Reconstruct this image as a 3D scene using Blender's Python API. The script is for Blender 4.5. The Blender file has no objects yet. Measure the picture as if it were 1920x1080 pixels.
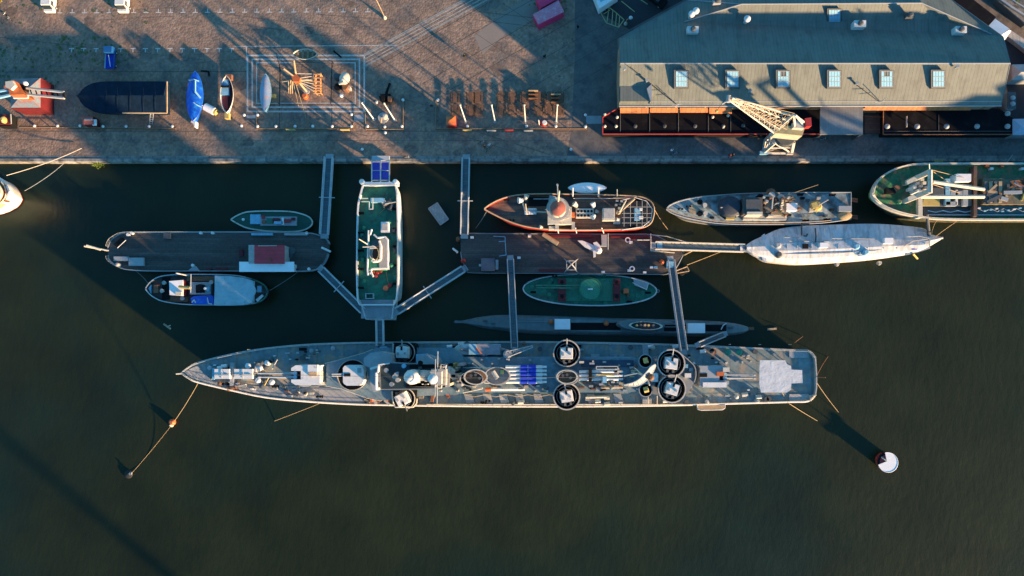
import bpy, math, random
from mathutils import Vector, Matrix
random.seed(7)
R = math.radians
sc = bpy.context.scene
# ---------------- camera, sky, sun, exposure ----------------
H = 148.0                     # camera height over the water
FPX = 1480.0                  # focal length in photo pixels (photo 1920 wide)
NADIR = (1015.0, 655.0)       # where the plumb line through the camera meets the picture
SUN_AZ = R(-37)               # direction towards the sun, from +X
SUN_EL = R(9.2)
_n = Vector((NADIR[0]-960, 540-NADIR[1], -FPX)).normalized()
_x = Vector((1, -0.00603, 0.0376)); _x = (_x - _n*_x.dot(_n)).normalized()
_z = -_n; _y = _z.cross(_x)
ROT = Matrix((_x, _y, _z))    # camera -> world
cam = bpy.data.cameras.new('camera'); co = bpy.data.objects.new('camera', cam)
sc.collection.objects.link(co); sc.camera = co
cam.sensor_width = 36; cam.lens = 36*FPX/1920; cam.clip_end = 3000; cam.clip_start = 1
co.matrix_world = Matrix.Translation((0, 0, H)) @ ROT.to_4x4()
w = bpy.data.worlds.new('World'); sc.world = w; w.use_nodes = True
nt = w.node_tree; bg = nt.nodes['Background']
sky = nt.nodes.new('ShaderNodeTexSky'); sky.sky_type = 'NISHITA'; sky.sun_disc = False
sky.sun_elevation = SUN_EL; sky.sun_rotation = math.pi/2 - SUN_AZ
sky.ozone_density = 6.0; sky.air_density = 1.2; sky.dust_density = 0.3
tint = nt.nodes.new('ShaderNodeMixRGB'); tint.blend_type = 'MULTIPLY'; tint.inputs[0].default_value = 1; tint.inputs[2].default_value = (.80, 1.08, .90, 1)   # green tint multiplied over the sky light
nt.links.new(sky.outputs[0], tint.inputs[1]); nt.links.new(tint.outputs[0], bg.inputs[0]); bg.inputs[1].default_value = 0.125
sd = bpy.data.lights.new('sun', 'SUN'); sd.energy = 5.0; sd.angle = R(1.5); sd.color = (1, 0.635, 0.33)
so = bpy.data.objects.new('sun', sd); sc.collection.objects.link(so)
S = Vector((math.cos(SUN_AZ)*math.cos(SUN_EL), math.sin(SUN_AZ)*math.cos(SUN_EL), math.sin(SUN_EL)))
so.rotation_euler = S.to_track_quat('Z', 'Y').to_euler()
sc.view_settings.view_transform = 'Standard'; sc.view_settings.look = 'None'
sc.view_settings.exposure = 1.8; sc.view_settings.gamma = 1
sc.cycles.max_bounces = 5; sc.cycles.diffuse_bounces = 2; sc.cycles.glossy_bounces = 2

# ---------------- helpers ----------------
def W(px, py, z=0.0):
    """the point at height z on the sight line of a photo pixel"""
    d = ROT @ Vector(((px-960)/FPX, (540-py)/FPX, -1.0))
    t = (z-H)/d.z
    return Vector((d.x*t, d.y*t, z))
class MB:
    def __init__(s): s.v = []; s.f = []
    def add(s, vs, fs):
        o = len(s.v); s.v += [Vector(v) for v in vs]; s.f += [tuple(i+o for i in f) for f in fs]; return s
    def prism(s, top, z0, taper=1.0):
        """closed prism: top outline (world points), straight down to z0"""
        n = len(top); c = sum(top, Vector())/n
        a = 0
        for i in range(n):
            p, q = top[i], top[(i+1) % n]; a += p.x*q.y-q.x*p.y
        if a < 0: top = top[::-1]
        bot = [Vector((c.x+(p.x-c.x)*taper, c.y+(p.y-c.y)*taper, z0)) for p in top]
        return s.add(list(top)+bot, [tuple(range(n)), tuple(range(2*n-1, n-1, -1))] +
                     [(i, n+i, n+(i+1) % n, (i+1) % n) for i in range(n)])
    def pp(s, pts, z0, z1, taper=1.0):
        return s.prism([W(x, y, z1) for x, y in pts], z0, taper)
    def pb(s, x0, y0, x1, y1, z0, z1, taper=1.0):
        return s.pp([(x0, y0), (x1, y0), (x1, y1), (x0, y1)], z0, z1, taper)
    def box(s, c, sx, sy, sz, rz=0.0, taper=1.0):
        cr, sr = math.cos(rz), math.sin(rz); vs = []
        for k, z in ((taper, 1), (1, 0)):
            for a, b in ((-1, -1), (1, -1), (1, 1), (-1, 1)):
                x, y = a*sx/2*k, b*sy/2*k
                vs.append((c[0]+x*cr-y*sr, c[1]+x*sr+y*cr, c[2]+z*sz))
        return s.add(vs, [(0, 1, 2, 3), (7, 6, 5, 4)]+[(i, 4+i, 4+(i+1) % 4, (i+1) % 4) for i in range(4)])
    def tube(s, p, q, r, n=6, r2=None):
        p, q = Vector(p), Vector(q); d = q-p
        if d.length < 1e-6: return s
        m = d.to_track_quat('Z', 'Y').to_matrix(); r2 = r if r2 is None else r2
        a = [m @ Vector((math.cos(t)*r, math.sin(t)*r, 0))+p for t in [2*math.pi*i/n for i in range(n)]]
        b = [m @ Vector((math.cos(t)*r2, math.sin(t)*r2, 0))+q for t in [2*math.pi*i/n for i in range(n)]]
        return s.add(a+b, [tuple(range(n-1, -1, -1)), tuple(range(n, 2*n))]+[(i, (i+1) % n, n+(i+1) % n, n+i) for i in range(n)])
    def path(s, pts, r, closed=False, n=5):
        L = list(pts)+([pts[0]] if closed else [])
        for a, b in zip(L, L[1:]): s.tube(a, b, r, n)
        return s
    def lathe(s, c, prof, n=20, sx=1.0, sy=1.0, rz=0.0, arc=None):
        """prof: list of (radius, z) bottom to top, capped"""
        cr, sr = math.cos(rz), math.sin(rz); vs = []
        for r, z in prof:
            for i in range(n):
                t = 2*math.pi*i/n; x, y = math.cos(t)*r*sx, math.sin(t)*r*sy
                vs.append((c[0]+x*cr-y*sr, c[1]+x*sr+y*cr, c[2]+z))
        fs = [tuple(range(n-1, -1, -1)), tuple(range((len(prof)-1)*n, len(prof)*n))]
        for k in range(len(prof)-1):
            fs += [(k*n+i, k*n+(i+1) % n, (k+1)*n+(i+1) % n, (k+1)*n+i) for i in range(n)]
        return s.add(vs, fs)
    def ring(s, c, r, wd, h, n=24, a0=0.0, a1=360.0, sx=1.0, sy=1.0, rz=0.0):
        """open wall of thickness wd and height h round c"""
        full = abs(a1-a0) >= 359.9; m = n if full else n+1
        cr, sr = math.cos(rz), math.sin(rz); vs = []
        for i in range(m):
            t = R(a0+(a1-a0)*i/n)
            for rr, z in ((r, 0), (r, h), (r-wd, h), (r-wd, 0)):
                x, y = math.cos(t)*rr*sx, math.sin(t)*rr*sy
                vs.append((c[0]+x*cr-y*sr, c[1]+x*sr+y*cr, c[2]+z))
        fs = []
        for i in range(n if full else n):
            j = (i+1) % m
            if not full and i == n: break
            for k in range(4):
                fs.append((i*4+k, j*4+k, j*4+(k+1) % 4, i*4+(k+1) % 4))
        if not full: fs += [(0, 1, 2, 3), (n*4+3, n*4+2, n*4+1, n*4)]
        return s.add(vs, fs)
    def wall(s, pts, th, z0, z1f, closed=False):
        """upright wall along pts (world xy); z0/z1f number or per point list"""
        n = len(pts); L = []
        for i, p in enumerate(pts):
            a = pts[(i-1) % n] if (closed or i > 0) else p
            b = pts[(i+1) % n] if (closed or i < n-1) else p
            d = Vector((b.x-a.x, b.y-a.y, 0)); d = d.normalized() if d.length > 1e-6 else Vector((1, 0, 0))
            nn = Vector((-d.y, d.x, 0))*th/2
            za = z0[i] if isinstance(z0, list) else z0; zb = z1f[i] if isinstance(z1f, list) else z1f
            for q, z in ((p-nn, za), (p-nn, zb), (p+nn, zb), (p+nn, za)): L.append((q.x, q.y, z))
        fs = []
        for i in range(n if closed else n-1):
            j = (i+1) % n
            for k in range(4): fs.append((i*4+k, j*4+k, j*4+(k+1) % 4, i*4+(k+1) % 4))
        if not closed: fs += [(3, 2, 1, 0), ((n-1)*4, (n-1)*4+1, (n-1)*4+2, (n-1)*4+3)]
        return s.add(L, fs)
    def lattice(s, p, q, w0, w1, n, r, up=None, h0=None, h1=None):
        """box truss from p to q, widths w0..w1, heights h0..h1"""
        p, q = Vector(p), Vector(q); d = (q-p).normalized()
        side = d.cross(Vector(up or (0, 0, 1))).normalized(); top = side.cross(d)
        h0 = w0 if h0 is None else h0; h1 = w1 if h1 is None else h1
        rows = []
        for i in range(n+1):
            t = i/n; c = p.lerp(q, t); a = (w0+(w1-w0)*t)/2; b = (h0+(h1-h0)*t)/2
            rows.append([c+side*a+top*b, c-side*a+top*b, c-side*a-top*b, c+side*a-top*b])
        for i in range(n+1):
            for k in range(4): s.tube(rows[i][k], rows[i][(k+1) % 4], r*.7, 4)
            if i < n:
                for k in range(4):
                    s.tube(rows[i][k], rows[i+1][k], r, 4)
                    s.tube(rows[i][k], rows[i+1][(k+1) % 4], r*.6, 4)
        return s
def ident(s): return s
# ---------------- materials ----------------
MATS = {}
def mat(name, col, rough=0.6, var=0.2, scale=0.6, col2=None, patch=0.15, metal=0.0, bump=0.0, fine=6.0, spec=0.4, pattern=None, streak=0):
    if name in MATS: return MATS[name]
    m = bpy.data.materials.new(name); m.use_nodes = True; MATS[name] = m
    t = m.node_tree; N = t.nodes; L = t.links; b = N['Principled BSDF']
    b.inputs['Roughness'].default_value = rough; b.inputs['Metallic'].default_value = metal
    b.inputs['Specular IOR Level'].default_value = spec
    g = N.new('ShaderNodeNewGeometry'); pos = g.outputs['Position']
    if streak:
        mp = N.new('ShaderNodeMapping'); mp.inputs['Scale'].default_value = (streak, 1, 1) if streak > 0 else (1, -streak, 1)
        L.new(pos, mp.inputs[0]); pos2 = mp.outputs[0]
    else: pos2 = pos
    n1 = N.new('ShaderNodeTexNoise'); n1.inputs['Scale'].default_value = scale; n1.inputs['Detail'].default_value = 6
    n1.inputs['Roughness'].default_value = 0.65; L.new(pos2, n1.inputs['Vector'])
    n2 = N.new('ShaderNodeTexNoise'); n2.inputs['Scale'].default_value = fine; n2.inputs['Detail'].default_value = 3; L.new(pos, n2.inputs['Vector'])
    c0 = tuple(max(0, c*(1-var)) for c in col)+(1,); c1 = tuple(min(1, c*(1+var)) for c in col)+(1,)
    r1 = N.new('ShaderNodeMapRange'); r1.inputs[1].default_value = .3; r1.inputs[2].default_value = .7; L.new(n1.outputs[0], r1.inputs[0])
    mx = N.new('ShaderNodeMixRGB'); mx.inputs[1].default_value = c0; mx.inputs[2].default_value = c1; L.new(r1.outputs[0], mx.inputs[0]); out = mx.outputs[0]
    if col2:
        n3 = N.new('ShaderNodeTexNoise'); n3.inputs['Scale'].default_value = scale*1.7; n3.inputs['Detail'].default_value = 5
        mp3 = N.new('ShaderNodeMapping'); mp3.inputs['Location'].default_value = (17, 31, 5); L.new(pos2, mp3.inputs[0]); L.new(mp3.outputs[0], n3.inputs['Vector'])
        r3 = N.new('ShaderNodeMapRange'); r3.inputs[1].default_value = .62-patch; r3.inputs[2].default_value = .78-patch; L.new(n3.outputs[0], r3.inputs[0])
        m3 = N.new('ShaderNodeMixRGB'); m3.inputs[2].default_value = tuple(col2)+(1,); L.new(r3.outputs[0], m3.inputs[0]); L.new(out, m3.inputs[1]); out = m3.outputs[0]
    r2 = N.new('ShaderNodeMapRange'); r2.inputs[1].default_value = .25; r2.inputs[2].default_value = .75
    r2.inputs[3].default_value = 1-var*.8; r2.inputs[4].default_value = 1+var*.8; L.new(n2.outputs[0], r2.inputs[0])
    vm = N.new('ShaderNodeVectorMath'); vm.operation = 'SCALE'; L.new(out, vm.inputs[0]); L.new(r2.outputs[0], vm.inputs['Scale']); out = vm.outputs[0]
    height = n2.outputs[0]
    if pattern:
        kind = pattern[0]
        if kind in ('x', 'y'):          # seams: planks / sheet joints; ('x', spacing, darkness) seams cross the X axis
            sx = N.new('ShaderNodeSeparateXYZ'); L.new(pos, sx.inputs[0])
            ml = N.new('ShaderNodeMath'); ml.operation = 'MULTIPLY'; ml.inputs[1].default_value = 1/pattern[1]; L.new(sx.outputs[0 if kind == 'x' else 1], ml.inputs[0])
            fr = N.new('ShaderNodeMath'); fr.operation = 'FRACT'; L.new(ml.outputs[0], fr.inputs[0])
            fl = N.new('ShaderNodeMath'); fl.operation = 'FLOOR'; L.new(ml.outputs[0], fl.inputs[0])
            wn = N.new('ShaderNodeTexWhiteNoise'); wn.noise_dimensions = '1D'; L.new(fl.outputs[0], wn.inputs['W'])
            gt = N.new('ShaderNodeMath'); gt.operation = 'GREATER_THAN'; gt.inputs[1].default_value = .14; L.new(fr.outputs[0], gt.inputs[0])
            pa = N.new('ShaderNodeMapRange'); pa.inputs[3].default_value = 1-pattern[2]; L.new(gt.outputs[0], pa.inputs[0])
            pw = N.new('ShaderNodeMapRange'); pw.inputs[3].default_value = 1-pattern[3]; pw.inputs[4].default_value = 1+pattern[3]; L.new(wn.outputs[0], pw.inputs[0])
            mm = N.new('ShaderNodeMath'); mm.operation = 'MULTIPLY'; L.new(pa.outputs[0], mm.inputs[0]); L.new(pw.outputs[0], mm.inputs[1])
            v2 = N.new('ShaderNodeVectorMath'); v2.operation = 'SCALE'; L.new(out, v2.inputs[0]); L.new(mm.outputs[0], v2.inputs['Scale']); out = v2.outputs[0]; height = gt.outputs[0]
        elif kind == 'cobble':
            vo = N.new('ShaderNodeTexVoronoi'); vo.inputs['Scale'].default_value = pattern[1]; L.new(pos, vo.inputs['Vector'])
            bw = N.new('ShaderNodeRGBToBW'); L.new(vo.outputs['Color'], bw.inputs[0])
            pw = N.new('ShaderNodeMapRange'); pw.inputs[3].default_value = 1-pattern[2]; pw.inputs[4].default_value = 1+pattern[2]; L.new(bw.outputs[0], pw.inputs[0])
            v2 = N.new('ShaderNodeVectorMath'); v2.operation = 'SCALE'; L.new(out, v2.inputs[0]); L.new(pw.outputs[0], v2.inputs['Scale']); out = v2.outputs[0]
            iv = N.new('ShaderNodeMath'); iv.operation = 'SUBTRACT'; iv.inputs[0].default_value = 1; L.new(vo.outputs['Distance'], iv.inputs[1]); height = iv.outputs[0]
    L.new(out, b.inputs['Base Color'])
    if bump:
        bp = N.new('ShaderNodeBump'); bp.inputs['Strength'].default_value = 1; bp.inputs['Distance'].default_value = bump
        L.new(height, bp.inputs['Height']); L.new(bp.outputs[0], b.inputs['Normal'])
    return m
# ---------------- objects ----------------
def thing(name, label, cat, loc=(0, 0, 0), group=None):
    o = bpy.data.objects.new(name, None); sc.collection.objects.link(o)
    o.location = loc; o.empty_display_size = .5; o['label'] = label; o['category'] = cat
    if group: o['group'] = group
    return o
def root_loc(o):
    while o.parent: o = o.parent
    return o.location
def part(name, mb, m, parent=None, smooth=False, label=None, origin=None):
    """world-space mesh linked under its thing"""
    off = Vector(root_loc(parent)) if parent else Vector(origin or (0, 0, 0))
    me = bpy.data.meshes.new(name); me.from_pydata([v-off for v in mb.v], [], mb.f); me.update()
    me.materials.append(m)
    if smooth:
        for p in me.polygons: p.use_smooth = True
        try: me.set_sharp_from_angle(angle=R(38))
        except Exception: pass
    o = bpy.data.objects.new(name, me); sc.collection.objects.link(o)
    if parent: o.parent = parent
    else: o.location = off
    if label: o['label'] = label
    return o
def lat(nm, x, y, z, prof, m, parent, n=12, sx=1.0, sy=1.0, smooth=True, rz=0.0):
    return part(nm, MB().lathe(W(x, y, z), prof, n, sx, sy, rz), m, parent, smooth)
def blk(nm, x0, y0, x1, y1, z0, z1, m, parent, taper=1.0):
    return part(nm, MB().pb(x0, y0, x1, y1, z0, z1, taper), m, parent)
def tb(nm, a, b, r, m, parent, n=6, r2=None):
    return part(nm, MB().tube(a, b, r, n, r2), m, parent)
def solo(name, label, cat, mb, m, origin=None, group=None, smooth=False):
    o = part(name, mb, m, None, smooth, label, origin or sum(mb.v, Vector())/len(mb.v)); o['category'] = cat
    if group: o['group'] = group
    return o
def struct(name, mb, m, smooth=False, kind='structure'):
    o = part(name, mb, m, None, smooth); o['kind'] = kind; return o
def copy_thing(o, loc, label, rz=0.0, parent=None):
    c = o.copy(); sc.collection.objects.link(c)
    if parent is None:
        c.location = loc; c.rotation_euler[2] = rz; c['label'] = label
    else: c.parent = parent
    for ch in [k for k in CH.get(o.name, [])]: copy_thing(ch, None, None, 0, c)
    return c
CH = {}
def index_children(root):
    def rec(o):
        kids = [k for k in sc.objects if k.parent == o]; CH[o.name] = kids
        for k in kids: rec(k)
    rec(root)
def spl(pts, k=4):
    """Catmull-Rom through a list of tuples"""
    out = []; n = len(pts)
    for i in range(n-1):
        p0 = pts[max(i-1, 0)]; p1 = pts[i]; p2 = pts[i+1]; p3 = pts[min(i+2, n-1)]
        for j in range(k):
            t = j/k
            out.append(tuple(.5*(2*b+(c-a)*t+(2*a-5*b+4*c-d)*t*t+(3*b-a-3*c+d)*t**3) for a, b, c, d in zip(p0, p1, p2, p3)))
    out.append(tuple(pts[-1])); return out
def stations(st, zf, k=4):
    """st: (ax, ay, bx, by) photo pixels of both deck edges, bow first; returns A, B world lists"""
    s = spl(st, k); n = len(s); A = []; B = []
    for i, (ax, ay, bx, by) in enumerate(s):
        z = zf(i/(n-1)); A.append(W(ax, ay, z)); B.append(W(bx, by, z))
    return A, B
def hull(root, A, B, mh, md, fw=0.92, rake=0.0, stern_rake=0.0, boot=None, deckname='deck', crown=0.12, bul=0.0, mb_=None, th=0.14, low=None):
    n = len(A)
    def low_ring(P, z, f, rk):
        L = []
        for i in range(n):
            t = i/(n-1); C = (A[i]+B[i])/2; ax = ((A[-1]+B[-1])/2-(A[0]+B[0])/2).normalized()
            ff = 1-(1-f)*(1.0 if t > .3 else 1+(1-t/.3)*1.2); ff = max(ff, .1)
            q = C+(P[i]-C)*ff
            B0 = (A[0]+B[0])/2; LL = ((A[-1]+B[-1])/2-B0).length; ds0 = max(0, (C-B0).dot(ax)); zone = max(rk*2.2, .1)
            q = q+ax*(rk*max(0, 1-ds0/zone)**1.3)-ax*(stern_rake*max(0, 1-(LL-ds0)/max(stern_rake*2.2, .1))**1.3); q.z = z; L.append(q)
        return L
    zl = -1.2; h = MB(); rings = []
    zw = 0.35
    for z, f, rk in ((None, 1, 0), (zw, fw, rake), (zl, fw*.95, rake*1.1)):
        rings.append((A, B) if z is None else (low_ring(A, z, f, rk), low_ring(B, z, f, rk)))
    def skin(r0, r1):
        m_ = MB()
        for side in (0, 1):
            P, Q = rings[r0][side], rings[r1][side]
            vs = list(P)+list(Q)
            fs = [(i, i+1, n+i+1, n+i) if side == 0 else (i, n+i, n+i+1, i+1) for i in range(n-1)]
            m_.add(vs, fs)
        for e in (0, n-1):
            m_.add([rings[r0][0][e], rings[r0][1][e], rings[r1][1][e], rings[r1][0][e]], [(0, 1, 2, 3) if e == 0 else (3, 2, 1, 0)])
        return m_
    hu = part('hull', skin(0, 1), mh, root, True)
    part('boot_topping', skin(1, 2), boot or mh, root, True)
    d = MB(); vs = []
    for i in range(n):
        C = (A[i]+B[i])/2+Vector((0, 0, crown)); vs += [A[i], C, B[i]]
    d.add(vs, [(3*i+k, 3*i+k+1, 3*i+k+4, 3*i+k+3) for i in range(n-1) for k in (0, 1)])
    # make the deck face up
    e1 = d.v[1]-d.v[0]; p = d.f[len(d.f)//2]; nn = (d.v[p[1]]-d.v[p[0]]).cross(d.v[p[2]]-d.v[p[0]])
    if nn.z < 0: d.f = [f[::-1] for f in d.f]
    dk = part(deckname, d, md, root)
    if bul:
        loop = A+B[::-1]; wl = MB().wall(loop, th, [p.z-.05 for p in loop], [p.z+bul for p in loop], True)
        part('bulwark', wl, mb_ or mh, root)
        wl = MB().wall(loop, th+.12, [p.z+bul for p in loop], [p.z+bul+.07 for p in loop], True)
        part('capping_rail', wl, mb_ or mh, root)
    return hu, dk
def railing(root, pts, m, h=1.05, r=0.045, every=2, closed=False, name='railing', wires=(1.0, .5)):
    mb = MB()
    for w_ in wires: mb.path([p+Vector((0, 0, h*w_)) for p in pts], r if w_ == 1.0 else r*.6, closed, 4)
    for p in pts[::every]: mb.tube(p, p+Vector((0, 0, h)), r*.9, 4)
    return part(name, mb, m, root)
def inset(A, B, f): return [(a+b)/2+(a-(a+b)/2)*f for a, b in zip(A, B)]
def rope(name, label, pts, r=0.05, m=None, sag=0.4, group=None):
    L = []
    for (a, b) in zip(pts, pts[1:]):
        for i in range(9):
            t = i/8; p = a.lerp(b, t); p.z -= sag*4*t*(1-t); L.append(p)
    return solo(name, label, 'rope', MB().path(L, r, n=5), m or M['rope'], group=group)
UP = Vector((0, 0, 1))
M = dict(
 white=mat('white_paint', (.68, .67, .64), .45, .10, .8, (.42, .38, .33), .03),
 white_clean=mat('clean_white_paint', (.80, .79, .78), .5, .05, 1.0),
 offwhite=mat('weathered_off_white_paint', (.40, .38, .35), .6, .15, 1.2, (.33, .30, .26), .10),
 navygrey=mat('grey_ship_paint', (.24, .26, .275), .5, .12, .8, (.24, .25, .25), .08),
 lightgrey=mat('light_grey_paint', (.30, .325, .34), .5, .12, .9, (.3, .31, .3), .06),
 darkgrey=mat('dark_grey_paint', (.07, .08, .085), .6, .2, .9),
 black=mat('black_paint', (.009, .010, .011), .8, .2, 1, spec=.12),
 steel_deck=mat('grey_steel_deck', (.10, .15, .17), .7, .22, .45, (.20, .19, .17), .10, fine=2.2, pattern=('x', 2.4, .10, .06)),
 steel_light=mat('pale_deck_coating', (.27, .28, .295), .7, .12, .7),
 green=mat('green_deck_paint', (.016, .155, .095), .6, .30, .6, (.035, .085, .06), .12, fine=2.2),
 green_house=mat('green_casing_paint', (.026, .20, .12), .6, .18, .8, (.04, .13, .085), .10),
 green_worn=mat('worn_green_deck', (.03, .16, .07), .65, .35, .5, (.18, .13, .08), .13, fine=3),
 wood_deck=mat('weathered_deck_planks', (.21, .115, .075), .8, .28, .35, (.07, .06, .058), .17, fine=3, pattern=('y', .32, .35, .22), streak=.35),
 plank_dark=mat('dark_tarred_planks', (.076, .064, .058), .85, .28, .35, (.105, .088, .078), .10, fine=2.5, pattern=('y', .4, .3, .2), streak=.25),
 wood=mat('bare_timber', (.30, .21, .12), .75, .2, 1.5, streak=.4),
 wood_brown=mat('brown_timber', (.15, .075, .04), .75, .25, 1.2),
 wood_pale=mat('pale_timber', (.38, .28, .17), .7, .2, 1.2),
 red=mat('red_paint', (.36, .03, .026), .5, .15, .8, (.3, .05, .04), .05),
 darkred=mat('dark_red_paint', (.12, .012, .015), .6, .2, .9),
 orange=mat('orange_paint', (.48, .12, .035), .5, .15, 1),
 yellow=mat('yellow_paint', (.45, .34, .11), .5, .12, 1, (.35, .25, .1), .05),
 cream=mat('cream_paint', (.52, .49, .41), .55, .10, 1, (.4, .32, .2), .05),
 blue=mat('blue_tarpaulin', (.008, .10, .55), .4, .2, .8, (.02, .2, .62), .10, bump=.05, fine=2),
 bluecover=mat('deep_blue_canvas', (.010, .035, .42), .6, .2, 1.5),
 paleblue=mat('pale_blue_paint', (.20, .42, .55), .5, .15, 1),
 blueglass=mat('skylight_glass', (.20, .42, .56), .3, .15, 2.5, spec=.5),
 glass=mat('dark_window_glass', (.02, .03, .035), .1, .1, 1, spec=.8),
 rope=mat('tarred_rope', (.38, .27, .14), .8, .2, 3),
 rubber=mat('black_rubber', (.02, .02, .02), .8, .1, 2),
 alu=mat('galvanised_metal', (.46, .50, .52), .4, .10, 1.5, metal=.2),
 tread=mat('gangway_tread_plates', (.09, .13, .15), .7, .2, 2, pattern=('y', .5, .3, .1)),
 rust=mat('rusty_iron', (.20, .09, .05), .85, .35, 1.5),
)
# ---------------- water, land, quay ----------------
Q = 1.8
def sheet(pts, z): return MB().add([(p.x, p.y, z) for p in pts], [tuple(range(len(pts)))])
def ccw(pts):
    a = sum(p.x*q.y-q.x*p.y for p, q in zip(pts, pts[1:]+pts[:1])); return pts if a > 0 else pts[::-1]
def psheet(pts, z): return sheet(ccw([W(x, y, z) for x, y in pts]), z)
mw = mat('harbour_water', (.0168, .0212, .0074), .30, .30, .016, (.0095, .0195, .0112), .13, fine=.09, spec=.5)
t = mw.node_tree; N = t.nodes; L = t.links; b = N['Principled BSDF']; b.inputs['IOR'].default_value = 1.33
g = N['Geometry'] if 'Geometry' in N else [n for n in N if n.type == 'NEW_GEOMETRY'][0]
wv = N.new('ShaderNodeTexNoise'); wv.inputs['Scale'].default_value = .55; wv.inputs['Detail'].default_value = 7; wv.inputs['Roughness'].default_value = .6
mp = N.new('ShaderNodeMapping'); mp.inputs['Scale'].default_value = (1.5, .7, 1); mp.inputs['Rotation'].default_value = (0, 0, .5)
L.new(g.outputs['Position'], mp.inputs[0]); L.new(mp.outputs[0], wv.inputs['Vector'])
bp = N.new('ShaderNodeBump'); bp.inputs['Distance'].default_value = .10; bp.inputs['Strength'].default_value = .7
L.new(wv.outputs[0], bp.inputs['Height']); L.new(bp.outputs[0], b.inputs['Normal'])
E0, E1 = W(-50, 303, Q), W(1970, 303, Q); ed = (E1-E0).normalized(); en = Vector((-ed.y, ed.x, 0))
if en.y < 0: en = -en
EA, EB = E0-ed*900, E1+ed*900
struct('water', sheet([EA-en*1500, EB-en*1500, EB+en*2, EA+en*2], 0), mw)
mg = mat('cobbled_quay', (.255, .174, .127), .85, .24, .16, (.165, .13, .108), .14, bump=.03, fine=1.4, pattern=('cobble', 2.6, .28))
struct('quay_ground', sheet([EA+en*1.1, EB+en*1.1, EB+en*1500, EA+en*1500], Q), mg)
mk = mat('quay_edge_stone', (.26, .25, .225), .85, .35, .5, (.12, .115, .10), .12, fine=1.5, pattern=('x', 3.1, .3, .16))
cp = MB().prism([EA, EB, EB+en*.55, EA+en*.55], -3)
for p in cp.v:
    if p.z > 0: p.z = Q+.14
struct('quay_edge', cp, mk)
cp = MB().prism([v+Vector((0, 0, .02)) for v in (EA+en*.552, EB+en*.552, EB+en*1.102, EA+en*1.102)], -3)
struct('quay_kerb', cp, mat('quay_kerb_stone', (.24, .21, .185), .85, .25, .4, (.15, .14, .12), .1, pattern=('x', 2.2, .25, .12)))
ma = mat('dark_asphalt', (.13, .118, .11), .85, .2, .25, (.085, .085, .085), .14, fine=3)
struct('asphalt_road', psheet([(1078, -60), (1330, -200), (1290, 0), (1158, 72), (1158, 250), (1128, 252), (1120, 296), (1062, 296), (1072, 240), (1078, 100)], Q+.004), ma)
struct('parking_lot', psheet([(1128, -10), (1118, 0), (1134, 30), (1180, 55), (1290, -5), (1340, -60), (1180, -60)], Q+.008), mat('black_asphalt', (.035, .036, .042), .85, .2, .5))
struct('side_yard', psheet([(1875, 60), (1960, 20), (1990, 250), (1900, 252), (1890, 180)], Q+.004), mat('yard_asphalt', (.028, .03, .036), .85, .25, .4))
struct('back_road', psheet([(1690, -120), (1960, -120), (1990, 120), (1925, 95), (1800, -20)], Q+.006), mat('brown_paving', (.17, .14, .12), .85, .25, .3, (.08, .08, .08), .15, pattern=('cobble', 1.5, .2)))
struct('quay_path', psheet([(1128, 254), (1930, 254), (1930, 296), (1122, 296)], Q+.010), mat('quay_path_setts', (.13, .12, .115), .85, .2, .3, (.09, .085, .08), .12, fine=2, pattern=('cobble', 3.2, .2)))
struct('paved_patch', psheet([(889, 67), (958, 14), (1000, -10), (1012, 30), (950, 62), (905, 102)], Q+.006), mat('smooth_paving_slabs', (.23, .195, .165), .8, .08, .4))
# stone lines set in the cobbles
mst = mat('pale_stone_strip', (.46, .47, .45), .8, .2, 1.2, (.3, .29, .27), .1, fine=5)
ln = MB()
def line(mb, a, b, wd, z=Q+.008):
    p, q = W(a[0], a[1], z), W(b[0], b[1], z); d = (q-p).normalized(); s_ = Vector((-d.y, d.x, 0))*wd/2
    mb.add([p-s_, q-s_, q+s_, p+s_], [(0, 1, 2, 3)])
def rectline(mb, x0, y0, x1, y1, wd, z=Q+.008):
    o = wd*5
    line(mb, (x0-o, y0), (x1+o, y0), wd, z); line(mb, (x0-o, y1), (x1+o, y1), wd, z)
    line(mb, (x0, y0+o), (x0, y1-o), wd, z); line(mb, (x1, y0+o), (x1, y1-o), wd, z)
for k, wd in ((0, .32), (9, .3), (17, .2)): rectline(ln, 464+k, 104+k*.8, 683-k, 209-k*.9, wd)
line(ln, (462, 88), (462, 118), .2); line(ln, (440, 87), (745, 85), .15)
struct('plaza_lines', ln, mst)
ln = MB()
for o in (-11, -7, -1, 6, 12):
    line(ln, (683, 112+o), (932, -24+o*1.05), .16 if o in (-11, 12) else .2, Q+.012)
    if o in (-11, 12): line(ln, (683, 114+o), (932, -22+o*1.05), .12, Q+.0121)
struct('paving_strips', ln, mat('paving_strip_stone', (.36, .33, .29), .8, .25, 1.0, (.2, .18, .16), .10))
ln = MB()
def tick(x, y, up):
    p = W(x, y, Q+.009); s_ = 1 if up else -1
    ln.add([p+Vector((-.5, -.09, 0)), p+Vector((.5, -.09, 0)), p+Vector((.5, .09, 0)), p+Vector((-.5, .09, 0))], [(0, 1, 2, 3)])
    a, b_ = (.09, .75) if s_ > 0 else (-.75, -.09)
    ln.add([p+Vector((-.08, a, 0)), p+Vector((.08, a, 0)), p+Vector((.08, b_, 0)), p+Vector((-.08, b_, 0))], [(0, 1, 2, 3)])
for i in range(26): tick(112+i*23.1, 24-i*.08, True)
for i in range(14): tick(134+i*23.1, 91, False)
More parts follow.
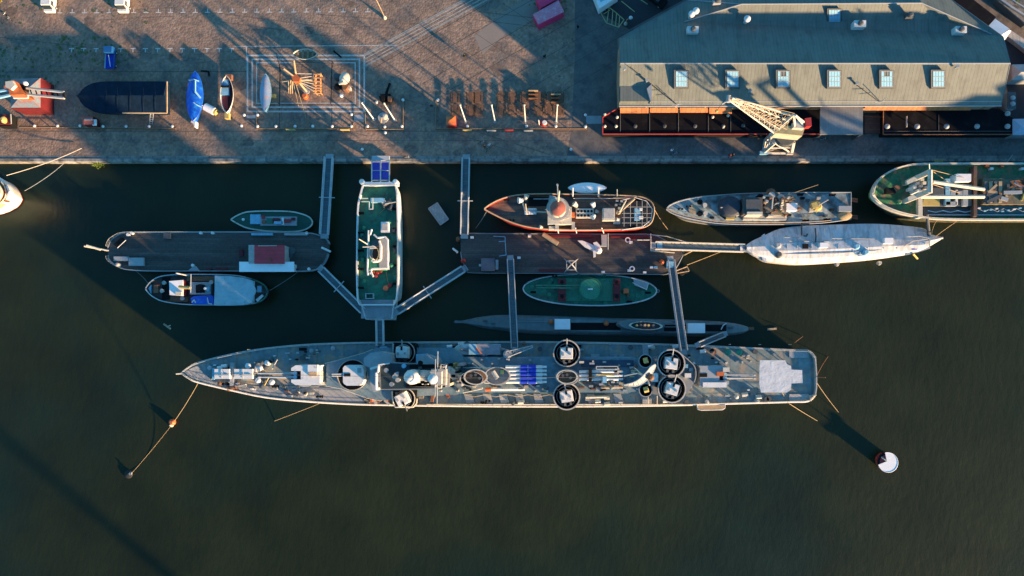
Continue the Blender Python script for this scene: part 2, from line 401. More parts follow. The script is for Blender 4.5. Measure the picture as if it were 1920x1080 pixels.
# hatched bay at the parking lot
hb = [(1124, 20), (1137, 43), (1160, 51), (1170, 37), (1153, 22), (1140, 12)]
yl = MB()
for a, b_ in zip(hb, hb[1:]+hb[:1]): line(yl, a, b_, .16, Q+.014)
for a, b_ in (((1142, 14), (1138, 42)), ((1149, 20), (1147, 47)), ((1156, 25), (1154, 49)), ((1162, 30), (1160, 51)), ((1132, 26), (1144, 19)), ((1165, 2), (1190, 22)), ((1182, -14), (1214, 8)), ((1200, -30), (1236, -4))): line(yl, a, b_, .14, Q+.0145)
struct('parking_hatching', yl, mat('yellow_road_paint', (.45, .42, .18), .7, .2, 2))
struct('parking_markings', ln, mat('white_road_paint', (.5, .5, .48), .7, .2, 2))
jl = MB()
for o in range(0, 150, 24): line(jl, (700+o*1.9, 128+o*.62), (960+o*1.9, -20+o*.62), .07, Q+.007)
for o in range(0, 260, 37): line(jl, (706+o, 118-o*.55), (800+o, 182-o*.55), .06, Q+.0072)
line(jl, (0, 135), (462, 134), .09, Q+.007); line(jl, (0, 246), (1075, 246), .08, Q+.007); line(jl, (524, 118), (524, 246), .1, Q+.0074); line(jl, (622, 118), (622, 246), .1, Q+.0074); line(jl, (0, 70), (380, 112), .06, Q+.0074); line(jl, (0, 262), (1070, 264), .05, Q+.0076)
struct('paving_joints', jl, mat('dark_paving_joint', (.06, .052, .046), .9, .3, 1))
tm = MB(); rgt = random.Random(12)
for k in range(46):
    x = rgt.random()*1060; y = 5+rgt.random()*285; c = W(x, y, Q+.0055); r_ = .25+1.3*rgt.random()**2
    tm.add([c]+[c+Vector((math.cos(u)*r_*(.6+.7*rgt.random()), math.sin(u)*r_*(.5+.6*rgt.random()), 0)) for u in [i*.6283 for i in range(10)]], [(0, i+1, (i+1) % 10+1) for i in range(10)])
for k in range(9):
    x0, y0 = rgt.random()*900, 20+rgt.random()*240; a = rgt.random()*.5-.1; L_ = 60+rgt.random()*160
    for o in (0, 16): line(tm, (x0, y0+o), (x0+L_*math.cos(a), y0+o+L_*math.sin(a)), .16, Q+.0056+k*.0001)
struct('paving_stains', tm, mat('oil_stained_setts', (.16, .115, .09), .85, .3, .8, pattern=('cobble', 2.6, .25)))
ms = MB()
for x, y, r in ((60, 128, 3.0), (118, 98, 2.4), (170, 100, 2.2), (20, 40, 3.2), (205, 105, 1.6), (130, 88, 1.2), (230, 10, 3), (14, 120, 2.2), (1030, 8, 1.6)):
    for k in range(26):
        a = random.random()*6.28; d = r*math.sqrt(random.random())*1.7; c = W(x, y, Q+.02)+Vector((math.cos(a)*d*1.4, math.sin(a)*d, 0)); q = .12+.25*random.random()
        vs = [c+Vector((math.cos(u)*q*(.6+.6*random.random()), math.sin(u)*q*(.6+.6*random.random()), .02)) for u in [i*1.05 for i in range(6)]]
        ms.add([c]+vs, [(0, i+1, (i+1) % 6+1) for i in range(6)])
struct('moss', ms, mat('moss', (.075, .11, .035), .9, .35, 1.5), kind='stuff')

# ---------------- warehouse ----------------
mr = mat('standing_seam_roof', (.146, .164, .145), .65, .10, .45, (.115, .128, .114), .10, fine=1.2, streak=-.14, bump=.05, pattern=('x', .62, .16, .04))
wh = thing('warehouse', 'long grey metal-roofed harbour warehouse with two ridges and a row of skylights', 'building', W(1520, 200, Q))
zr, zv, ze = 11.7, 8.1, 8.0
def V(x, y, z): return W(x, y, z)
eS0, eS1 = V(1161, 198, ze), V(1878, 197, ze)
r0, r1 = V(1163, 119, zr), V(1894, 119, zr)
G_ = V(1162, 71, 9.0); F_ = V(1283, 41, zv); E_ = V(1762, 37, zv); D_ = V(1859, 64, zv); C_ = V(1881, 69, 8.6)
R1, R2 = V(1390, 8, 9.9), V(1728, 6, 9.9)
T1 = V(1290, 0, 7.6); T2 = V(1400, -60, 7.4); T3 = V(1700, -62, 7.4); T4 = V(1782, -2, 7.4)
rf = MB()
vs = [eS0, eS1, r1, r0, G_, F_, E_, D_, C_, R1, R2, T1, T2, T3, T4]
rf.add(vs, [(0, 1, 2, 3), (3, 2, 8, 7, 6, 5, 4), (5, 6, 10, 9), (6, 7, 10), (4, 5, 9, 11), (11, 9, 12), (9, 10, 13, 12), (10, 14, 13), (10, 7, 8, 14)])
roof = part('roof', rf, mr, wh)
wl = MB(); ring = [eS0, eS1, r1, C_, T4, T3, T2, T1, G_, r0]
n_ = len(ring); ins = [p-Vector((0, 0, .35)) for p in ring]; cc = sum(ring, Vector())/n_
ins = [Vector((cc.x+(p.x-cc.x)*.992, cc.y+(p.y-cc.y)*.975, p.z)) for p in ins]
wl.add(ins+[Vector((p.x, p.y, Q-.5)) for p in ins], [(i, n_+i, n_+(i+1) % n_, (i+1) % n_) for i in range(n_)])
part('wall', wl, mat('ochre_rendered_wall', (.34, .20, .12), .8, .15, .5, (.24, .17, .12), .1, pattern=('x', 4.4, .4, .1)), wh)
fa = MB().wall(ring, .12, [p.z-.4 for p in ring], [p.z+.05 for p in ring], True); part('fascia', fa, mat('fascia_metal', (.12, .15, .17), .5, .1, 1), wh)
rc = MB()
for a, b_ in ((r0, r1), (R1, R2), (F_, R1), (R2, D_), (T1, R1)): rc.tube(a+UP*.04, b_+UP*.04, .11, 5)
part('ridge_capping', rc, M['lightgrey'], wh)
gt = MB().tube(eS0+Vector((0, -.12, -.05)), eS1+Vector((0, -.12, -.05)), .13, 6)
gt.tube(V(1164, 190.5, 8.35), V(1878, 190, 8.35), .08, 5)
part('gutter', gt, M['lightgrey'], wh)
cpx = MB().pp([(1163, 158), (1218, 158), (1222, 190), (1163, 190)], 8.5, 9.75); part('roof_extension', cpx, mr, wh)
vt = MB().pp([(1213, 166), (1222, 157), (1222, 186), (1220, 190)], 8.5, 10.4); part('extension_gable', vt, M['lightgrey'], wh)
def roofz(y, x):     # roof height on the lit south slopes
    if y > 60: a, b_ = eS0, r0
    else: a, b_ = V(1450, 39, zv), V(1450, 7, 9.9)
    p = V(x, y, 9.0); tt = (p.y-a.y)/(b_.y-a.y); return a.z+(b_.z-a.z)*tt
def skylight(x0, y0, x1, y1, opened=False):
    zl, zh = roofz(y1, x0), roofz(y0, x0); k = .42
    c = [V(x0, y1, zl+k), V(x1, y1, zl+k), V(x1, y0, zh+k), V(x0, y0, zh+k)]
    mb = MB().add(c+[v-Vector((0, 0, .8)) for v in c], [(0, 1, 2, 3), (0, 4, 5, 1), (1, 5, 6, 2), (2, 6, 7, 3), (3, 7, 4, 0)])
    f = part('skylight', mb, M['darkgrey'], wh)
    def pt(u, v_, e=.05): return c[0].lerp(c[1], u).lerp(c[3].lerp(c[2], u), v_)+Vector((0, 0, e))
    g_ = MB(); cols = 4 if not opened else 4
    for i in range(4):
        for j in range(3):
            if opened and j == 2 and i in (1, 2): continue
            u0, u1 = .13+i*.185, .13+i*.185+.165; v0, v1 = .08+j*.285, .08+j*.285+.255
            g_.add([pt(u0, v0), pt(u1, v0), pt(u1, v1), pt(u0, v1)], [(0, 1, 2, 3)])
    part('pane', g_, M['blueglass'], f)
    g_ = MB()
    for i in range(5): g_.tube(pt(.12+i*.185, .06), pt(.12+i*.185, .94), .04, 4)
    for j in range(4): g_.tube(pt(.1, .07+j*.285), pt(.9, .07+j*.285), .04, 4)
    part('glazing_bar', g_, M['lightgrey'], f)
for i, x in enumerate((1264, 1360, 1455, 1551, 1649, 1746)): skylight(x, 131, x+28, 165, i in (2, 4))
skylight(1551, 16, 1579, 49)
def unit(x0, y0, x1, y1, z0, z1, nm='roof_vent_unit', m='white'):
    u_ = part(nm, MB().pb(x0, y0, x1, y1, z0, z1), M[m], wh); c = W((x0+x1)/2, (y0+y1)/2, z1)
    part('fan_cowl', MB().lathe(c, [(.45, 0), (.5, .3), (.25, .42)], 12), M['darkgrey'], u_)
unit(1289, 49, 1310, 61, 8.2, 9.9); unit(1602, 38, 1624, 50, 8.0, 9.8); unit(1792, 49, 1813, 61, 8.2, 9.8)
unit(1338, -4, 1352, 6, 8, 10, m='lightgrey'); unit(1700, 24, 1713, 32, 9, 10.2, m='darkgrey')
for x, y in ((1397, 42), (1302, 27), (1294, 33)): lat('vent_pipe', x, y, 8.2, [(.35, 0), (.35, 1.3), (.6, 1.4), (.6, 1.7), (.2, 1.9)], M['white'], wh)
for x, y in ((1170, 131), (1791, 127), (1604, 158), (1404, 172), (1212, 153)): lat('flue', x, y, roofz(y, x)-.1, [(.16, 0), (.16, .7), (.3, .75), (.3, .9)], M['lightgrey'], wh)
# a wire runs down the roof to a small aerial
def aerial(x, y, x1, y1):
    r_ = part('aerial', MB().tube(W(x1, y1, 8.1), W(x1, y1, 8.1)+UP*2.6, .06).tube(W(x1, y1, 10.2)-Vector((.9, 0, 0)), W(x1, y1, 10.2)+Vector((.9, .2, 0)), .05).tube(W(x1, y1, 9.6)-Vector((.6, .3, 0)), W(x1, y1, 9.6)+Vector((.7, .3, 0)), .04), M['lightgrey'], wh)
    part('cable', MB().tube(W(x, y, roofz(y, x)+.08), W(x1, y1, 8.3), .05, 4), M['black'], r_)
aerial(1181, 125, 1270, 197); aerial(1602, 156, 1650, 192)

# ---------------- terraces under the eaves ----------------
def terrace(name, label, out, zt, mroof, edge_m, edge_pts, seams, extra=None):
    t_ = thing(name, label, 'terrace', W(out[0][0], out[0][1], Q))
    part('roof_deck', MB().pp(out, zt-.25, zt), mroof, t_)
    part('side_wall', MB().pp(out, Q, zt-.25, .985), M['black'], t_)
    e = MB()
    for (a, b_) in zip(edge_pts, edge_pts[1:]): e.tube(W(a[0], a[1], zt+.12), W(b_[0], b_[1], zt+.12), .10, 5)
    part('edge_strip', e, edge_m, t_)
    e = MB()
    for a, b_ in seams: e.tube(W(*a, zt+.03), W(*b_, zt+.03), .05, 4)
    part('seam', e, M['darkgrey'], t_); return t_
mfl = mat('black_felt_roof', (.0055, .006, .009), .9, .3, .4, (.012, .013, .015), .08, spec=.12)
t1 = terrace('dining_terrace', 'black flat-roofed terrace with a red edge below the warehouse eaves, left of the crane', [(1162, 201), (1538, 203), (1538, 252), (1130, 251), (1130, 218)], 4.6, mfl, M['red'],
  [(1538, 251), (1130, 251), (1130, 220), (1160, 202)], [((1163, 204), (1163, 248)), ((1218, 204), (1218, 248)), ((1272, 204), (1272, 248)), ((1328, 204), (1328, 248)), ((1370, 206), (1370, 248))])
aw = MB()
for x0, x1, d in ((1163, 1216, 6), (1219, 1271, 5), (1275, 1327, 5), (1330, 1372, 7)):
    a = [W(x0, 202, 6.4), W(x1, 202, 6.4), W(x1, 206+d, 5.0), W(x0, 206+d, 5.0)]
    aw.add(a+[v-UP*.1 for v in a], [(3, 2, 1, 0), (4, 5, 6, 7), (0, 4, 7, 3), (1, 2, 6, 5), (2, 3, 7, 6)])
part('awning', aw, mat('orange_awning', (.40, .15, .06), .7, .25, 2, pattern=('x', .9, .3, .1)), t1)
for x, y in ((1191, 237), (1246, 237), (1303, 237), (1356, 237), (1393, 236)): lat('roof_vent', x, y, 4.6, [(.35, 0), (.35, .3), (.15, .42)], M['darkgrey'], t1, 8)
for x, y in ((1134, 215), (1134, 237), (1365, 217), (1356, 238), (1157, 220), (1155, 237), (1336, 220)): lat('spotlight', x, y, 4.6, [(.3, 0), (.22, .4), (.1, .5)], M['cream'], t1, 6)
t2 = terrace('waterside_terrace', 'black flat terrace with five round lamps below the right end of the warehouse', [(1656, 203), (1874, 203), (1902, 224), (1902, 252), (1656, 252)], 4.4, mfl, M['rust'],
  [(1902, 252), (1656, 252), (1656, 208)], [((1658, 246), (1900, 246)), ((1760, 215), (1760, 246))])
part('awning', MB().add([W(1622, 198, 6.8), W(1820, 198, 6.8), W(1820, 207, 5.4), W(1622, 207, 5.4)], [(3, 2, 1, 0)]).add([W(1622, 198, 6.7), W(1820, 198, 6.7), W(1820, 207, 5.3), W(1622, 207, 5.3)], [(0, 1, 2, 3)]), MATS['orange_awning'], t2)
for x, y in ((1662, 238), (1718, 238), (1773, 238), (1830, 238), (1887, 238), (1887, 214)):
    part('globe_lamp', MB().tube(W(x, y, 4.4), W(x, y, 5.2), .08).lathe(W(x, y, 5.2), [(.2, 0), (.45, .2), (.48, .4), (.35, .65), (.12, .8)], 12), M['lightgrey'], t2, True)
part('string_lights', MB().path([W(1700, y, 5.0) for y in (218, 223, 229, 234, 238)], .12), M['cream'], t2)
st_ = thing('steel_canopy', 'plain grey corrugated canopy roof projecting from the warehouse towards the quay', 'canopy', W(1578, 252, Q))
part('roof', MB().pp([(1538, 196), (1618, 196), (1618, 252), (1538, 252)], 6.0, 6.3), mat('canopy_sheet', (.20, .22, .23), .6, .15, .5, pattern=('x', .5, .15, .04)), st_)
for x, y in ((1541, 251), (1615, 251), (1541, 200), (1615, 200)): tb('post', W(x, y, 6.1), Vector((W(x, y, 6.1).x, W(x, y, 6.1).y, Q)), .12, M['darkgrey'], st_)
part('gable_panel', MB().pp([(1616, 204), (1618, 204), (1618, 251), (1616, 251)], Q, 5.9), M['darkgrey'], st_)
pl = thing('timber_platform', 'low dark timber platform with a handrail between canopy and right terrace', 'platform', W(1636, 225, Q))
part('deck', MB().pb(1621, 215, 1654, 250, Q, 2.5), M['plank_dark'], pl)
railing(pl, [W(1622, 222, 2.5), W(1637, 222, 2.5), W(1652, 222, 2.5)], M['rust'])

# ---------------- right edge: sheds and walls ----------------
def shed(name, label, pts, z1, m, cat='shed', ridge=None):
    s_ = thing(name, label, cat, W(pts[0][0], pts[0][1], Q))
    wp = [W(x, y, z1) for x, y in pts]; c = sum(wp, Vector())/len(wp)
    part('wall', MB().prism([c+(p-c)*.95 for p in wp], Q), M['lightgrey'], s_)
    if ridge:
        a, b_ = W(*ridge[0], z1+ridge[2]), W(*ridge[1], z1+ridge[2])
        part('roof', MB().add(wp+[a, b_]+[p-UP*.15 for p in wp], [(0, 1, 5, 4), (1, 2, 5), (2, 3, 4, 5), (3, 0, 4), (9, 8, 7, 6), (0, 6, 7, 1), (1, 7, 8, 2), (2, 8, 9, 3), (3, 9, 6, 0)]), m, s_)
    else: part('roof', MB().prism([p+UP*.15 for p in wp], z1), m, s_)
    return s_
shed('market_tent', 'pale tent roof at the right edge beside the warehouse ridge end', [(1897, 121), (1990, 119), (1990, 149), (1897, 150)], 4.5, M['lightgrey'], 'tent', ((1915, 135), (1975, 135), 1.2))
shed('kiosk', 'pale blue kiosk roof at the right edge beside the waterside terrace', [(1899, 223), (1990, 221), (1990, 253), (1899, 253)], 4.6, mat('kiosk_roof', (.30, .38, .48), .6, .1, 1), 'kiosk', ((1915, 237), (1970, 237), .7))
k_ = shed('plant_box', 'small dark equipment box with two fans beside the right end of the warehouse', [(1889, 173), (1904, 173), (1904, 205), (1889, 205)], 4.8, M['darkgrey'], 'equipment')
for y in (184, 195): lat('fan', 1898, y, 4.95, [(.42, 0), (.42, .3), (.2, .4)], M['lightgrey'], k_)
b_ = thing('covered_walkway', 'dark flat roof running diagonally behind the warehouse corner', 'roofed passage', W(1830, 30, Q))
part('roof', MB().pp([(1768, -20), (1800, -20), (1868, 32), (1853, 49), (1782, 3)], 5.4, 5.7), mfl, b_); part('wall', MB().pp([(1770, -20), (1798, -20), (1866, 33), (1853, 47), (1783, 2)], Q, 5.4), M['black'], b_)
b_ = thing('white_canopy', 'white folded fabric canopy at the corner behind the warehouse', 'canopy', W(1875, 55, Q))
A0 = [W(1866, 35, 5.6), W(1893, 54, 5.9), W(1876, 67, 5.9), W(1852, 50, 5.6)]; A1 = [W(1893, 56, 5.9), W(1896, 58, 5.2), W(1881, 79, 5.2), W(1876, 67, 5.9)]
part('fabric', MB().prism(A0, 5.2).prism(A1, 4.8), M['white_clean'], b_)
for x, y in ((1866, 37), (1854, 50), (1881, 77), (1894, 57)): q = W(x, y, 5.0); tb('post', q, Vector((q.x, q.y, Q)), .08, M['alu'], b_)
b_ = thing('stone_parapet', 'pale stone parapet wall leading right from the white canopy', 'wall', W(1900, 70, Q))
part('coping', MB().pp([(1896, 57), (1960, 100), (1960, 122), (1890, 68)], 3.0, 3.25), mat('pale_parapet', (.38, .35, .31), .8, .2, .6, pattern=('x', 1.2, .2, .1)), b_); part('wall', MB().pp([(1896, 58), (1959, 101), (1959, 120), (1891, 68)], Q, 3.0), M['lightgrey'], b_)
b_ = thing('low_building', 'long low grey building with pipes along the upper right corner', 'building', W(1900, -10, Q))
part('roof', MB().pp([(1858, -40), (1960, -60), (1980, 60), (1925, 46), (1870, 0)], 3.8, 4.1), mat('grey_gravel_roof', (.20, .185, .17), .85, .3, .5, (.09, .09, .09), .15), b_)
part('wall', MB().pp([(1860, -40), (1958, -58), (1978, 58), (1926, 44), (1872, 0)], Q, 3.8), M['darkgrey'], b_)
part('roof_pipe', MB().path([W(1862, -12, 4.4), W(1895, 12, 4.4), W(1930, 34, 4.4)], .25).path([W(1875, -18, 4.4), W(1905, 4, 4.4), W(1935, 22, 4.4)], .15), M['lightgrey'], b_)
# ---------------- foliage ----------------
def tree(label, x, y, r, h, seed, colr=(.10, .13, .02), cat='tree', nm='tree'):
    rg = random.Random(seed); b0 = W(x, y, Q); t_ = thing(nm, label, cat, b0)
    tr = MB().tube(b0, b0+UP*h*.55, .22, 8, .14)
    for i in range(7):
        a = i*.9; tr.tube(b0+UP*h*.45, b0+Vector((math.cos(a)*r*.6, math.sin(a)*r*.6, h*(.6+.2*rg.random()))), .09, 5, .03)
    part('trunk', tr, M['wood_brown'], t_)
    cr = MB(); blobs = [(rg.gauss(0, .42)*r, rg.gauss(0, .42)*r, h*(.55+.35*rg.random()), r*(.3+.2*rg.random())) for _ in range(16)]
    for bx, by, bz, br in blobs:
        for _ in range(120):
            v = Vector((rg.gauss(0, 1), rg.gauss(0, 1), rg.gauss(0, 1))).normalized()*br*(.6+.5*rg.random()); c = b0+Vector((bx, by, bz))+v
            u = Vector((rg.gauss(0, 1), rg.gauss(0, 1), rg.gauss(0, 1))).normalized(); s2 = u.cross(Vector((.3, .5, 1))).normalized(); q = .12+.1*rg.random()
            cr.add([c-u*q, c+s2*q*.6, c+u*q, c-s2*q*.6], [(0, 1, 2, 3)])
    part('crown', cr, mat('leaves_'+cat, colr, .7, .45, .9), t_)
tree('yellow-green leafy tree at the top left corner of the quay', -2, 4, 2.0, 4.5, 3, (.32, .26, .03))
tree('small bright green shrub on the low roof in the top right corner', 1893, 12, 1.1, 2.2, 5, (.14, .20, .02), 'shrub', 'shrub')
# ================= ships and boats =================
def boat_root(name, label, cat, x, y, group=None): return thing(name, label, cat, W(x, y, 0), group)
def bitts(root, pts, z, m='black', r=.16):
    for x, y in pts:
        c = W(x, y, z); part('mooring_bitts', MB().box(c, 1.1, .4, .12).lathe(c+Vector((-.3, 0, .1)), [(r, 0), (r, .5), (r*1.3, .55)], 8).lathe(c+Vector((.3, 0, .1)), [(r, 0), (r, .5), (r*1.3, .55)], 8), M[m], root)
def cowl(root, x, y, z, h=1.3, r=.28, m='cream', a=0.0):
    c = W(x, y, z); d = Vector((math.cos(a), math.sin(a), .1))
    part('ventilation_cowl', MB().tube(c, c+UP*h, r, 10).tube(c+UP*(h-.1)-d*.1, c+UP*(h+.15)+d*r*1.9, r*1.0, 10, r*1.7), M[m], root, True)
def liferaft(root, x, y, z, a=0.0, m='white', l=1.3):
    c = W(x, y, z); d = Vector((math.cos(a), math.sin(a), 0))*l/2
    return part('liferaft_canister', MB().tube(c-d+UP*.45, c+d+UP*.45, .36, 10).box(c, .9, .7, .15, a), M[m], root, True)
def winch(root, x, y, z, a=0.0, s=1.0, m='darkgrey'):
    c = W(x, y, z); d = Vector((math.cos(a), math.sin(a), 0))
    part('winch', MB().box(c, 1.5*s, 1.0*s, .25*s, a).tube(c+UP*.55*s-d*.6*s, c+UP*.55*s+d*.6*s, .32*s, 10).box(c-d*.7*s, .12, .8*s, .9*s, a).box(c+d*.7*s, .12, .8*s, .9*s, a), M[m], root)
def ladder(root, a, b, wd=.5, m='alu'):
    d = (b-a).normalized(); s_ = d.cross(UP).normalized()*wd/2; mb = MB().tube(a-s_, b-s_, .04, 4).tube(a+s_, b+s_, .04, 4)
    k = max(3, int((b-a).length/.35))
    for i in range(k): p = a.lerp(b, (i+.5)/k); mb.tube(p-s_, p+s_, .03, 4)
    part('ladder', mb, M[m], root)
def small_boat(name, label, cx, cy, z, ln, wd, dep, a, mh, mi, cover=None, thwarts=4, group=None, stern=.0, keel=True):
    """open or covered boat lying at height z (keel), centre pixel given at its rim"""
    c = W(cx, cy, z+dep); c.z = z; t_ = thing(name, label, 'boat', c, group)
    ca, sa = math.cos(a), math.sin(a); n = 14
    def P(u, v, zz): return Vector((c.x+u*ca-v*sa, c.y+u*sa+v*ca, z+zz))
    def hw(t): b_ = math.sin(math.pi*(t*(1-stern)+0)) if stern else math.sin(math.pi*t); return wd/2*max(b_, 0)**.62
    mb = MB(); vs = []; prof = [(1, dep), (.93, dep*.6), (.6, dep*.18), (.08, 0)]
    for i in range(n+1):
        t = i/n; h_ = hw(t) if 0 < t < 1 or (stern and t == 1) else .03; sh = .18*dep*abs(2*t-1)**2
        row = [P((t-.5)*ln, h_*f, zz+sh*(zz/dep)) for f, zz in prof]+[P((t-.5)*ln, -h_*f, zz+sh*(zz/dep)) for f, zz in prof[::-1]]
        vs += row
    k = len(prof)*2
    mb.add(vs, [(i*k+j, i*k+j+1, (i+1)*k+j+1, (i+1)*k+j) for i in range(n) for j in range(k-1)])
    mb.add([v.copy() for v in vs[n*k:n*k+k]], [tuple(range(k))])
    part('hull', mb, mh, t_, True)
    rim = [vs[i*k] for i in range(n+1)]+[vs[i*k+k-1] for i in range(n, -1, -1)]
    part('gunwale', MB().path(rim, .07, True, 5), mh if cover else M['cream'] if mh is not M['white'] else M['offwhite'], t_)
    if cover:
        cv = MB(); rows = []
        for i in range(n+1):
            t = i/n; h_ = (hw(t) if 0 < t < 1 or (stern and t == 1) else .03)+.03; pk = dep*(1.02+.35*math.sin(math.pi*t)**.5)
            zz = dep*(1+.18*abs(2*t-1)**2)
            rows += [P((t-.5)*ln, h_, zz-.12), P((t-.5)*ln, h_, zz+.03), P((t-.5)*ln, h_*.5, (zz+pk)/2+.12), P((t-.5)*ln, 0, pk+.05), P((t-.5)*ln, -h_*.5, (zz+pk)/2+.12), P((t-.5)*ln, -h_, zz+.03), P((t-.5)*ln, -h_, zz-.12)]
        cv.add(rows, [(i*7+j, (i+1)*7+j, (i+1)*7+j+1, i*7+j+1) for i in range(n) for j in range(6)])
        part('cover', cv, cover, t_, True)
    else:
        fl = MB(); rows = []
        for i in range(1, n): t = i/n; rows += [P((t-.5)*ln, hw(t)*.75, dep*.35), P((t-.5)*ln, -hw(t)*.75, dep*.35)]
        fl.add(rows, [(2*i, 2*i+1, 2*i+3, 2*i+2) for i in range(n-2)]); part('floor', fl, mi, t_)
        for j in range(thwarts):
            t = .2+.6*j/max(1, thwarts-1); part('thwart', MB().box(P((t-.5)*ln, 0, dep*.68), .32, hw(t)*1.9, .06, a), mi, t_)
    return t_
# ---- gangways ----
def gangway(label, a, b, za, zb, wd, group='gangways between the ships', ends=True, cross=None, mrail='alu'):
    A_, B_ = W(*a, za), W(*b, zb); t_ = thing('gangway', label, 'gangway', (A_+B_)/2, group)
    d = (B_-A_).normalized(); s_ = Vector((-d.y, d.x, 0)).normalized()*wd/2
    dk = MB().add([A_-s_, B_-s_, B_+s_, A_+s_]+[p-UP*.18 for p in (A_-s_, B_-s_, B_+s_, A_+s_)], [(0, 1, 2, 3), (7, 6, 5, 4), (0, 4, 5, 1), (1, 5, 6, 2), (2, 6, 7, 3), (3, 7, 4, 0)])
    part('walkway', dk, M['tread'], t_)
    L_ = (B_-A_).length; k = max(3, int(L_/1.5))
    for sg in (-1, 1):
        mb = MB(); p0, p1 = A_+s_*sg, B_+s_*sg
        mb.tube(p0+UP*1.1, p1+UP*1.1, .085, 6).tube(p0+UP*.05, p1+UP*.05, .11, 6).tube(p0+UP*.55, p1+UP*.55, .04, 4)
        for i in range(k+1):
            q = p0.lerp(p1, i/k); mb.tube(q, q+UP*1.1, .05, 4)
            if i < k: mb.tube(q, p0.lerp(p1, (i+1)/k)+UP*1.1, .03, 4)
        part('handrail', mb, M[mrail], t_)
    if cross is not None:
        q = A_.lerp(B_, cross); s2 = s_.normalized()*(wd/2+.75); part('lifting_beam', MB().tube(q-s2+UP*.1, q+s2+UP*.1, .10, 5), M[mrail], t_)
    if ends:
        for p, sg in ((A_, -1), (B_, 1)):
            part('end_plate', MB().box(p+d*sg*.3, .9, wd, .1, math.atan2(d.y, d.x)), M['lightgrey'], t_)
    return t_
gangway('long white-railed gangway from the quay to the barge with the red hut', (618, 296), (609, 440), 2.3, 2.6, 1.5, cross=.52)
gangway('long white-railed gangway from the quay to the barge below the red lightship', (874, 297), (871, 440), 2.3, 2.6, 1.35, cross=.56)
gangway('gangway slanting down right from the red-hut barge to the stern of the green-decked ferry', (603, 505), (682, 583), 2.6, 5.0, 1.2, cross=.42)
gangway('gangway slanting down left from the lightship barge to the stern of the green-decked ferry', (869, 505), (745, 584), 2.6, 5.0, 1.2, cross=.55)
gangway('short gangway between the ferry stern platform and the destroyer', (713, 600), (714, 648), 5.2, 5.2, 1.25)
gangway('grey gangway crossing over the submarine to the destroyer, left of the green gunboat', (957, 486), (965, 652), 2.9, 5.4, 1.15, mrail='lightgrey')
gangway('grey gangway crossing over the submarine to the destroyer, right of the green gunboat', (1257, 488), (1281, 657), 2.9, 5.4, 1.15, mrail='lightgrey')
gangway('nearly level gangway from the lightship barge to the bow of the white covered ship', (1228, 461), (1394, 466), 3.0, 3.4, 1.35, mrail='cream')
gangway('small slanting gangway from the submarine stern to the destroyer', (1357, 627), (1310, 646), 2.0, 5.0, .9, mrail='lightgrey')
# ---- car ferry pointing at the quay ----
fz = 5.0
fe = boat_root('ferry', 'green-decked ferry lying across the basin with its bow ramp on the quay', 'ferry', 712, 460)
A, B = stations([(684, 345, 744, 345), (679, 362, 747, 362), (674, 385, 748, 385), (672, 425, 749, 425), (671.5, 470, 749, 470), (671.5, 530, 749, 530), (673, 562, 746, 562), (677, 572, 741, 572)], lambda t: fz)
B = [p+Vector((-.15, 0, 0)) for p in B]
hull(fe, A, B, M['white'], M['green'], .97, 0.5, 1.0, M['darkgrey'], bul=.95, mb_=M['white'], th=.14)
blk('stern_platform', 677, 562, 741, 597, fz-.4, fz+.25, M['steel_light'], fe).data.transform(Matrix())
part('stern_skirt', MB().pp([(680, 560), (738, 560), (735, 599), (687, 599)], .3, fz-.41), M['white'], fe)
for p, q in (((677, 563), (688, 599)), ((741, 563), (736, 599)), ((688, 599), (736, 599))): railing(fe, [W(*p, fz+.25), W((p[0]+q[0])/2, (p[1]+q[1])/2, fz+.25), W(*q, fz+.25)], M['alu'])
part('bow_bulwark', MB().pb(680, 341, 746, 347, fz, fz+1.5), M['white'], fe)
for x in (682, 744): lat('corner_post', x, 344, fz, [(.5, 0), (.5, 1.6), (.3, 1.8)], M['white'], fe)
for x0, x1 in ((698, 712), (715, 729)):
    r_ = part('ramp_flap', MB().add([W(x0, 336, fz+.6), W(x1, 336, fz+.6), W(x1, 304, 2.5), W(x0, 304, 2.5)]+[p-UP*.15 for p in (W(x0, 336, fz+.6), W(x1, 336, fz+.6), W(x1, 304, 2.5), W(x0, 304, 2.5))], [(3, 2, 1, 0), (4, 5, 6, 7), (0, 1, 5, 4), (2, 3, 7, 6), (1, 2, 6, 5), (0, 4, 7, 3)]), M['bluecover'], fe)
fr = MB()
for x in (697, 713.5, 730): fr.tube(W(x, 341, fz+1.6), W(x, 300, 3.2), .13, 5)
for y, z in ((338, fz+1.4), (320, 4.2), (301, 3.3)): fr.tube(W(697, y, z), W(730, y, z), .10, 5)
part('ramp_frame', fr, M['alu'], fe); blk('ramp_landing', 697, 292, 730, 303, Q+.2, 2.5, M['alu'], fe)
z = fz
cas = part('engine_casing', MB().pp([(697, 465), (723, 465), (723, 506), (690, 506), (690, 470)], z, z+2.3), M['green_house'], fe)
for i, pts in enumerate([[(691, 432), (689, 506), (690, 516)], [(701, 440), (708, 446), (722, 444), (727, 450), (727, 503), (697, 504), (694, 514)], [(694, 506), (700, 519)], [(697, 430), (694, 441)]]):
    part('railing_pipe', MB().path([W(x, y, z+3.0) for x, y in pts], .17, n=6).path([W(x, y, z+1.0) for x, y in pts], .12, n=5), M['white'], fe)
part('pipe_return', MB().path([W(697, 488, z+3.2), W(700, 490.5, z+3.2), W(709, 490, z+3.2), (W(714, 486, z+3.2)), W(714.5, 462, z+3.2), W(711, 452, z+3.2)], .22, n=6), M['white'], fe)
fu = part('funnel', MB().lathe(W(704, 476, z+2.2), [(.62, 0), (.6, 2.6), (.5, 2.6), (.5, 2.3)], 16, 1, 2.1), M['cream'], fe, True)
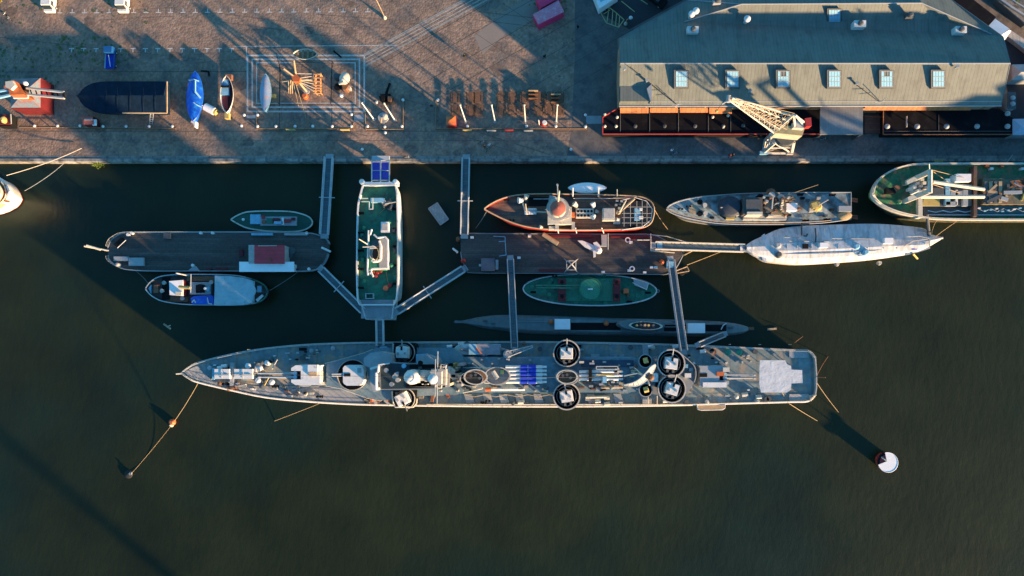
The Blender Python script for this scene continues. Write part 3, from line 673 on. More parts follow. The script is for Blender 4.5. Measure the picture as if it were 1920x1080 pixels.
part('funnel_top', MB().lathe(W(704, 476, z+4.75), [(.5, 0), (.5, .2)], 16, 1, 2.1), M['black'], fu)
part('uptake', MB().pb(698, 450, 710, 462, z, z+3), M['darkgrey'], fe)
part('mast', MB().tube(W(699, 464, z), W(699, 464, z)+UP*11, .15, 6, .07).tube(W(680, 463, z+6), W(703, 462.5, z+6), .09).tube(W(693, 466, z+8), W(706, 465, z+8), .07), M['cream'], fe)
blk('deck_locker', 714, 416, 729, 435, z, z+1.5, M['white_clean'], fe); blk('roof_hatch', 716, 419, 727, 432, z+1.5, z+1.62, M['offwhite'], fe)
part('deckhouse', MB().pb(711, 447, 727, 504, z, z+2.4), M['lightgrey'], fe)
for x, y in ((702, 510), (709, 512), (715, 509), (706, 518)): lat('red_barrel', x, y, z, [(.26, 0), (.28, .4), (.26, .7)], M['red'], fe, 10)
blk('equipment_chest', 700, 503, 720, 506, z, z+1.2, M['yellow'], fe)
blk('gantry_table', 695, 371, 720, 379, z, z+1.2, M['paleblue'], fe)
part('gantry', MB().path([W(678, 378, z+2), W(692, 378, z+2), W(692, 392, z+2), W(699, 392, z+2), W(699, 371, z+2)], .1).path([W(678, 372, z+2), W(690, 372, z+2)], .1).tube(W(692, 392, z+2), W(692, 392, z), .1).tube(W(699, 392, z+2), W(699, 392, z), .1).tube(W(678, 378, z+2), W(678, 378, z), .1), M['alu'], fe)
winch(fe, 727, 382, z, .5, 1.2); winch(fe, 735, 388, z, 1.2, 1.0); lat('capstan', 721, 381, z, [(.5, 0), (.3, .5), (.5, 1)], M['cream'], fe)
tb('derrick_boom', W(722, 382, z+1), W(745, 378, z+2), .1, M['cream'], fe); part('railing_frame', MB().pb(685, 550, 700, 551, z, z+1).pb(685, 559, 700, 560, z, z+1).pb(685, 551, 686, 559, z, z+1).pb(699, 551, 700, 559, z, z+1), M['alu'], fe)
lat('capstan', 725, 541, z, [(.5, 0), (.3, .5), (.5, .9)], M['rust'], fe); lat('capstan', 733, 536, z, [(.4, 0), (.25, .5), (.4, .8)], M['darkred'], fe)
for y in (400, 437, 470, 505, 540): bitts(fe, [(677, y), (742, y-8)], z)
for x, y in ((731, 420), (730, 460), (684, 430), (684, 530), (735, 500)): cowl(fe, x, y, z, .9, .2, 'green_house', 1)
for i, (x, y) in enumerate(((679, 441), (682, 446), (680, 487), (739, 432), (741, 520), (740, 470))): blk('deck_box', x-3, y-4, x+2, y+4, z, z+.6, M['darkgrey'] if i % 2 else M['green_house'], fe)
part('deck_line', MB().path([W(724, 510, z+.2), W(727, 528, z+.15), W(732, 536, z+.15)], .06).path([W(712, 400, z+.2), W(727, 386, z+.2)], .06), M['rope'], fe)
# ---- work raft ----
rt = thing('raft', 'small grey rectangular work raft floating between the ferry and the right-hand gangway', 'raft', W(822, 400, 0))
rc = [(803, 391), (820, 380), (841, 411), (826, 422)]
part('deck', MB().pp(rc, .25, .5), mat('raft_boards', (.22, .28, .29), .8, .2, 1.5, pattern=('x', .5, .2, .1)), rt); part('float', MB().pp([(804, 391), (820, 381), (840, 411), (826, 421)], -.4, .25), M['black'], rt)
part('edge_beam', MB().path([W(x, y, .55) for x, y in rc], .09, True), M['lightgrey'], rt)
# ---- barges ----
def barge(label, st, z, x, y, k=3, zf=None):
    t_ = boat_root('barge', label, 'barge', x, y)
    A, B = stations(st, zf or (lambda t: z), k)
    hull(t_, A, B, M['black'], M['plank_dark'], .98, .6, .6, None, bul=0, crown=.08)
    return t_, A, B
bz = 2.4
b1, A, B = barge('dark-decked barge carrying a small hut with a red roof', [(202, 466, 203, 478), (208, 451, 207, 490), (220, 442, 227, 502), (237, 436.5, 246, 506.5), (300, 436, 300, 508.5), (420, 435.5, 420, 508.5), (520, 436, 520, 508.5), (577, 437, 585, 508), (600, 442, 604, 499), (614, 450, 612, 489), (618.5, 458, 617, 476)], bz, 410, 472)
railing(b1, A[1:], M['lightgrey'], 1.0, .03, 2); railing(b1, B[1:], M['lightgrey'], 1.0, .03, 2)
for P_ in (A, B): part('rubbing_strake', MB().path(P_, .12), M['navygrey'], b1)
hz = bz+3.4
h_ = blk('hut', 466, 460, 533, 494, bz, hz-.2, M['offwhite'], b1)
r_ = part('red_roof', MB().pb(477, 459.5, 533, 494.5, hz-.2, hz+.1), mat('red_felt_roof', (.50, .045, .06), .7, .12, .7, pattern=('y', .8, .15, .05)), h_)
blk('side_roof', 466, 459.5, 476.5, 490.3, hz-.5, hz-.25, M['white_clean'], h_); blk('awning_roof', 448.5, 490.8, 551, 509.5, hz-.65, hz-.4, M['white_clean'], h_)
part('awning_wall', MB().pb(452, 494, 548, 507, bz, hz-.65), M['white'], h_)
tb('ridge_strip', W(484, 461, hz+.15), W(519, 460.5, hz+.15), .08, M['offwhite'], r_); lat('chimney', 507, 488, hz, [(.25, 0), (.25, .5)], M['rust'], r_, 8)
for x0, y0, x1, y1, m in ((213, 481, 240, 489, 'lightgrey'), (241, 483, 269, 498, 'lightgrey'), (306, 437, 319, 447, 'darkgrey'), (471, 437, 511, 441, 'paleblue'), (533, 437, 575, 441, 'lightgrey')): blk('bench', x0, y0, x1, y1, bz, bz+.55, M[m], b1)
part('hatch', MB().pp([(213, 458), (227, 445), (234, 451), (220, 465)], bz, bz+.6), M['black'], b1)
part('hatch_rail', MB().tube(W(220, 465, bz+.9), W(236, 450, bz+.9), .08), M['alu'], b1)
for x, y in ((379, 437.5), (401, 437.5), (577, 438), (364, 498), (581, 505), (243, 441), (250, 438)): lat('mooring_post', x, y, bz, [(.22, 0), (.22, .7), (.3, .75)], M['white'], b1, 8)
part('sloping_ramp', MB().pp([(352, 508), (362, 499), (367, 499), (374, 508)], bz, bz+.35), M['lightgrey'], b1)
lat('life_ring_stand', 225, 497, bz, [(.35, 0), (.35, 1.1), (.2, 1.2)], M['offwhite'], b1); lat('cable_drum', 549, 471, bz, [(.7, 0), (.7, .08), (.3, .1), (.3, .6), (.7, .62), (.7, .7)], M['darkgrey'], b1); lat('cable_drum', 546, 479, bz, [(.5, 0), (.5, .08), (.2, .1), (.2, .5), (.5, .52), (.5, .6)], M['darkgrey'], b1)
for x0, y0, x1, y1 in ((405, 502, 425, 506), (551, 503, 558, 507), (386, 503, 396, 506), (448, 468, 455, 480)): blk('crate', x0, y0, x1, y1, bz, bz+.5, M['darkred'], b1)
part('bowsprit', MB().tube(W(204, 470, 2.6), W(158, 461.5, 3.4), .16, 6).tube(W(189, 468, 3.2), W(162, 460, 3.9), .22, 6), M['cream'], b1)
part('figure_beam', MB().tube(W(603, 464, 3.2), W(620, 472, 3.2), .2), M['white'], b1)
b2, A, B = barge('dark-decked barge moored below the red lightship, with a white ship propeller on its deck', [(863.5, 446, 864, 472), (867, 440, 866, 486), (872, 438.5, 875, 506), (890, 438, 888, 511.5), (1000, 438.3, 1000, 512), (1100, 438.8, 1100, 513), (1180, 439.2, 1180, 513.6), (1222, 440, 1232, 514.5), (1250, 452, 1250, 514), (1270, 464, 1266, 505), (1283, 473, 1281, 478)], bz, 1060, 475)
for P_ in (A, B): part('rubbing_strake', MB().path(P_, .10), M['navygrey'], b2); railing(b2, B[4:-6], M['darkgrey'], 1.0, .035, 2); railing(b2, A[4:14], M['darkgrey'], 1.0, .035, 2)
c_ = W(902, 484, bz); blk('booth', 902, 484, 927, 507, bz, bz+2.0, mat('dark_blue_roof', (.012, .04, .085), .6, .2, 1), b2); blk('booth_counter', 929, 487, 934, 505, bz, bz+1.0, M['lightgrey'], b2)
lg = W(1018, 440, bz+.5); tb('timber_pile', W(1018, 439, bz+.6), W(1046, 457, bz+.6), .45, M['wood_pale'], b2, 10)
part('ship_propeller', MB().lathe(W(1122, 470, bz), [(.7, 0), (.6, .9), (.2, 1.3)], 12).prism([W(x, y, bz+.8) for x, y in ((1083, 451), (1092, 451), (1105, 456), (1122, 464), (1124, 473), (1112, 471), (1096, 463))], bz+.3).prism([W(x, y, bz+1) for x, y in ((1112, 455), (1119, 453), (1127, 462), (1126, 472), (1119, 470))], bz+.2).prism([W(x, y, bz+.9) for x, y in ((1112, 470), (1118, 470), (1117, 481), (1113, 482))], bz+.3), M['white'], b2)
fr = MB(); pc = W(1070.5, 498.5, bz)
for dx, dy in ((-1, -1), (1, -1), (1, 1), (-1, 1)): fr.tube(pc+Vector((dx*1.0, dy*1.0, 0)), pc+Vector((dx*.7, dy*.7, 2.2)), .12, 5)
for dx, dy in ((-1, -1), (1, -1), (1, 1), (-1, 1)): fr.tube(pc+Vector((dx*.7, dy*.7, 2.2)), pc+Vector((0, 0, 3)), .12, 5); fr.tube(pc+Vector((dx*.85, dy*.85, 1)), pc+Vector((-dy*.85, dx*.85, 1)), .09, 5)
for dx, dy in ((-1, -1), (1, -1), (1, 1), (-1, 1)): fr.tube(pc+Vector((dx*.85, dy*.85, 1)), pc+Vector((dx*1.3, dy*1.3, 0)), .1, 5)
part('tripod_frame', fr, M['lightgrey'], b2)
def lifering(p, x, y, z): part('lifebuoy', MB().ring(W(x, y, z), .5, .2, .18, 16), M['white'], p)
lifering(b2, 1177, 450, bz+.3); lifering(b2, 1185, 504, bz+.3)
for x, y in ((1183, 454), (1180, 507), (1209, 511), (973, 483), (885, 445), (901, 497), (993, 442), (1131, 510), (1222, 501), (1230, 501)): blk('marker_box', x-3, y-2, x+3, y+2, bz, bz+.6, M['white'], b2)
lat('fender_buoy', 1240, 492, bz, [(.3, 0), (.5, .5), (.3, 1), (.1, 1.2)], M['orange'], b2); lat('fender_buoy', 861, 450, .6, [(.3, 0), (.55, .7), (.4, 1.8), (.2, 2.4)], M['rust'], b2); lat('fender_buoy', 869, 490, 2.4, [(.3, 0), (.45, .5), (.2, .9)], M['red'], b2)
part('white_arm', MB().tube(W(849, 466, 2.2), W(858, 473, 2.6), .2), M['white'], b2)
part('low_railing', MB().path([W(925, 443, bz+1), W(947, 444, bz+1), W(947, 452, bz+1), W(935, 453, bz+1)], .07).path([W(947, 452, bz+1), W(949, 478, bz+1), W(936, 480, bz+1)], .07), M['paleblue'], b2)
part('stair_frame', MB().pb(1128, 440, 1138, 462, bz, bz+.7).path([W(1128, 440, bz+1.6), W(1128, 463, bz+.6)], .07).path([W(1140, 438, bz+2.2), W(1140, 468, bz+1)], .08), M['lightgrey'], b2)
for x0, y0, x1, y1 in ((1030, 441, 1110, 445), (1145, 443, 1215, 446), (1180, 447, 1192, 449), (1010, 505, 1060, 509)): blk('gutter_board', x0, y0, x1, y1, bz, bz+.3, M['darkred'], b2)
blk('gangway_landing', 1220, 452, 1234, 468, bz, 2.95, M['plank_dark'], b2); blk('gangway_chest', 1232, 454, 1242, 468, bz, 3.1, M['paleblue'], b2)
part('landing_beams', MB().path([W(1195, 450, bz+1), W(1218, 450, bz+1)], .1).path([W(1220, 438, bz+1), W(1220, 470, bz+1), W(1265, 474, bz+1)], .1).path([W(1220, 440, bz+1), W(1250, 443, bz+1), W(1300, 458, bz+1)], .08), M['cream'], b2)
blk('gangway_chest', 1250, 490, 1263, 502, bz, 3.2, M['paleblue'], b2)
for x, y in ((1278, 511), (1285, 507), (1270, 507)): lat('old_tyre', x, y, 1.2, [(.55, 0), (.6, .25), (.55, .5)], M['rubber'], b2)
part('outrigger_frame', MB().path([W(1262, 510, bz), W(1288, 500, 2), W(1292, 508, 2), W(1270, 512, 2)], .1).tube(W(1283, 478, bz), W(1298, 470, bz+.3), .12), M['wood_pale'], b2)
# ---- red lightship ----
lz = 4.6
ls = boat_root('lightship', 'red-hulled lightship with brown deck and a round red lantern, above the centre barge', 'ship', 1066, 395)
A, B = stations([(909, 393, 909, 394), (918, 386, 920, 400), (935, 377, 940, 410), (957, 370, 965, 420), (985, 366.5, 990, 426.5), (1020, 365.5, 1022, 430.5), (1070, 366, 1070, 432.2), (1130, 367, 1130, 432), (1180, 369, 1180, 430.5), (1205, 372, 1207, 427), (1219, 380, 1220, 418), (1225, 391, 1225, 402)], lambda t: lz+.8*(1-t)**3+.35*t**4)
hull(ls, A, B, M['red'], M['wood_deck'], .95, 2.0, 1.5, M['darkred'], bul=.85, mb_=M['red'])
part('rail_cap', MB().path([p+UP*.96 for p in A+B[::-1]], .13, True), M['wood_pale'], ls)
z = lz
tw = blk('deckhouse', 1027, 388, 1072, 420, z, z+2.4, M['cream'], ls); tw2 = part('upper_deck', MB().pp([(1029, 372), (1038, 372), (1046, 380), (1064, 382), (1072, 392), (1068, 408), (1050, 414), (1032, 408), (1029, 390)], z+2.4, z+2.7), M['offwhite'], ls)
lt = part('lantern_tower', MB().lathe(W(1045, 393, z+2.7), [(1.5, 0), (1.4, 3.0), (1.6, 3.1)], 20), M['cream'], ls, True)
c_ = W(1046, 390, z+7.0); part('lantern_room', MB().lathe(Vector((c_.x, c_.y, z+5.8)), [(1.25, 0), (1.25, 1.2)], 16), M['glass'], lt)
part('lantern_dome', MB().lathe(c_, [(1.34, 0), (1.28, .22), (.8, .42), (.15, .55), (.15, .8)], 24), mat('red_lantern_roof', (.36, .11, .075), .5, .12, 1), lt, True)
part('gallery', MB().ring(Vector((c_.x, c_.y, z+5.5)), 2.0, .5, .12, 24).ring(Vector((c_.x, c_.y, z+6.5)), 2.0, .08, .08, 24), M['offwhite'], lt)
for a in range(0, 360, 60): tb('strut', Vector((c_.x, c_.y, z+5.5))+Vector((math.cos(R(a))*1.9, math.sin(R(a))*1.9, 0)), W(1045, 393, z+2.7)+Vector((math.cos(R(a))*2.2, math.sin(R(a))*2.2, 0)), .08, M['offwhite'], lt)
tb('main_mast', W(1045, 391, z), W(1045, 391, z)+UP*16, .22, M['cream'], ls, 8, .12)
tb('yard', W(1045, 347, 9), W(1046, 376, 9), .10, M['lightgrey'], ls); lat('yard_block', 1045, 347, 8.9, [(.2, 0), (.2, .3)], M['lightgrey'], ls, 8)
part('platform_wing', MB().pp([(1030, 366), (1042, 368), (1046, 378), (1030, 380)], z+2.4, z+2.6), M['lightgrey'], ls)
for x0, y0, x1, y1, zz, m in ((1029, 424, 1047, 430, 1.6, 'cream'), (1041, 404, 1048, 430, 2.0, 'offwhite'), (1048, 412, 1068, 419, 1.7, 'yellow'), (1072, 416, 1078, 430, 1.5, 'offwhite'), (1062, 398, 1078, 406, 1.9, 'orange')): blk('deck_structure', x0, y0, x1, y1, z, z+zz, M[m], ls)
sk = blk('skylight_house', 1080, 391, 1113, 408, z, z+1.5, M['cream'], ls)
for i in range(5):
    for y in (396, 404): lat('porthole', 1084+i*6.3, y, z+1.5, [(.24, 0), (.24, .06)], M['black'], sk, 10)
cowl(ls, 1080, 389, z, 1.9, .32, 'cream', 2.5); cowl(ls, 1112, 390, z, 1.9, .3, 'white', 2.0); cowl(ls, 1113, 407, z, 1.7, .3, 'white', 4)
ah = blk('aft_house', 1130, 390, 1153, 413, z, z+2.1, M['cream'], ls); blk('roof_plate', 1132, 391, 1151, 410, z+2.1, z+2.25, M['offwhite'], ah)
for x, y in ((1120, 399), (1160, 401), (1016, 428), (1158, 414)): cowl(ls, x, y, z, 1.2, .22, 'offwhite', 3)
blk('pale_chest', 1150, 409, 1163, 420, z, z+.8, M['lightgrey'], ls)
fh = part('windlass', MB().pb(985, 391, 1006, 402, z, z+.5).tube(W(984, 396, z+.9), W(1007, 396, z+.9), .35, 10), M['lightgrey'], ls)
for i in range(4): part('windlass_drum', MB().tube(W(987+i*5, 391, z+.8), W(987+i*5, 402, z+.8), .4, 10), M['white'], fh)
cowl(ls, 979, 378, z, 1.5, .35, 'white', 3.3); cowl(ls, 986, 375, z, 1.8, .3, 'cream', 1.2)
part('chain_pipe', MB().path([W(980, 380, z+1), W(985, 397, z+1), W(990, 400, z+.6)], .2).tube(W(1006, 397, z+1), W(1024, 398, z+1), .12), M['cream'], ls)
blk('deck_hatch', 991, 370, 1028, 386, z, z+.5, M['black'], ls)
part('foremast', MB().tube(W(987, 397, z), W(987, 397, z)+UP*8, .16, 6, .08), M['wood_pale'], ls)
mz = z+5
part('aft_mast', MB().tube(W(1160, 400, z), W(1160, 400, z)+UP*13, .2, 8, .1).tube(W(1157, 355, 8.5), W(1157, 368, 8.5), .08), M['cream'], ls)
part('aft_boom', MB().tube(W(1158, 401, z+1.5), W(1190, 372, z+3), .2, 6).tube(W(1150, 371, z+2), W(1190, 371, z+3), .12), M['wood_pale'], ls)
for x, y in ((1157, 376), (1162, 382), (1155, 384), (1165, 377), (1170, 381), (1161, 390), (1166, 394)): blk('winch_gear', x-2, y-2, x+3, y+2, z, z+1.2, M['offwhite' if x % 2 else 'darkgrey'], ls)
af = MB()
for x in (1170, 1182, 1194, 1204, 1213): af.tube(W(x, 377, z+2.2), W(x, 425, z+2.2), .035, 4)
for y in (388, 400, 408, 418): af.tube(W(1166, y, z+2.2), W(1221, y, z+2.2), .035, 4)
for x, y in ((1170, 377), (1170, 424), (1213, 380), (1213, 422), (1194, 400)): af.tube(W(x, y, z+2.2), W(x, y, z), .06, 4)
part('awning_frame', af, M['lightgrey'], ls)
dh = blk('companionway', 1190, 390, 1201, 413, z, z+1.4, M['paleblue'], ls); blk('companionway_top', 1199, 390, 1205, 394, z, z+1.5, M['white'], ls); blk('companionway_top', 1198, 405, 1206, 410, z, z+1.5, M['white'], ls)
part('rail_posts', MB().path([W(x, 432, z+1.0) for x in (1040, 1080, 1120)], .06), M['white'], ls)
for x in (1045, 1079, 1128): tb('rail_stay', W(x, 427, z+1.5), W(x+(2 if x < 1100 else 4), 437, z-.3), .09, M['white'], ls)
bitts(ls, [(950, 376), (960, 414), (1195, 375), (1185, 425)], z+.1)
part('stanchion_row', MB().path([W(x, 373, z+.9) for x in (1000, 1040)], .05).path([W(x, 372, z+1.1) for x in (1075, 1150)], .05), M['white'], ls)
for x in (1074, 1122): part('davit', MB().path([W(x, 369, z), W(x, 366, z+2.4), W(x, 352, z+2.6)], .13, n=6), M['white'], ls)
small_boat('lifeboat', 'white covered lifeboat hanging on davits outside the lightship', 1101, 352.5, 4.4, 6.9, 1.9, .9, 0, M['white'], M['wood'], M['white_clean'])
part('railing_top', MB().path([W(1167, 375, z+1.2), W(1190, 370, z+1.2), W(1212, 377, z+1.2), W(1223, 392, z+1.2), W(1221, 412, z+1.2), W(1205, 425, z+1.2), W(1166, 431, z+1.2)], .07), M['white'], ls)
# ---- patrol boat ----
pz = 3.8
pb_ = boat_root('patrol_boat', 'grey naval patrol boat with dark covered bow gun, moored alone near the quay', 'naval vessel', 1424, 390)
A, B = stations([(1249, 392, 1249, 393), (1257, 384, 1260, 400), (1278, 376, 1285, 408), (1310, 369.5, 1320, 415), (1350, 366, 1350, 419), (1400, 363, 1400, 420.5), (1475, 361.5, 1475, 420.5), (1540, 361, 1540, 418), (1595, 361, 1595, 411)], lambda t: pz+.9*(1-t)**2)
mpd = mat('worn_blue_grey_deck', (.21, .29, .31), .7, .25, .4, (.12, .125, .12), .16, fine=1.6)
hull(pb_, A, B, M['navygrey'], mpd, .92, 2.0, 0, M['darkgrey'], bul=0)
part('toe_rail', MB().path([p+UP*.1 for p in A+B[::-1]], .10), M['lightgrey'], pb_); railing(pb_, [p+Vector((0, -.2, 0)) for p in A[1:24]], M['lightgrey'], 1, .03, 2); railing(pb_, [p+Vector((0, .2, 0)) for p in B[1:30]], M['wood_pale'], 1, .04, 2)
z = pz
gt = part('gun_shield_cover', MB().lathe(W(1366, 390, z+.2), [(1.95, 0), (1.95, 1.4), (1.6, 1.9), (.8, 2.1)], 20, 1.05, 1), mat('dark_canvas', (.035, .045, .06), .75, .2, 1), pb_, True)
part('gun_platform', MB().lathe(W(1366, 391, z), [(2.1, 0), (2.1, .3)], 24), M['black'], pb_); tb('gun_barrel', W(1364, 389, z+1.9), W(1351, 389, z+2.1), .12, M['navygrey'], pb_)
blk('ammunition_locker', 1362, 402, 1378, 411, z, z+1.1, M['yellow'], pb_); blk('ammunition_locker', 1377, 395, 1386, 404, z, z+1.3, M['offwhite'], pb_)
cb = blk('bridge', 1394, 370, 1430, 402, z, z+2.9, mat('dark_bridge_roof', (.085, .08, .075), .7, .2, 1.2), pb_); blk('bridge_screen', 1401, 397, 1430, 402.5, z, z+3.3, M['cream'], cb); blk('bridge_top', 1399, 374, 1427, 395, z+2.9, z+3.15, M['darkgrey'], cb)
blk('cabin_trunk', 1394, 404, 1475, 412, z, z+.9, M['cream'], pb_); blk('cabin', 1430, 372, 1475, 403, z, z+1.5, mat('olive_deckhouse', (.21, .19, .15), .7, .3, 1.4), pb_)
part('mast', MB().lattice(W(1448, 385, z+1.4), W(1448, 385, z+1.4)+UP*9, 1.3, .5, 7, .06), M['cream'], pb_)
tb('radar_antenna', W(1447, 392, 10), W(1449, 370, 10), .12, M['offwhite'], pb_); lat('radar_dish', 1447, 366, 6.5, [(.6, 0), (.6, .15)], M['offwhite'], pb_, 16)
tb('whip_aerial', W(1472, 367, z), W(1534, 346.5, 8), .045, M['rope'], pb_, 4); tb('whip_aerial', W(1430, 400, z), W(1458, 380, 6.5), .12, M['cream'], pb_, 5); tb('whip_aerial', W(1450, 385, z+1.5), W(1472, 408, z+2), .09, M['yellow'], pb_, 5)
lat('searchlight', 1445, 363, z+1.5, [(.7, 0), (.9, .2), (.9, .3), (.4, .35)], M['rust'], pb_, 14); lat('searchlight', 1463, 371, z+1.5, [(.5, 0), (.6, .6), (.3, .8)], M['offwhite'], pb_)
rgp = random.Random(9)
for i in range(34):
    x = 1432+rgp.random()*62; y = 366+rgp.random()*38; w_ = 1+2.5*rgp.random(); part('deck_machinery', MB().pb(x-w_, y-w_*.7, x+w_, y+w_*.7, z, z+1.2+2.2*rgp.random()), M[('cream', 'wood_brown', 'darkgrey', 'offwhite', 'rust', 'wood_pale', 'lightgrey')[i % 7]], pb_)
for i, (x, y, w_, h2, m) in enumerate(((1436, 375, 6, 4, 'offwhite'), (1432, 383, 5, 6, 'black'), (1440, 397, 7, 4, 'darkgrey'), (1455, 376, 4, 5, 'rust'), (1462, 383, 6, 4, 'darkgrey'), (1468, 377, 4, 6, 'cream'), (1456, 394, 6, 4, 'wood_brown'), (1466, 390, 4, 4, 'offwhite'), (1445, 404, 8, 3, 'offwhite'), (1438, 367, 8, 3, 'cream'), (1500, 390, 5, 5, 'wood_brown'), (1427, 366, 8, 4, 'black'))): blk('deck_fitting', x-w_/2, y-h2/2, x+w_/2, y+h2/2, z, z+2.1+.3*(i % 3), M[m], pb_)
blk('white_cabin', 1475, 381, 1495, 395, z, z+1.9, M['white_clean'], pb_)
ag = part('aft_gun', MB().lathe(W(1529, 388, z), [(1.2, 0), (1.0, .6), (.6, 1.4)], 12).box(W(1526, 386, z+1), 1.2, 1.0, .8, .3), M['yellow'], pb_); tb('gun_barrel', W(1530, 387, z+1.6), W(1553, 374, z+2.2), .12, M['navygrey'], ag)
blk('gun_base', 1518, 390, 1542, 397, z, z+.7, M['cream'], pb_)
sb = blk('stern_locker', 1573, 386, 1597, 396.5, z, z+1.0, M['lightgrey'], pb_)
for x, y in ((1312, 379), (1312, 401)): lat('hatch_opening', x, y, z+.55, [(.5, 0), (.5, .3)], M['black'], pb_)
for x, y in ((1320, 386), (1321, 402)): lat('anchor_capstan', x, y, z+.3, [(.35, 0), (.25, .5), (.4, .9)], M['cream'], pb_)
bitts(pb_, [(1275, 393), (1290, 388), (1500, 365), (1510, 414), (1560, 366), (1550, 412)], z+.3)
for x in (1602, 1606): part('stern_bracket', MB().tube(W(1595, x-1230, 2), W(1608, x-1228, 2), .2).tube(W(1595, x-1198, 2), W(1608, x-1196, 2), .2), M['rust'], pb_)
lat('pale_patch_hatch', 1300, 393, z+.6, [(.9, 0), (.9, .2)], M['wood_pale'], pb_); part('net_bundle', MB().lathe(W(1583, 405, z), [(1.2, 0), (1.1, .5), (.5, .8)], 14, 1.1, .7), M['rope'], pb_, True)
for x, y, m in ((1480, 403, 'black'), (1488, 372, 'darkgrey'), (1505, 371, 'black'), (1515, 375, 'darkgrey'), (1535, 371, 'lightgrey'), (1556, 379, 'darkgrey'), (1560, 393, 'black'), (1548, 404, 'darkgrey'), (1410, 409, 'black'), (1335, 408, 'black'), (1340, 378, 'darkgrey')): blk('deck_locker', x-3, y-2, x+4, y+2, z, z+.6, M[m], pb_)
# ---- white covered ship ----
wz = 3.0
ws = boat_root('covered_ship', 'ship wrapped from bow to stern under a white tarpaulin tent', 'ship', 1578, 458)
A, B = stations([(1395, 463, 1395, 467), (1410, 452, 1412, 479), (1434, 441, 1437, 489), (1460, 430, 1462, 493), (1500, 424.5, 1500, 496), (1560, 422, 1560, 493), (1645, 420.5, 1630, 487.5), (1726, 428, 1690, 479), (1738, 438, 1722, 472), (1766, 446, 1766, 448)], lambda t: wz+.6*(1-2*t)**2)
hull(ws, A, B, M['offwhite'], M['lightgrey'], .96, 2, 2, M['darkgrey'])
mt = mat('white_tarpaulin', (.58, .585, .585), .75, .10, .9, (.42, .43, .43), .14, fine=1.6, bump=.05, streak=-.25, pattern=('x', 2.1, .12, .05))
cv = MB(); n = len(A); rows = []
for i in range(n):
    t = i/(n-1); a_, b_ = A[i], B[i]; f = min(1, t/.08, (1-t)/.05); rg = a_.lerp(b_, .66); rg.z += .95+.45*f*min(1, (a_-b_).length/6)
    q1 = a_.lerp(b_, .22); q1.z += .6+.25*f; q2 = a_.lerp(b_, .46); q2.z += .85+.4*f; q3 = a_.lerp(b_, .86); q3.z += .75+.3*f
    a1 = a_+UP*.45; b1_ = b_+UP*.35
    rows += [a_-UP*.3, a1, q1, q2, rg, q3, b1_, b_-UP*.5]
cv.add(rows, [(i*8+j, (i+1)*8+j, (i+1)*8+j+1, i*8+j+1) for i in range(1, n-2) for j in range(7)])
part('tarpaulin_cover', cv, mt, ws)
for x0, y0, x1, y1 in ((1433, 440, 1437, 488),): part('bow_flap', MB().pp([(1431, 440), (1434, 438), (1436, 448), (1430, 462), (1438, 482), (1437, 491), (1430, 487), (1424, 470), (1424, 456)], wz, wz+1.0), mt, ws)
part('bow_platform', MB().pp([(1388, 458), (1398, 460), (1398, 472), (1388, 471)], wz, wz+.5), M['white_clean'], ws)
for pts in ([(1503, 417, 3.8), (1503, 441, 4.6), (1512, 443, 4.6), (1514, 438, 4.6)], [(1529, 428, 4.2), (1530, 441, 4.7), (1529, 455, 4.8)]): part('tent_hoop', MB().path([W(*p) for p in pts], .16), M['darkgrey'], ws)
blk('vent_box', 1538, 455, 1553, 464, 3.9, 5.3, M['white_clean'], ws); blk('vent_box', 1659, 446, 1675, 456, 3.9, 5.3, M['white_clean'], ws); blk('vent_box', 1506, 457, 1516, 466, 3.9, 4.8, M['black'], ws)
for x0, x1, y in ((1480, 1555, 452), (1560, 1640, 447), (1590, 1660, 461), (1470, 1500, 445)): tb('tarpaulin_seam', W(x0, y, 4.35), W(x1, y+1, 4.35), .06, M['lightgrey'], ws, 4)
for x in (1455, 1474, 1493, 1520, 1545, 1570, 1598, 1625, 1655, 1680): tb('lashing', W(x, 426+abs(x-1570)*.06, 3.6), W(x+2, 466, 4.45), .06, M['lightgrey'], ws, 4)
part('tie_line', MB().path([W(1455, 476, 4.2), W(1500, 476, 4.35), (W(1565, 475, 4.35)), W(1640, 470, 4.3), W(1690, 462, 4.2)], .08), M['lightgrey'], ws)
for x, y, m in ((1620, 474, 'paleblue'), (1458, 479, 'darkgrey'), (1456, 461, 'lightgrey'), (1603, 463, 'paleblue')): lat('deck_fitting', x, y, 3.7, [(.6, 0), (.6, .9), (.35, 1.2)], M[m], ws)
part('torn_edge', MB().path([W(x, y, 4.3) for x, y in ((1595, 463), (1600, 472), (1611, 480), (1622, 478), (1629, 472), (1622, 468), (1611, 475))], .12), M['paleblue'], ws)
ss = part('stern_deck', MB().pp([(1720, 428), (1735, 430), (1742, 440), (1744, 466), (1722, 473), (1700, 478), (1698, 464), (1714, 456)], 2.9, 3.9), M['lightgrey'], ws)
tb('stern_spar', W(1738, 402, 6.0), W(1742, 441, 4.2), .28, M['darkgrey'], ws, 8); tb('jib_boom', W(1735, 447, 3.9), W(1768, 446, 4.1), .18, M['white'], ws)
part('stern_railing', MB().path([W(1700, 444, 4.9), W(1725, 443, 4.9), W(1742, 447, 4.9), W(1743, 463, 4.8)], .08).path([W(1695, 462, 4.8), W(1712, 452, 4.8), W(1740, 448, 4.9)], .08), M['offwhite'], ws)
blk('hatch_opening', 1710, 456, 1720, 468, 3.8, 4.4, M['bluecover'], ws); tb('yellow_spar', W(1712, 476, 4), W(1720, 485, 2.5), .18, M['yellow'], ws)
for x, y in ((1567, 496), (1646, 494)): lat('fender', x, y, 1.6, [(.3, 0), (.4, .5), (.3, 1.1)], M['offwhite'], ws)
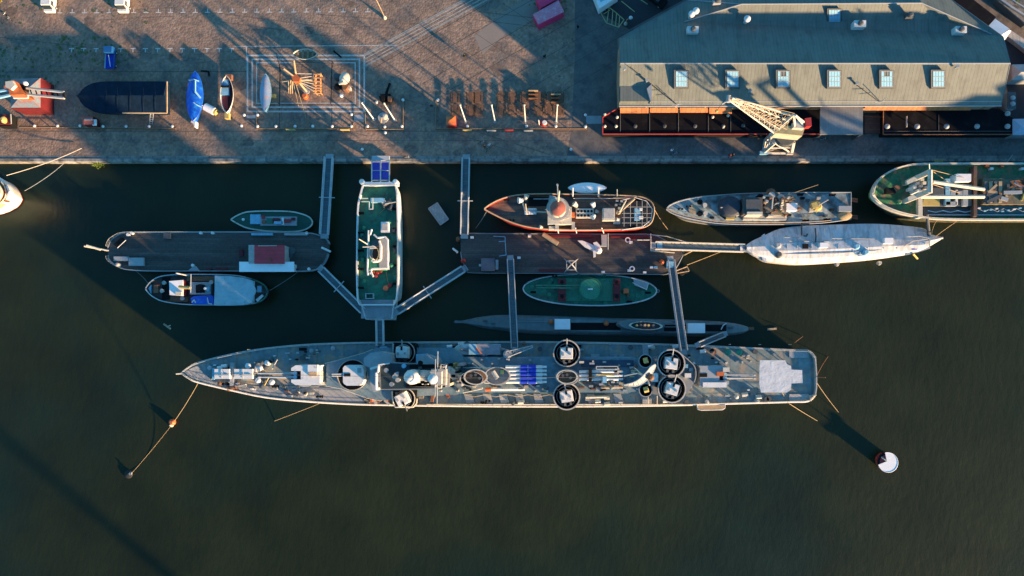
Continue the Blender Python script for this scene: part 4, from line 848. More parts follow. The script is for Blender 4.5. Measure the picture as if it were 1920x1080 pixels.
# ---- green freighter at the right ----
gz = 5.0
gf = boat_root('freighter', 'green-decked cargo ship with white derrick posts running off the right edge', 'ship', 1800, 362)
A, B = stations([(1632, 364, 1632, 368), (1636, 350, 1640, 379), (1648, 335, 1656, 390), (1668, 322, 1682, 400), (1695, 313, 1715, 407), (1725, 309.5, 1755, 411.5), (1800, 309, 1820, 413), (1900, 309, 1920, 413.4), (2100, 309, 2100, 413.5), (2300, 310, 2300, 413), (2400, 320, 2400, 402)], lambda t: gz+.8*max(0, 1-t/.15))
hull(gf, A, B, mat('dark_green_hull', (.02, .06, .05), .5, .2, .5, (.25, .12, .06), .12), M['green_worn'], .93, 3.0, 2, M['rust'], bul=1.0, mb_=M['cream'], th=.2)
z = gz+.9
fc = part('forecastle_deck', MB().prism([p.lerp((p+q)/2, .04)+UP*(.55) for p, q in zip(A[1:18], B[1:18])]+[q.lerp((p+q)/2, .04)+UP*.55 for p, q in zip(A[1:18], B[1:18])][::-1], gz-.3), M['green_worn'], gf)
z = gz+1.2
part('bow_railing', MB().path([p+UP*1.5 for p in A[:17]], .1).path([p+UP*1.5 for p in B[:17]], .1), M['cream'], gf)
part('break_bulkhead', MB().pb(1722, 330, 1730, 408, gz, gz+1.5), M['cream'], gf)
blk('anchor_windlass', 1662, 352, 1680, 362, z, z+1.1, M['black'], gf); lat('capstan', 1676, 355, z, [(.5, 0), (.3, .6), (.5, 1.2)], M['rust'], gf); lat('capstan', 1712, 357, z, [(.8, 0), (.7, 1.5), (.3, 1.8)], M['white'], gf)
for p, q in (((1700, 342), (1742, 322)), ((1702, 373), (1728, 362))): part('derrick_post_arm', MB().prism([W(p[0], p[1]-3, z+5), W(q[0], q[1]-5, z+5), W(q[0]+3, q[1]+4, z+5), W(p[0]+2, p[1]+4, z+5)], z+4.3), M['cream'], gf)
part('derrick_post', MB().tube(W(1744, 322, z+9), W(1744, 322, z+9)-UP*10, .45, 10).tube(W(1744, 358, z+9), W(1744, 358, z+9)-UP*10, .45, 10).tube(W(1744, 320, z+9), W(1744, 362, z+9), .4, 8).tube(W(1730, 362, z+4.7), W(1744, 358, z+4.7), .3, 8).tube(W(1742, 307, z+6), W(1743, 322, z+5), .1), M['cream'], gf)
for i, (x, y) in enumerate(((1722, 343), (1728, 348), (1734, 342), (1716, 350), (1737, 351), (1730, 336), (1724, 356), (1735, 358), (1718, 334))): blk('platform_gear', x-3, y-2, x+3, y+3, z, z+3+.4*(i % 3), M[('white', 'offwhite', 'cream')[i % 3]], gf)
for a_, b_ in (((1749, 341), (1845, 355)), ((1726, 369), (1845, 369))): tb('cargo_derrick', W(*a_, z+4.5), W(*b_, z+2.5), .33, M['cream'], gf, 8)
hz = gz+1.3
h1 = part('hatch_coaming', MB().pp([(1734, 345), (1822, 345), (1822, 386), (1728, 386), (1728, 372)], gz, hz), M['darkgrey'], gf)
part('hatch_cover', MB().pp([(1732, 372), (1762, 370), (1762, 386), (1730, 386)], hz, hz+.2), M['yellow'], h1)
for x0, y0, x1, y1, m in ((1773, 335, 1782, 384, 'paleblue'), (1792, 356, 1796, 384, 'white'), (1806, 356, 1815, 386, 'lightgrey'), (1774, 378, 1794, 386, 'lightgrey'), (1750, 352, 1770, 366, 'darkgrey'), (1783, 358, 1805, 366, 'lightgrey')): blk('hatch_equipment', x0, y0, x1, y1, hz, hz+.7, M[m], h1)
blk('deck_shelter', 1793, 326, 1821, 340, gz, gz+2.3, M['white_clean'], gf)
h2 = part('cargo_hatch', MB().pb(1843, 334, 2010, 383, gz, hz), mat('tarpaulined_hatch', (.13, .125, .08), .8, .3, .5, (.19, .10, .05), .14, fine=2), gf)
for i in range(26):
    rg = random.Random(i+50); x = 1848+rg.random()*150; y = 338+rg.random()*38; a_ = rg.random()*3
    part('timber_piece', MB().box(W(x, y, hz), 1.2+rg.random()*2, .25+rg.random()*.4, .2+.3*rg.random(), a_), M[('wood_brown', 'rust', 'yellow', 'lightgrey', 'wood_pale', 'darkgrey')[i % 6]], h2)
for i in range(8): tb('coiled_cable', W(1894+i*1.5, 340+i*2, hz+.3), W(1930, 336+i*3.5, hz+.3), .06, M['rust'], h2, 5)
for i in range(4): blk('hatch_board', 1846+i*9, 340, 1852+i*9, 380, hz, hz+.25, M['wood_pale' if i % 2 else 'darkgrey'], h2)
blk('side_walkway', 1830, 386, 1990, 401, gz, gz+.35, mat('blue_green_walkway', (.015, .10, .12), .6, .2, .8), gf)
for i in range(14): blk('pipe_fitting', 1834+i*11, 389+(i*5) % 7, 1839+i*11, 391+(i*5) % 7, gz+.35, gz+.9, M['paleblue' if i % 3 else 'white'], gf)
part('walkway_pipe', MB().path([W(x, 391+(i % 2)*6, gz+.7) for i, x in enumerate(range(1834, 1990, 12))], .045).path([W(x, 403, gz+.5) for x in (1740, 1830, 1960)], .1), M['alu'], gf)
blk('dark_side_deck', 1732, 388, 1826, 405, gz, gz+.3, M['darkgrey'], gf); part('deck_pipe', MB().path([W(x, 395+3*(i % 2), gz+.6) for i, x in enumerate(range(1740, 1830, 14))], .1), M['paleblue'], gf)
part('deck_bulkhead', MB().pb(1826, 311, 1832, 406, gz, gz+1.6), mat('brown_bulkhead', (.10, .06, .045), .8, .3, 1), gf)
for x, y, m in ((1860, 316, 'white'), (1918, 316, 'white'), (1852, 311, 'orange'), (1880, 311, 'rust')): blk('bollard_box', x-3, y-2, x+3, y+2, gz, gz+.8, M[m], gf)
sp = blk('superstructure', 2090, 318, 2240, 408, gz, gz+5.5, M['white'], gf); blk('bridge_deck', 2085, 325, 2170, 402, gz+5.5, gz+8, M['white'], gf); lat('funnel', 2190, 362, gz+5.5, [(2, 0), (1.8, 4.5), (1.5, 4.5)], M['cream'], gf, 18)
tb('main_mast', W(1905, 362, gz), W(1905, 362, gz)+UP*14, .35, M['cream'], gf, 8, .2) if False else None
for x, y in ((1708, 341), (1690, 344), (1682, 380)): lat('deck_vent', x, y, z, [(.25, 0), (.25, .8), (.45, .9), (.3, 1.1)], M['green_worn'], gf)
part('rigging', MB().tube(W(1745, 318, z+5), W(1812, 335, gz+2), .05).tube(W(1746, 345, z+5), W(1800, 362, gz+2), .05).tube(W(1750, 322, z+4), W(1783, 345, gz+2), .05), M['rope'], gf)
# ---- ship bow at the left edge ----
lb = boat_root('passenger_ship', 'white bow of a ship entering the picture at the left edge', 'ship', -60, 361)
A, B = stations([(24, 361, 24, 362.5), (19, 350, 19, 373), (9, 340, 9, 382), (-4, 332, -4, 388), (-20, 326, -20, 394), (-40, 321, -40, 399), (-120, 318, -120, 402), (-300, 318, -300, 402), (-420, 326, -420, 394)], lambda t: 5.2+1.6*max(0, 1-t*3))
hull(lb, A, B, M['white'], M['wood_brown'], .88, 2.5, 1, M['darkred'], bul=1.0, mb_=M['white_clean'], th=.25, crown=.1)
part('curved_house', MB().prism([W(x, y, 8.5) for x, y in spl([(-50, 331), (-25, 335), (-10, 343), (-3, 353), (-1, 361), (-4, 370), (-12, 380), (-25, 387), (-50, 390)], 3)], 5.5), M['wood_pale'], lb)
part('house_roof', MB().prism([W(x, y, 9.6) for x, y in spl([(-52, 337), (-25, 340), (-14, 347), (-9, 354), (-7, 361), (-9, 368), (-14, 376), (-25, 383), (-52, 386)], 3)], 9.5), M['wood_brown'], lb)
part('house_rim', MB().path([W(x, y, 9.0) for x, y in spl([(-52, 332), (-24, 336), (-8, 345), (0, 354), (2, 361), (-1, 369), (-9, 379), (-24, 386), (-52, 390)], 3)], .35), M['cream'], lb)
for x0, y0, x1, y1, m in ((8, 354, 14, 360, 'red'), (8, 362, 13, 366, 'orange'), (0, 369, 9, 377, 'wood_brown'), (6, 344, 10, 349, 'green_worn')): blk('deck_gear', x0, y0, x1, y1, 6, 7.4, M[m], lb)
part('fore_rail', MB().path([W(x, y, 7.4) for x, y in ((2, 341), (9, 350), (12, 361), (9, 371), (1, 381))], .12), M['cream'], lb); blk('roof_lamp', -20, 357, -8, 365, 9.6, 10.1, M['yellow'], lb)
# ---- small green boat ----
sg = boat_root('green_launch', 'small green launch with a cream gunwale lying above the red-hut barge', 'boat', 510, 415)
A, B = stations([(434, 411.5, 434, 412.5), (444, 405, 445, 419), (460, 398.5, 462, 427), (480, 396.5, 485, 431.5), (510, 396, 515, 434), (545, 397, 548, 434.5), (568, 402, 568, 432), (581, 408, 581, 426), (586, 415, 586, 420)], lambda t: 1.3+.3*(1-t)**2)
hull(sg, A, B, M['darkgrey'], mat('dark_green_boat_deck', (.012, .075, .05), .5, .15, .6), .93, .8, .3, None, bul=.12, mb_=M['cream'], th=.14)
hc = blk('engine_hatch', 488, 406, 556, 423, 1.3, 1.9, M['lightgrey'], sg); blk('blue_hatch', 469, 402, 488, 420, 1.3, 1.8, M['paleblue'], sg); lat('bow_fitting', 457, 412, 1.4, [(.3, 0), (.25, .4)], M['white'], sg)
for x0, y0, x1, y1, m in ((490, 404, 496, 410, 'red'), (491, 413, 498, 419, 'rust'), (500, 409, 511, 419, 'green'), (512, 409, 524, 415, 'darkred'), (514, 415, 530, 420, 'paleblue'), (532, 411, 545, 417, 'red'), (546, 408, 553, 413, 'darkred'), (528, 408, 532, 421, 'white')): blk('deck_item', x0, y0, x1, y1, 1.9, 2.2, M[m], sg)
# ---- tug ----
tg = boat_root('tugboat', 'dark tugboat with white wheelhouse, blue tarpaulin and pale canvas roof below the red-hut barge', 'tugboat', 390, 543)
tz = 2.4
A, B = stations([(276, 541, 276, 543), (284, 530, 286, 554), (300, 520, 304, 564), (325, 516, 330, 569), (360, 515, 360, 571.5), (410, 515.5, 410, 572), (450, 518, 455, 571.5), (480, 526, 482, 568), (497, 535, 497, 560), (503, 545, 503, 550)], lambda t: tz+1.0*(1-t)**2)
hull(tg, A, B, M['black'], M['plank_dark'], .94, .8, .5, M['darkred'], bul=.5, mb_=M['darkgrey'], th=.2)
part('gunwale', MB().path([p+UP*.6 for p in A[:28]], .09).path([p+UP*.6 for p in B[:34]], .09), M['alu'], tg)
part('stern_gunwale', MB().path([p+UP*.6 for p in A[27:]], .12).path([p+UP*.6 for p in B[28:]], .12), M['green_house'], tg)
w1 = blk('wheelhouse', 319, 526, 343, 554, tz, tz+2.6, M['darkred'], tg); part('wheelhouse_roof', MB().pp([(317, 527), (343, 525), (343, 555), (318, 553)], tz+2.6, tz+2.8), M['white_clean'], w1); blk('roof_box', 329, 547, 340, 554, tz+2.8, tz+3.3, M['cream'], w1)
blk('bow_locker', 288, 534, 296, 549, tz+.6, tz+1.3, M['rust'], tg); part('bow_plate', MB().pp([(278, 541), (283, 534), (283, 550)], tz+.9, tz+1.2), M['paleblue'], tg)
blk('dark_casing', 304, 520, 318, 562, tz+.3, tz+.8, M['black'], tg); blk('wood_casing', 350, 518, 402, 527, tz, tz+.8, M['wood_brown'], tg); blk('side_casing', 306, 556, 352, 566, tz, tz+.7, M['wood_brown'], tg)
tb('boom', W(336, 538, tz+4), W(357, 540, tz+4.5), .3, M['yellow'], tg, 8); lat('funnel', 385, 541, tz, [(.7, 0), (.65, 2.4), (.5, 2.4)], M['black'], tg, 14); lat('funnel_cap', 385, 541, tz+2.4, [(.3, 0), (.2, .3)], M['white'], tg)
blk('engine_casing', 356, 529, 395, 552, tz, tz+1.3, M['lightgrey'], tg); blk('dark_panel', 367, 534, 383, 549, tz+1.3, tz+1.6, M['black'], tg); lat('capstan', 391, 542, tz+1.3, [(.5, 0), (.4, .5)], M['paleblue'], tg)
part('blue_tarpaulin', MB().pp([(357, 559), (364, 555), (396, 553), (400, 556), (400, 570), (360, 570)], tz+.2, tz+1.3, 1.05), M['blue'], tg); part('tarpaulin_rope', MB().path([W(360, 567, tz+1.4), W(364, 562, tz+1.4), W(367, 568, tz+1.4)], .1).path([W(389, 558, tz+1.4), W(391, 569, tz+1.4), W(397, 570, tz+1.4)], .1), M['white'], tg)
cz = tz+2.3
mcv = mat('pale_blue_canvas', (.30, .42, .46), .6, .10, .5, (.20, .36, .42), .08, fine=1.5, bump=.05)
mid = [W(402.5, 544, cz+.45), W(478, 546, cz+.35)]
tp = [W(402.5, 516.7, cz), W(430, 517.5, cz), W(457, 520.6, cz), W(473, 526, cz)]; bt = [W(401, 572.5, cz), W(430, 572.5, cz), W(457, 571.4, cz), W(472, 567.5, cz)]
cvm = MB().add(tp+bt+mid+[W(481, 545, cz)], [(0, 8, 9, 3, 2, 1), (8, 4, 5, 6, 7, 9), (3, 9, 10), (9, 7, 10)])
cvm.add([p-UP*1.4 for p in (tp+bt[::-1])]+tp+bt[::-1], [(i, i+1, i+9, i+8) for i in range(7)])
part('canvas_roof', cvm, mcv, tg)
for x in (421, 440, 459): tb('roof_hoop', W(x, 518, cz+.06), W(x, 571, cz+.06), .06, M['lightgrey'], tg, 4)
part('stern_bench', MB().pp([(479, 562), (491, 552), (494, 555), (483, 566)], tz, tz+.7), M['white'], tg); blk('stern_grating', 482, 536, 490, 548, tz, tz+.4, M['paleblue'], tg)
tb('foremast', W(358, 518, tz), W(358, 518, tz)+UP*6, .12, M['alu'], tg); part('yard', MB().tube(W(358, 514, 7), W(357.5, 549, 7), .07), M['alu'], tg)
for x, y in ((312, 531), (308, 546), (347, 531), (346, 560), (400, 530)): lat('deck_vent', x, y, tz+.4, [(.25, 0), (.25, .9), (.4, 1)], M['offwhite'], tg)
# ---- green gunboat ----
mo = boat_root('gunboat', 'flat green oval gunboat with a round turret in the middle and white edge line', 'naval vessel', 1106, 544)
nz = 1.3; st = []
for i in range(15):
    t = i/14; u_ = -math.cos(math.pi*t); x = 1106+125*u_; yc = 543.5+2*u_; h_ = 28.7*max(0, 1-abs(u_)**2.35)**.52
    st.append((x, yc-h_-.5, x, yc+h_+.5))
A, B = stations(st, lambda t: nz, 2)
hull(mo, A, B, M['darkgrey'], M['green'], .97, .3, .3, None, bul=0)
part('edge_line', MB().path([p+UP*.08 for p in A+B[::-1]], .14, True), M['white'], mo); railing(mo, A[2:-2], M['darkgrey'], .8, .025, 3)
blk('raised_deck', 1047, 522, 1163, 564, nz, nz+.7, M['green_house'], mo)
tu = lat('turret', 1106.4, 542.5, nz+.6, [(2.05, 0), (2.05, 1.5), (1.95, 1.62), (1.9, 1.62)], M['green_house'], mo, 36)
part('turret_rim', MB().ring(W(1106.4, 542.5, nz+2.1), 2.05, .12, .12, 32), M['green'], tu)
for i in range(4): blk('turret_number_mark', 1102.3+i*2.4, 540.6, 1103.8+i*2.4, 543.6, nz+2.2, nz+2.34, M['white_clean'], tu)
for i in range(2): tb('gun_barrel', W(1088, 535.6+i*4.6, nz+1.5), W(1005, 535+i*4.6, nz+1.5), .14, M['green_house'], mo, 8)
for x0, x1 in ((1046.5, 1061), (1150, 1163)):
    for y0, y1 in ((523, 533), (534, 552), (553, 565)): blk('dark_locker', x0, y0, x1, y1, nz+.7, nz+1.5, M['darkred'], mo)
    for y in (529, 556): lat('locker_hatch', (x0+x1)/2, y, nz+1.5, [(.35, 0), (.3, .12)], M['black'], mo)
blk('red_cabin', 1169, 541, 1179, 550, nz, nz+1.3, M['orange'], mo); lat('deck_valve', 1178, 554, nz, [(.25, 0), (.3, .5)], M['rust'], mo)
part('stairway', MB().pp([(1187, 520), (1216, 532), (1213, 543), (1190, 535)], nz+.5, nz+.9), M['lightgrey'], mo)
part('stair_rail', MB().path([W(1184, 521, nz+1.6), W(1216, 531, nz+1.6), W(1212, 544, nz+1.4)], .06).path([W(1186, 530, nz+1.6), W(1212, 543, nz+1.4)], .06), M['white'], mo)
for x, y in ((997, 538), (1030, 530), (1030, 552), (1020, 545), (1195, 555), (1205, 549), (1133, 517), (1085, 517), (1135, 568), (1080, 567), (1034, 525)): lat('deck_hatch', x, y, nz, [(.4, 0), (.35, .2)], M['green_house'], mo, 10)
bitts(mo, [(1000, 548), (1215, 549), (1040, 518), (1180, 566)], nz); part('stern_ring', MB().ring(W(1233, 546, .9), .3, .08, .5, 10), M['lightgrey'], mo)
# ---- submarine ----
sm = boat_root('submarine', 'long slim blue-grey submarine between the green gunboat and the destroyer', 'submarine', 1130, 610)
z = 1.25
st = [(851, 602, 851, 605), (866, 601, 866, 606), (880, 598, 880, 609), (905, 593, 905, 615), (940, 590, 940, 620), (1000, 591, 1000, 626.5), (1080, 593.5, 1080, 628), (1163, 596.5, 1163, 629.5), (1250, 598.5, 1250, 630.5), (1320, 601, 1320, 631), (1360, 603.5, 1360, 630), (1388, 608, 1388, 626.5), (1404, 613, 1404, 620)]
A, B = stations(st, lambda t: 0.2, 4); n = len(A); rows = []; K = 11
for i in range(n):
    c = (A[i]+B[i])/2; h_ = (B[i]-A[i])/2; hh = min(1.45, h_.length*.9)
    for j in range(K): a_ = math.pi*j/(K-1); rows.append(c-h_*math.cos(a_)*1.0+UP*(min(math.sin(a_)*1.25, 1.0)*hh-.25))
sh = MB().add(rows, [(i*K+j, (i+1)*K+j, (i+1)*K+j+1, i*K+j+1) for i in range(n-1) for j in range(K-1)])
msb = mat('submarine_plating', (.13, .185, .195), .6, .22, .3, (.17, .19, .17), .1, fine=1.2, streak=.3, pattern=('x', 3.0, .08, .05))
part('hull', sh, msb, sm, True)
dkz = 1.22
blk('casing_slot', 1070, 605, 1164, 619, dkz-.2, dkz+.2, M['black'], sm); blk('casing_slot', 1245, 609, 1362, 621, dkz-.2, dkz+.2, M['black'], sm)
for x, y in ((1033.5, 604), (1136.5, 606.5)): lat('orange_buoy', x, y, dkz, [(.3, 0), (.5, .3), (.4, .65), (.1, .8)], M['orange'], sm)
for x0, y0, x1, y1 in ((1040, 598, 1069, 617.5), (1290, 606, 1322, 624.5)): blk('white_shelter', x0, y0, x1, y1, dkz-.1, dkz+1.9, M['white_clean'], sm)
sl = part('conning_tower', MB().lathe(W(1199, 610, dkz-.1), [(1, 0), (.97, 2.6), (.9, 3.2)], 28, 4.4, 1.12, -.03), msb, sm, True)
part('tower_rim', MB().ring(W(1210, 611, dkz+3.1), 1, .12, .9, 28, sx=3.0, sy=.75, rz=-.03), M['cream'], sl)
part('bridge_floor', MB().lathe(W(1210, 611, dkz+3.12), [(1, 0), (1, .12)], 24, 2.7, .62, -.03), M['darkgrey'], sl)
for i, x in enumerate((1192, 1199, 1206, 1214, 1222)): lat('periscope', x, 610.5, dkz+3.2, [(.16, 0), (.16, 1.6+.5*(i % 3)), (.22, 1.8+.5*(i % 3))], M[('yellow', 'darkgrey', 'wood_pale')[i % 3]], sl, 8)
for x, y in ((910, 602), (925, 607), (985, 600), (1100, 601), (1000, 615), (1140, 622), (1265, 604), (1340, 614), (1370, 615)): blk('deck_hatch', x-4, y-1.3, x+4, y+1.3, dkz-.3, dkz+.12, M['darkgrey'], sm)
part('deck_line', MB().path([W(1245, 613, 2), W(1290, 613, 2)], .06).path([W(955, 602, 1.5), W(1035, 603, 1.5)], .04), M['lightgrey'], sm)
part('stern_arch', MB().path([W(1352, 618, 1.6), W(1356, 610, 1.8), W(1362, 606, 1.6)], .1), M['alu'], sm)
part('stabiliser', MB().pp([(853, 600.5), (866, 601.5), (866, 605.5), (853, 606)], -.1, .35), msb, sm); blk('rudder', 1402, 613, 1414, 619, -.5, .3, M['wood_brown'], sm)
# ================= destroyer =================
def dz(x): return 4.6+2.6*max(0, (900-x)/560)**1.6 if x < 900 else 4.6
ds = boat_root('destroyer', 'long grey naval destroyer with gun turrets and blue-covered torpedo tubes, largest ship', 'warship', 930, 702)
sts = [(341, 699, 341, 700), (355, 688.5, 356, 710), (372, 680, 372, 717), (428, 665.5, 430, 731), (497, 653.5, 497, 745), (570, 646.5, 570, 752.5), (640, 643.5, 640, 757), (705, 642.3, 705, 759.3), (850, 641.4, 850, 761.5), (1000, 641, 1000, 762.5), (1130, 642.8, 1130, 762), (1270, 646.5, 1270, 760), (1388, 651.7, 1388, 756.5), (1480, 656, 1480, 754), (1514, 657.5, 1514, 752.5), (1527, 668, 1527, 742)]
xs = [s[0] for s in sts]
s4 = spl(sts, 4); A = []; B = []
for ax, ay, bx, by in s4: A.append(W(ax, ay, dz(ax))); B.append(W(bx, by, dz(bx)))
mds = mat('destroyer_deck_steel', (.165, .225, .235), .7, .22, .35, (.31, .26, .20), .14, fine=1.6, pattern=('x', 2.4, .12, .07))
hull(ds, A, B, M['navygrey'], mds, .955, 4.5, .8, M['darkred'], bul=.16, mb_=M['offwhite'], th=.16)
railing(ds, [p+Vector((0, -.2, 0)) for p in A[2:]], M['lightgrey'], 1.0, .035, 1); railing(ds, [p+Vector((0, .2, 0)) for p in B[2:]], M['cream'], 1.0, .045, 1)  # sunward B railing thicker and cream, sunlight put into its colour
tb('jackstaff', W(345, 700, 7.2), W(330, 701, 7.6), .13, M['offwhite'], ds)
mbow = mat('bow_deck_coating', (.30, .29, .28), .75, .3, .6, (.17, .21, .23), .2, fine=2.5)
def zt(x): return dz(x)
# forecastle deck patches (worn paint) are thin plates lying on the deck
def plate(nm, pts, m, x, t=.06, e=.10): part(nm, MB().prism([W(px, py, dz(px)+e+t) for px, py in pts], dz(x)+e-.2 if False else min(dz(px) for px, py in pts)-.1), m, ds)
plate('foredeck_plating', [(346, 697), (362, 689), (372, 686), (384, 700), (400, 715), (440, 719), (440, 731), (402, 723), (372, 714), (354, 706)], mbow, 360)
plate('worn_deck_mat', [(440, 720), (480, 724), (540, 724), (598, 724), (598, 750), (560, 748), (497, 741), (450, 732)], mbow, 500, .05)
plate('pale_deck_mat', [(598, 727), (640, 727), (690, 742), (712, 748), (712, 757), (640, 754), (598, 750)], M['steel_light'], 640, .07)
def dpart(nm, x0, y0, x1, y1, h, m, taper=1.0, base=None):
    z_ = dz((x0+x1)/2) if base is None else base
    return blk(nm, x0, y0, x1, y1, z_-.1, z_+h, M[m] if isinstance(m, str) else m, ds, taper)
for x0, x1, y0, y1 in ((402, 430, 692, 710.5), (439, 473, 692, 710.5)):
    h_ = dpart('anti_submarine_launcher', x0, y0, x1, y1, 1.6, 'white'); zz = dz(x0)+1.6
    part('lid_seam', MB().tube(W(x0, 704, zz), W(x1, 704, zz), .06, 4).tube(W((x0+x1)/2, y0, zz), W((x0+x1)/2, y1, zz), .05, 4), M['lightgrey'], h_)
dpart('launcher_base', 398, 690, 402, 712, 1.0, 'paleblue'); dpart('launcher_base', 431, 680, 438, 724, .9, 'lightgrey')
part('breakwater', MB().wall([W(431, 716, 6.9), W(445, 724, 6.9), W(462, 721, 6.9)], .15, 6.4, 7.5), M['offwhite'], ds)
part('breakwater', MB().wall([W(436, 682, 6.9), W(441, 692, 6.9)], .15, 6.4, 7.5), M['offwhite'], ds)
for x, y in ((486, 682), (494, 680), (504, 681), (491, 690), (502, 688), (495, 723), (513, 716), (488, 713), (469, 686), (478, 700)): lat('deck_vent', x, y, dz(x), [(.4, 0), (.35, .9), (.55, 1.1), (.2, 1.3)], M['white' if (x+y) % 2 else 'darkgrey'], ds, 10)
winch(ds, 484, 690, 6.3, 1.4, 1.3, 'offwhite'); winch(ds, 500, 712, 6.2, .4, 1.1, 'darkgrey'); winch(ds, 437, 727, 6.6, .3, 1, 'wood_brown')
tb('davit', W(510, 692, 7.5), W(520, 674, 9), .1, M['offwhite'], ds); tb('davit', W(494, 726, 6.6), W(505, 706, 8), .1, M['yellow'], ds)
part('anchor_chain', MB().path([W(x, 706+4*math.sin(x*.1), 6.7) for x in range(380, 400, 4)], .12), M['rust'], ds)
def turret(x0, y0, x1, y1, base, dirn, by, blen, m='white'):
    """twin gun house; dirn -1: guns to the left"""
    xc = (x0+x1)/2; yc = (y0+y1)/2; h = 2.6
    lat('barbette', xc, yc, base-.3, [(2.1, 0), (2.1, .55)], M['navygrey'], ds, 24)
    f = x0 if dirn < 0 else x1; r_ = x1 if dirn < 0 else x0; k = 10*dirn
    out = [(r_, y0+4), (r_-k*.3, y0), (f-k*.8, y0), (f, y0+5), (f, yc-8), (f-k*1.8, yc-8), (f-k*1.8, yc+8), (f, yc+8), (f, y1-5), (f-k*.8, y1), (r_-k*.3, y1), (r_, y1-4)]
    g = part('gun_turret', MB().pp(out, base+.2, base+h, 1.04), M[m], ds)
    part('gun_mounting', MB().pb(min(f-k*1.8, f), yc-7.5, max(f-k*1.8, f), yc+7.5, base+.2, base+h-.6), M['black'], g)
    for b_ in (-by, by):
        p = W(f-k*.8, yc+b_, base+1.9); q = W(f+dirn*blen, yc+b_, base+2.4)
        part('gun_barrel', MB().tube(p, p.lerp(q, .45), .26, 8, .2).tube(p.lerp(q, .45), q, .19, 8, .13).tube(q, q+(q-p).normalized()*.35, .2, 8), M['lightgrey'], g)
        part('barrel_collar', MB().lathe(p, [(.38, -.3), (.38, .3)], 10), M['paleblue'], g)
    return g
g1 = turret(546, 685, 600, 722, 6.3, -1, 3.6, 58)
blk('turret_hatch', 577, 684, 595, 697, 8.9, 9.5, M['white'], g1); blk('turret_hood', 579, 698, 594, 705, 8.9, 9.15, M['wood_pale'], g1); blk('rangefinder', 596, 696, 603, 712, 7.6, 8.6, M['cream'], g1)
plat = mat('upper_deck_steel', (.14, .22, .26), .65, .15, .5, (.20, .25, .27), .1, fine=2)
# forward superstructure
fs = part('forward_deckhouse', MB().pp([(612, 681), (640, 674), (684, 662), (706, 652), (850, 652), (868, 668), (868, 738), (800, 742), (716, 751), (690, 746), (640, 728), (612, 723)], dz(700)-.2, dz(700)+2.5), plat, ds)
zf = dz(700)+2.5
railing(ds, [W(612, 681, zf), W(640, 674, zf), W(684, 662, zf), W(700, 655, zf)], M['offwhite'], 1, .05, 1); railing(ds, [W(612, 723, zf), W(640, 728, zf), W(690, 746, zf), W(716, 751, zf)], M['cream'], 1, .05, 1)
def flak(x, y, z_, ang=0, r=2.2, tub=True, cut=None, m='white', hts=1.15):
    """single gun in a round splinter tub"""
    c = W(x, y, z_)
    if tub:
        t_ = part('gun_tub', MB().ring(c, r, .12, hts, 28).lathe(c-UP*.3, [(r, 0), (r, .32)], 28), M['black'], ds)
        part('tub_rim', MB().ring(c+UP*(hts+.0), r+.12, .22, .14, 28), M['offwhite'], t_)
    g = part('autocannon', MB().lathe(c, [(1.25, 0), (1.2, .5)], 16).box(c+UP*.4, 2.1, 2.3, 1.9, ang, .86), M[m], ds)
    d = Vector((math.cos(ang), math.sin(ang), .0)); s_ = Vector((-d.y, d.x, 0))
    tb('barrel', c+UP*1.6+d*.6, c+UP*2.2+d*(r+.3), .13, M['lightgrey'], g, 8, .08)
    part('breech_slot', MB().box(c+UP*2.31+d*.75, .7, .35, .05, ang), M['black'], g)
    part('gun_seat', MB().box(c+UP*.9-d*1.35+s_*.5, .5, .4, .6, ang).box(c+UP*.9-d*1.35-s_*.5, .5, .4, .6, ang), M['darkgrey'], g)
    part('sight', MB().box(c+UP*2.3+s_*.6-d*.2, .5, .3, .3, ang).box(c+UP*2.3-s_*.6-d*.1, .35, .3, .35, ang), M['lightgrey'], g)
    part('ring_wall', MB().ring(c, r*.76, .08, .5, 24), M['lightgrey'], g)
# forward 57 mm mount in its big ring
c_ = W(661.5, 703, zf); lat('barbette', 661.5, 703, zf-.05, [(2.6, 0), (2.6, .15)], M['black'], ds, 32); part('gun_ring', MB().ring(c_, 2.75, .1, .45, 36), M['offwhite'], ds)
g = part('gun_turret', MB().prism([W(x, y, zf+2.3) for x, y in ((643, 690), (646, 686), (652, 684.5), (674, 684.5), (679, 687), (681.5, 692), (681.5, 715), (679, 720), (674, 723), (650, 723), (645, 720), (643, 716))], zf+.1, 1.0), M['white'], ds)
part('breech_slot', MB().pb(645, 700, 657, 706, zf+2.0, zf+2.36), M['black'], g)
for b_ in (-1.8, 1.8): tb('gun_barrel', W(650, 703+b_, zf+1.9), W(622, 703+b_, zf+2.5), .16, M['lightgrey'], g, 8, .11)
part('roof_hatch', MB().pb(670, 690, 677, 699, zf+2.3, zf+2.42), M['lightgrey'], g)
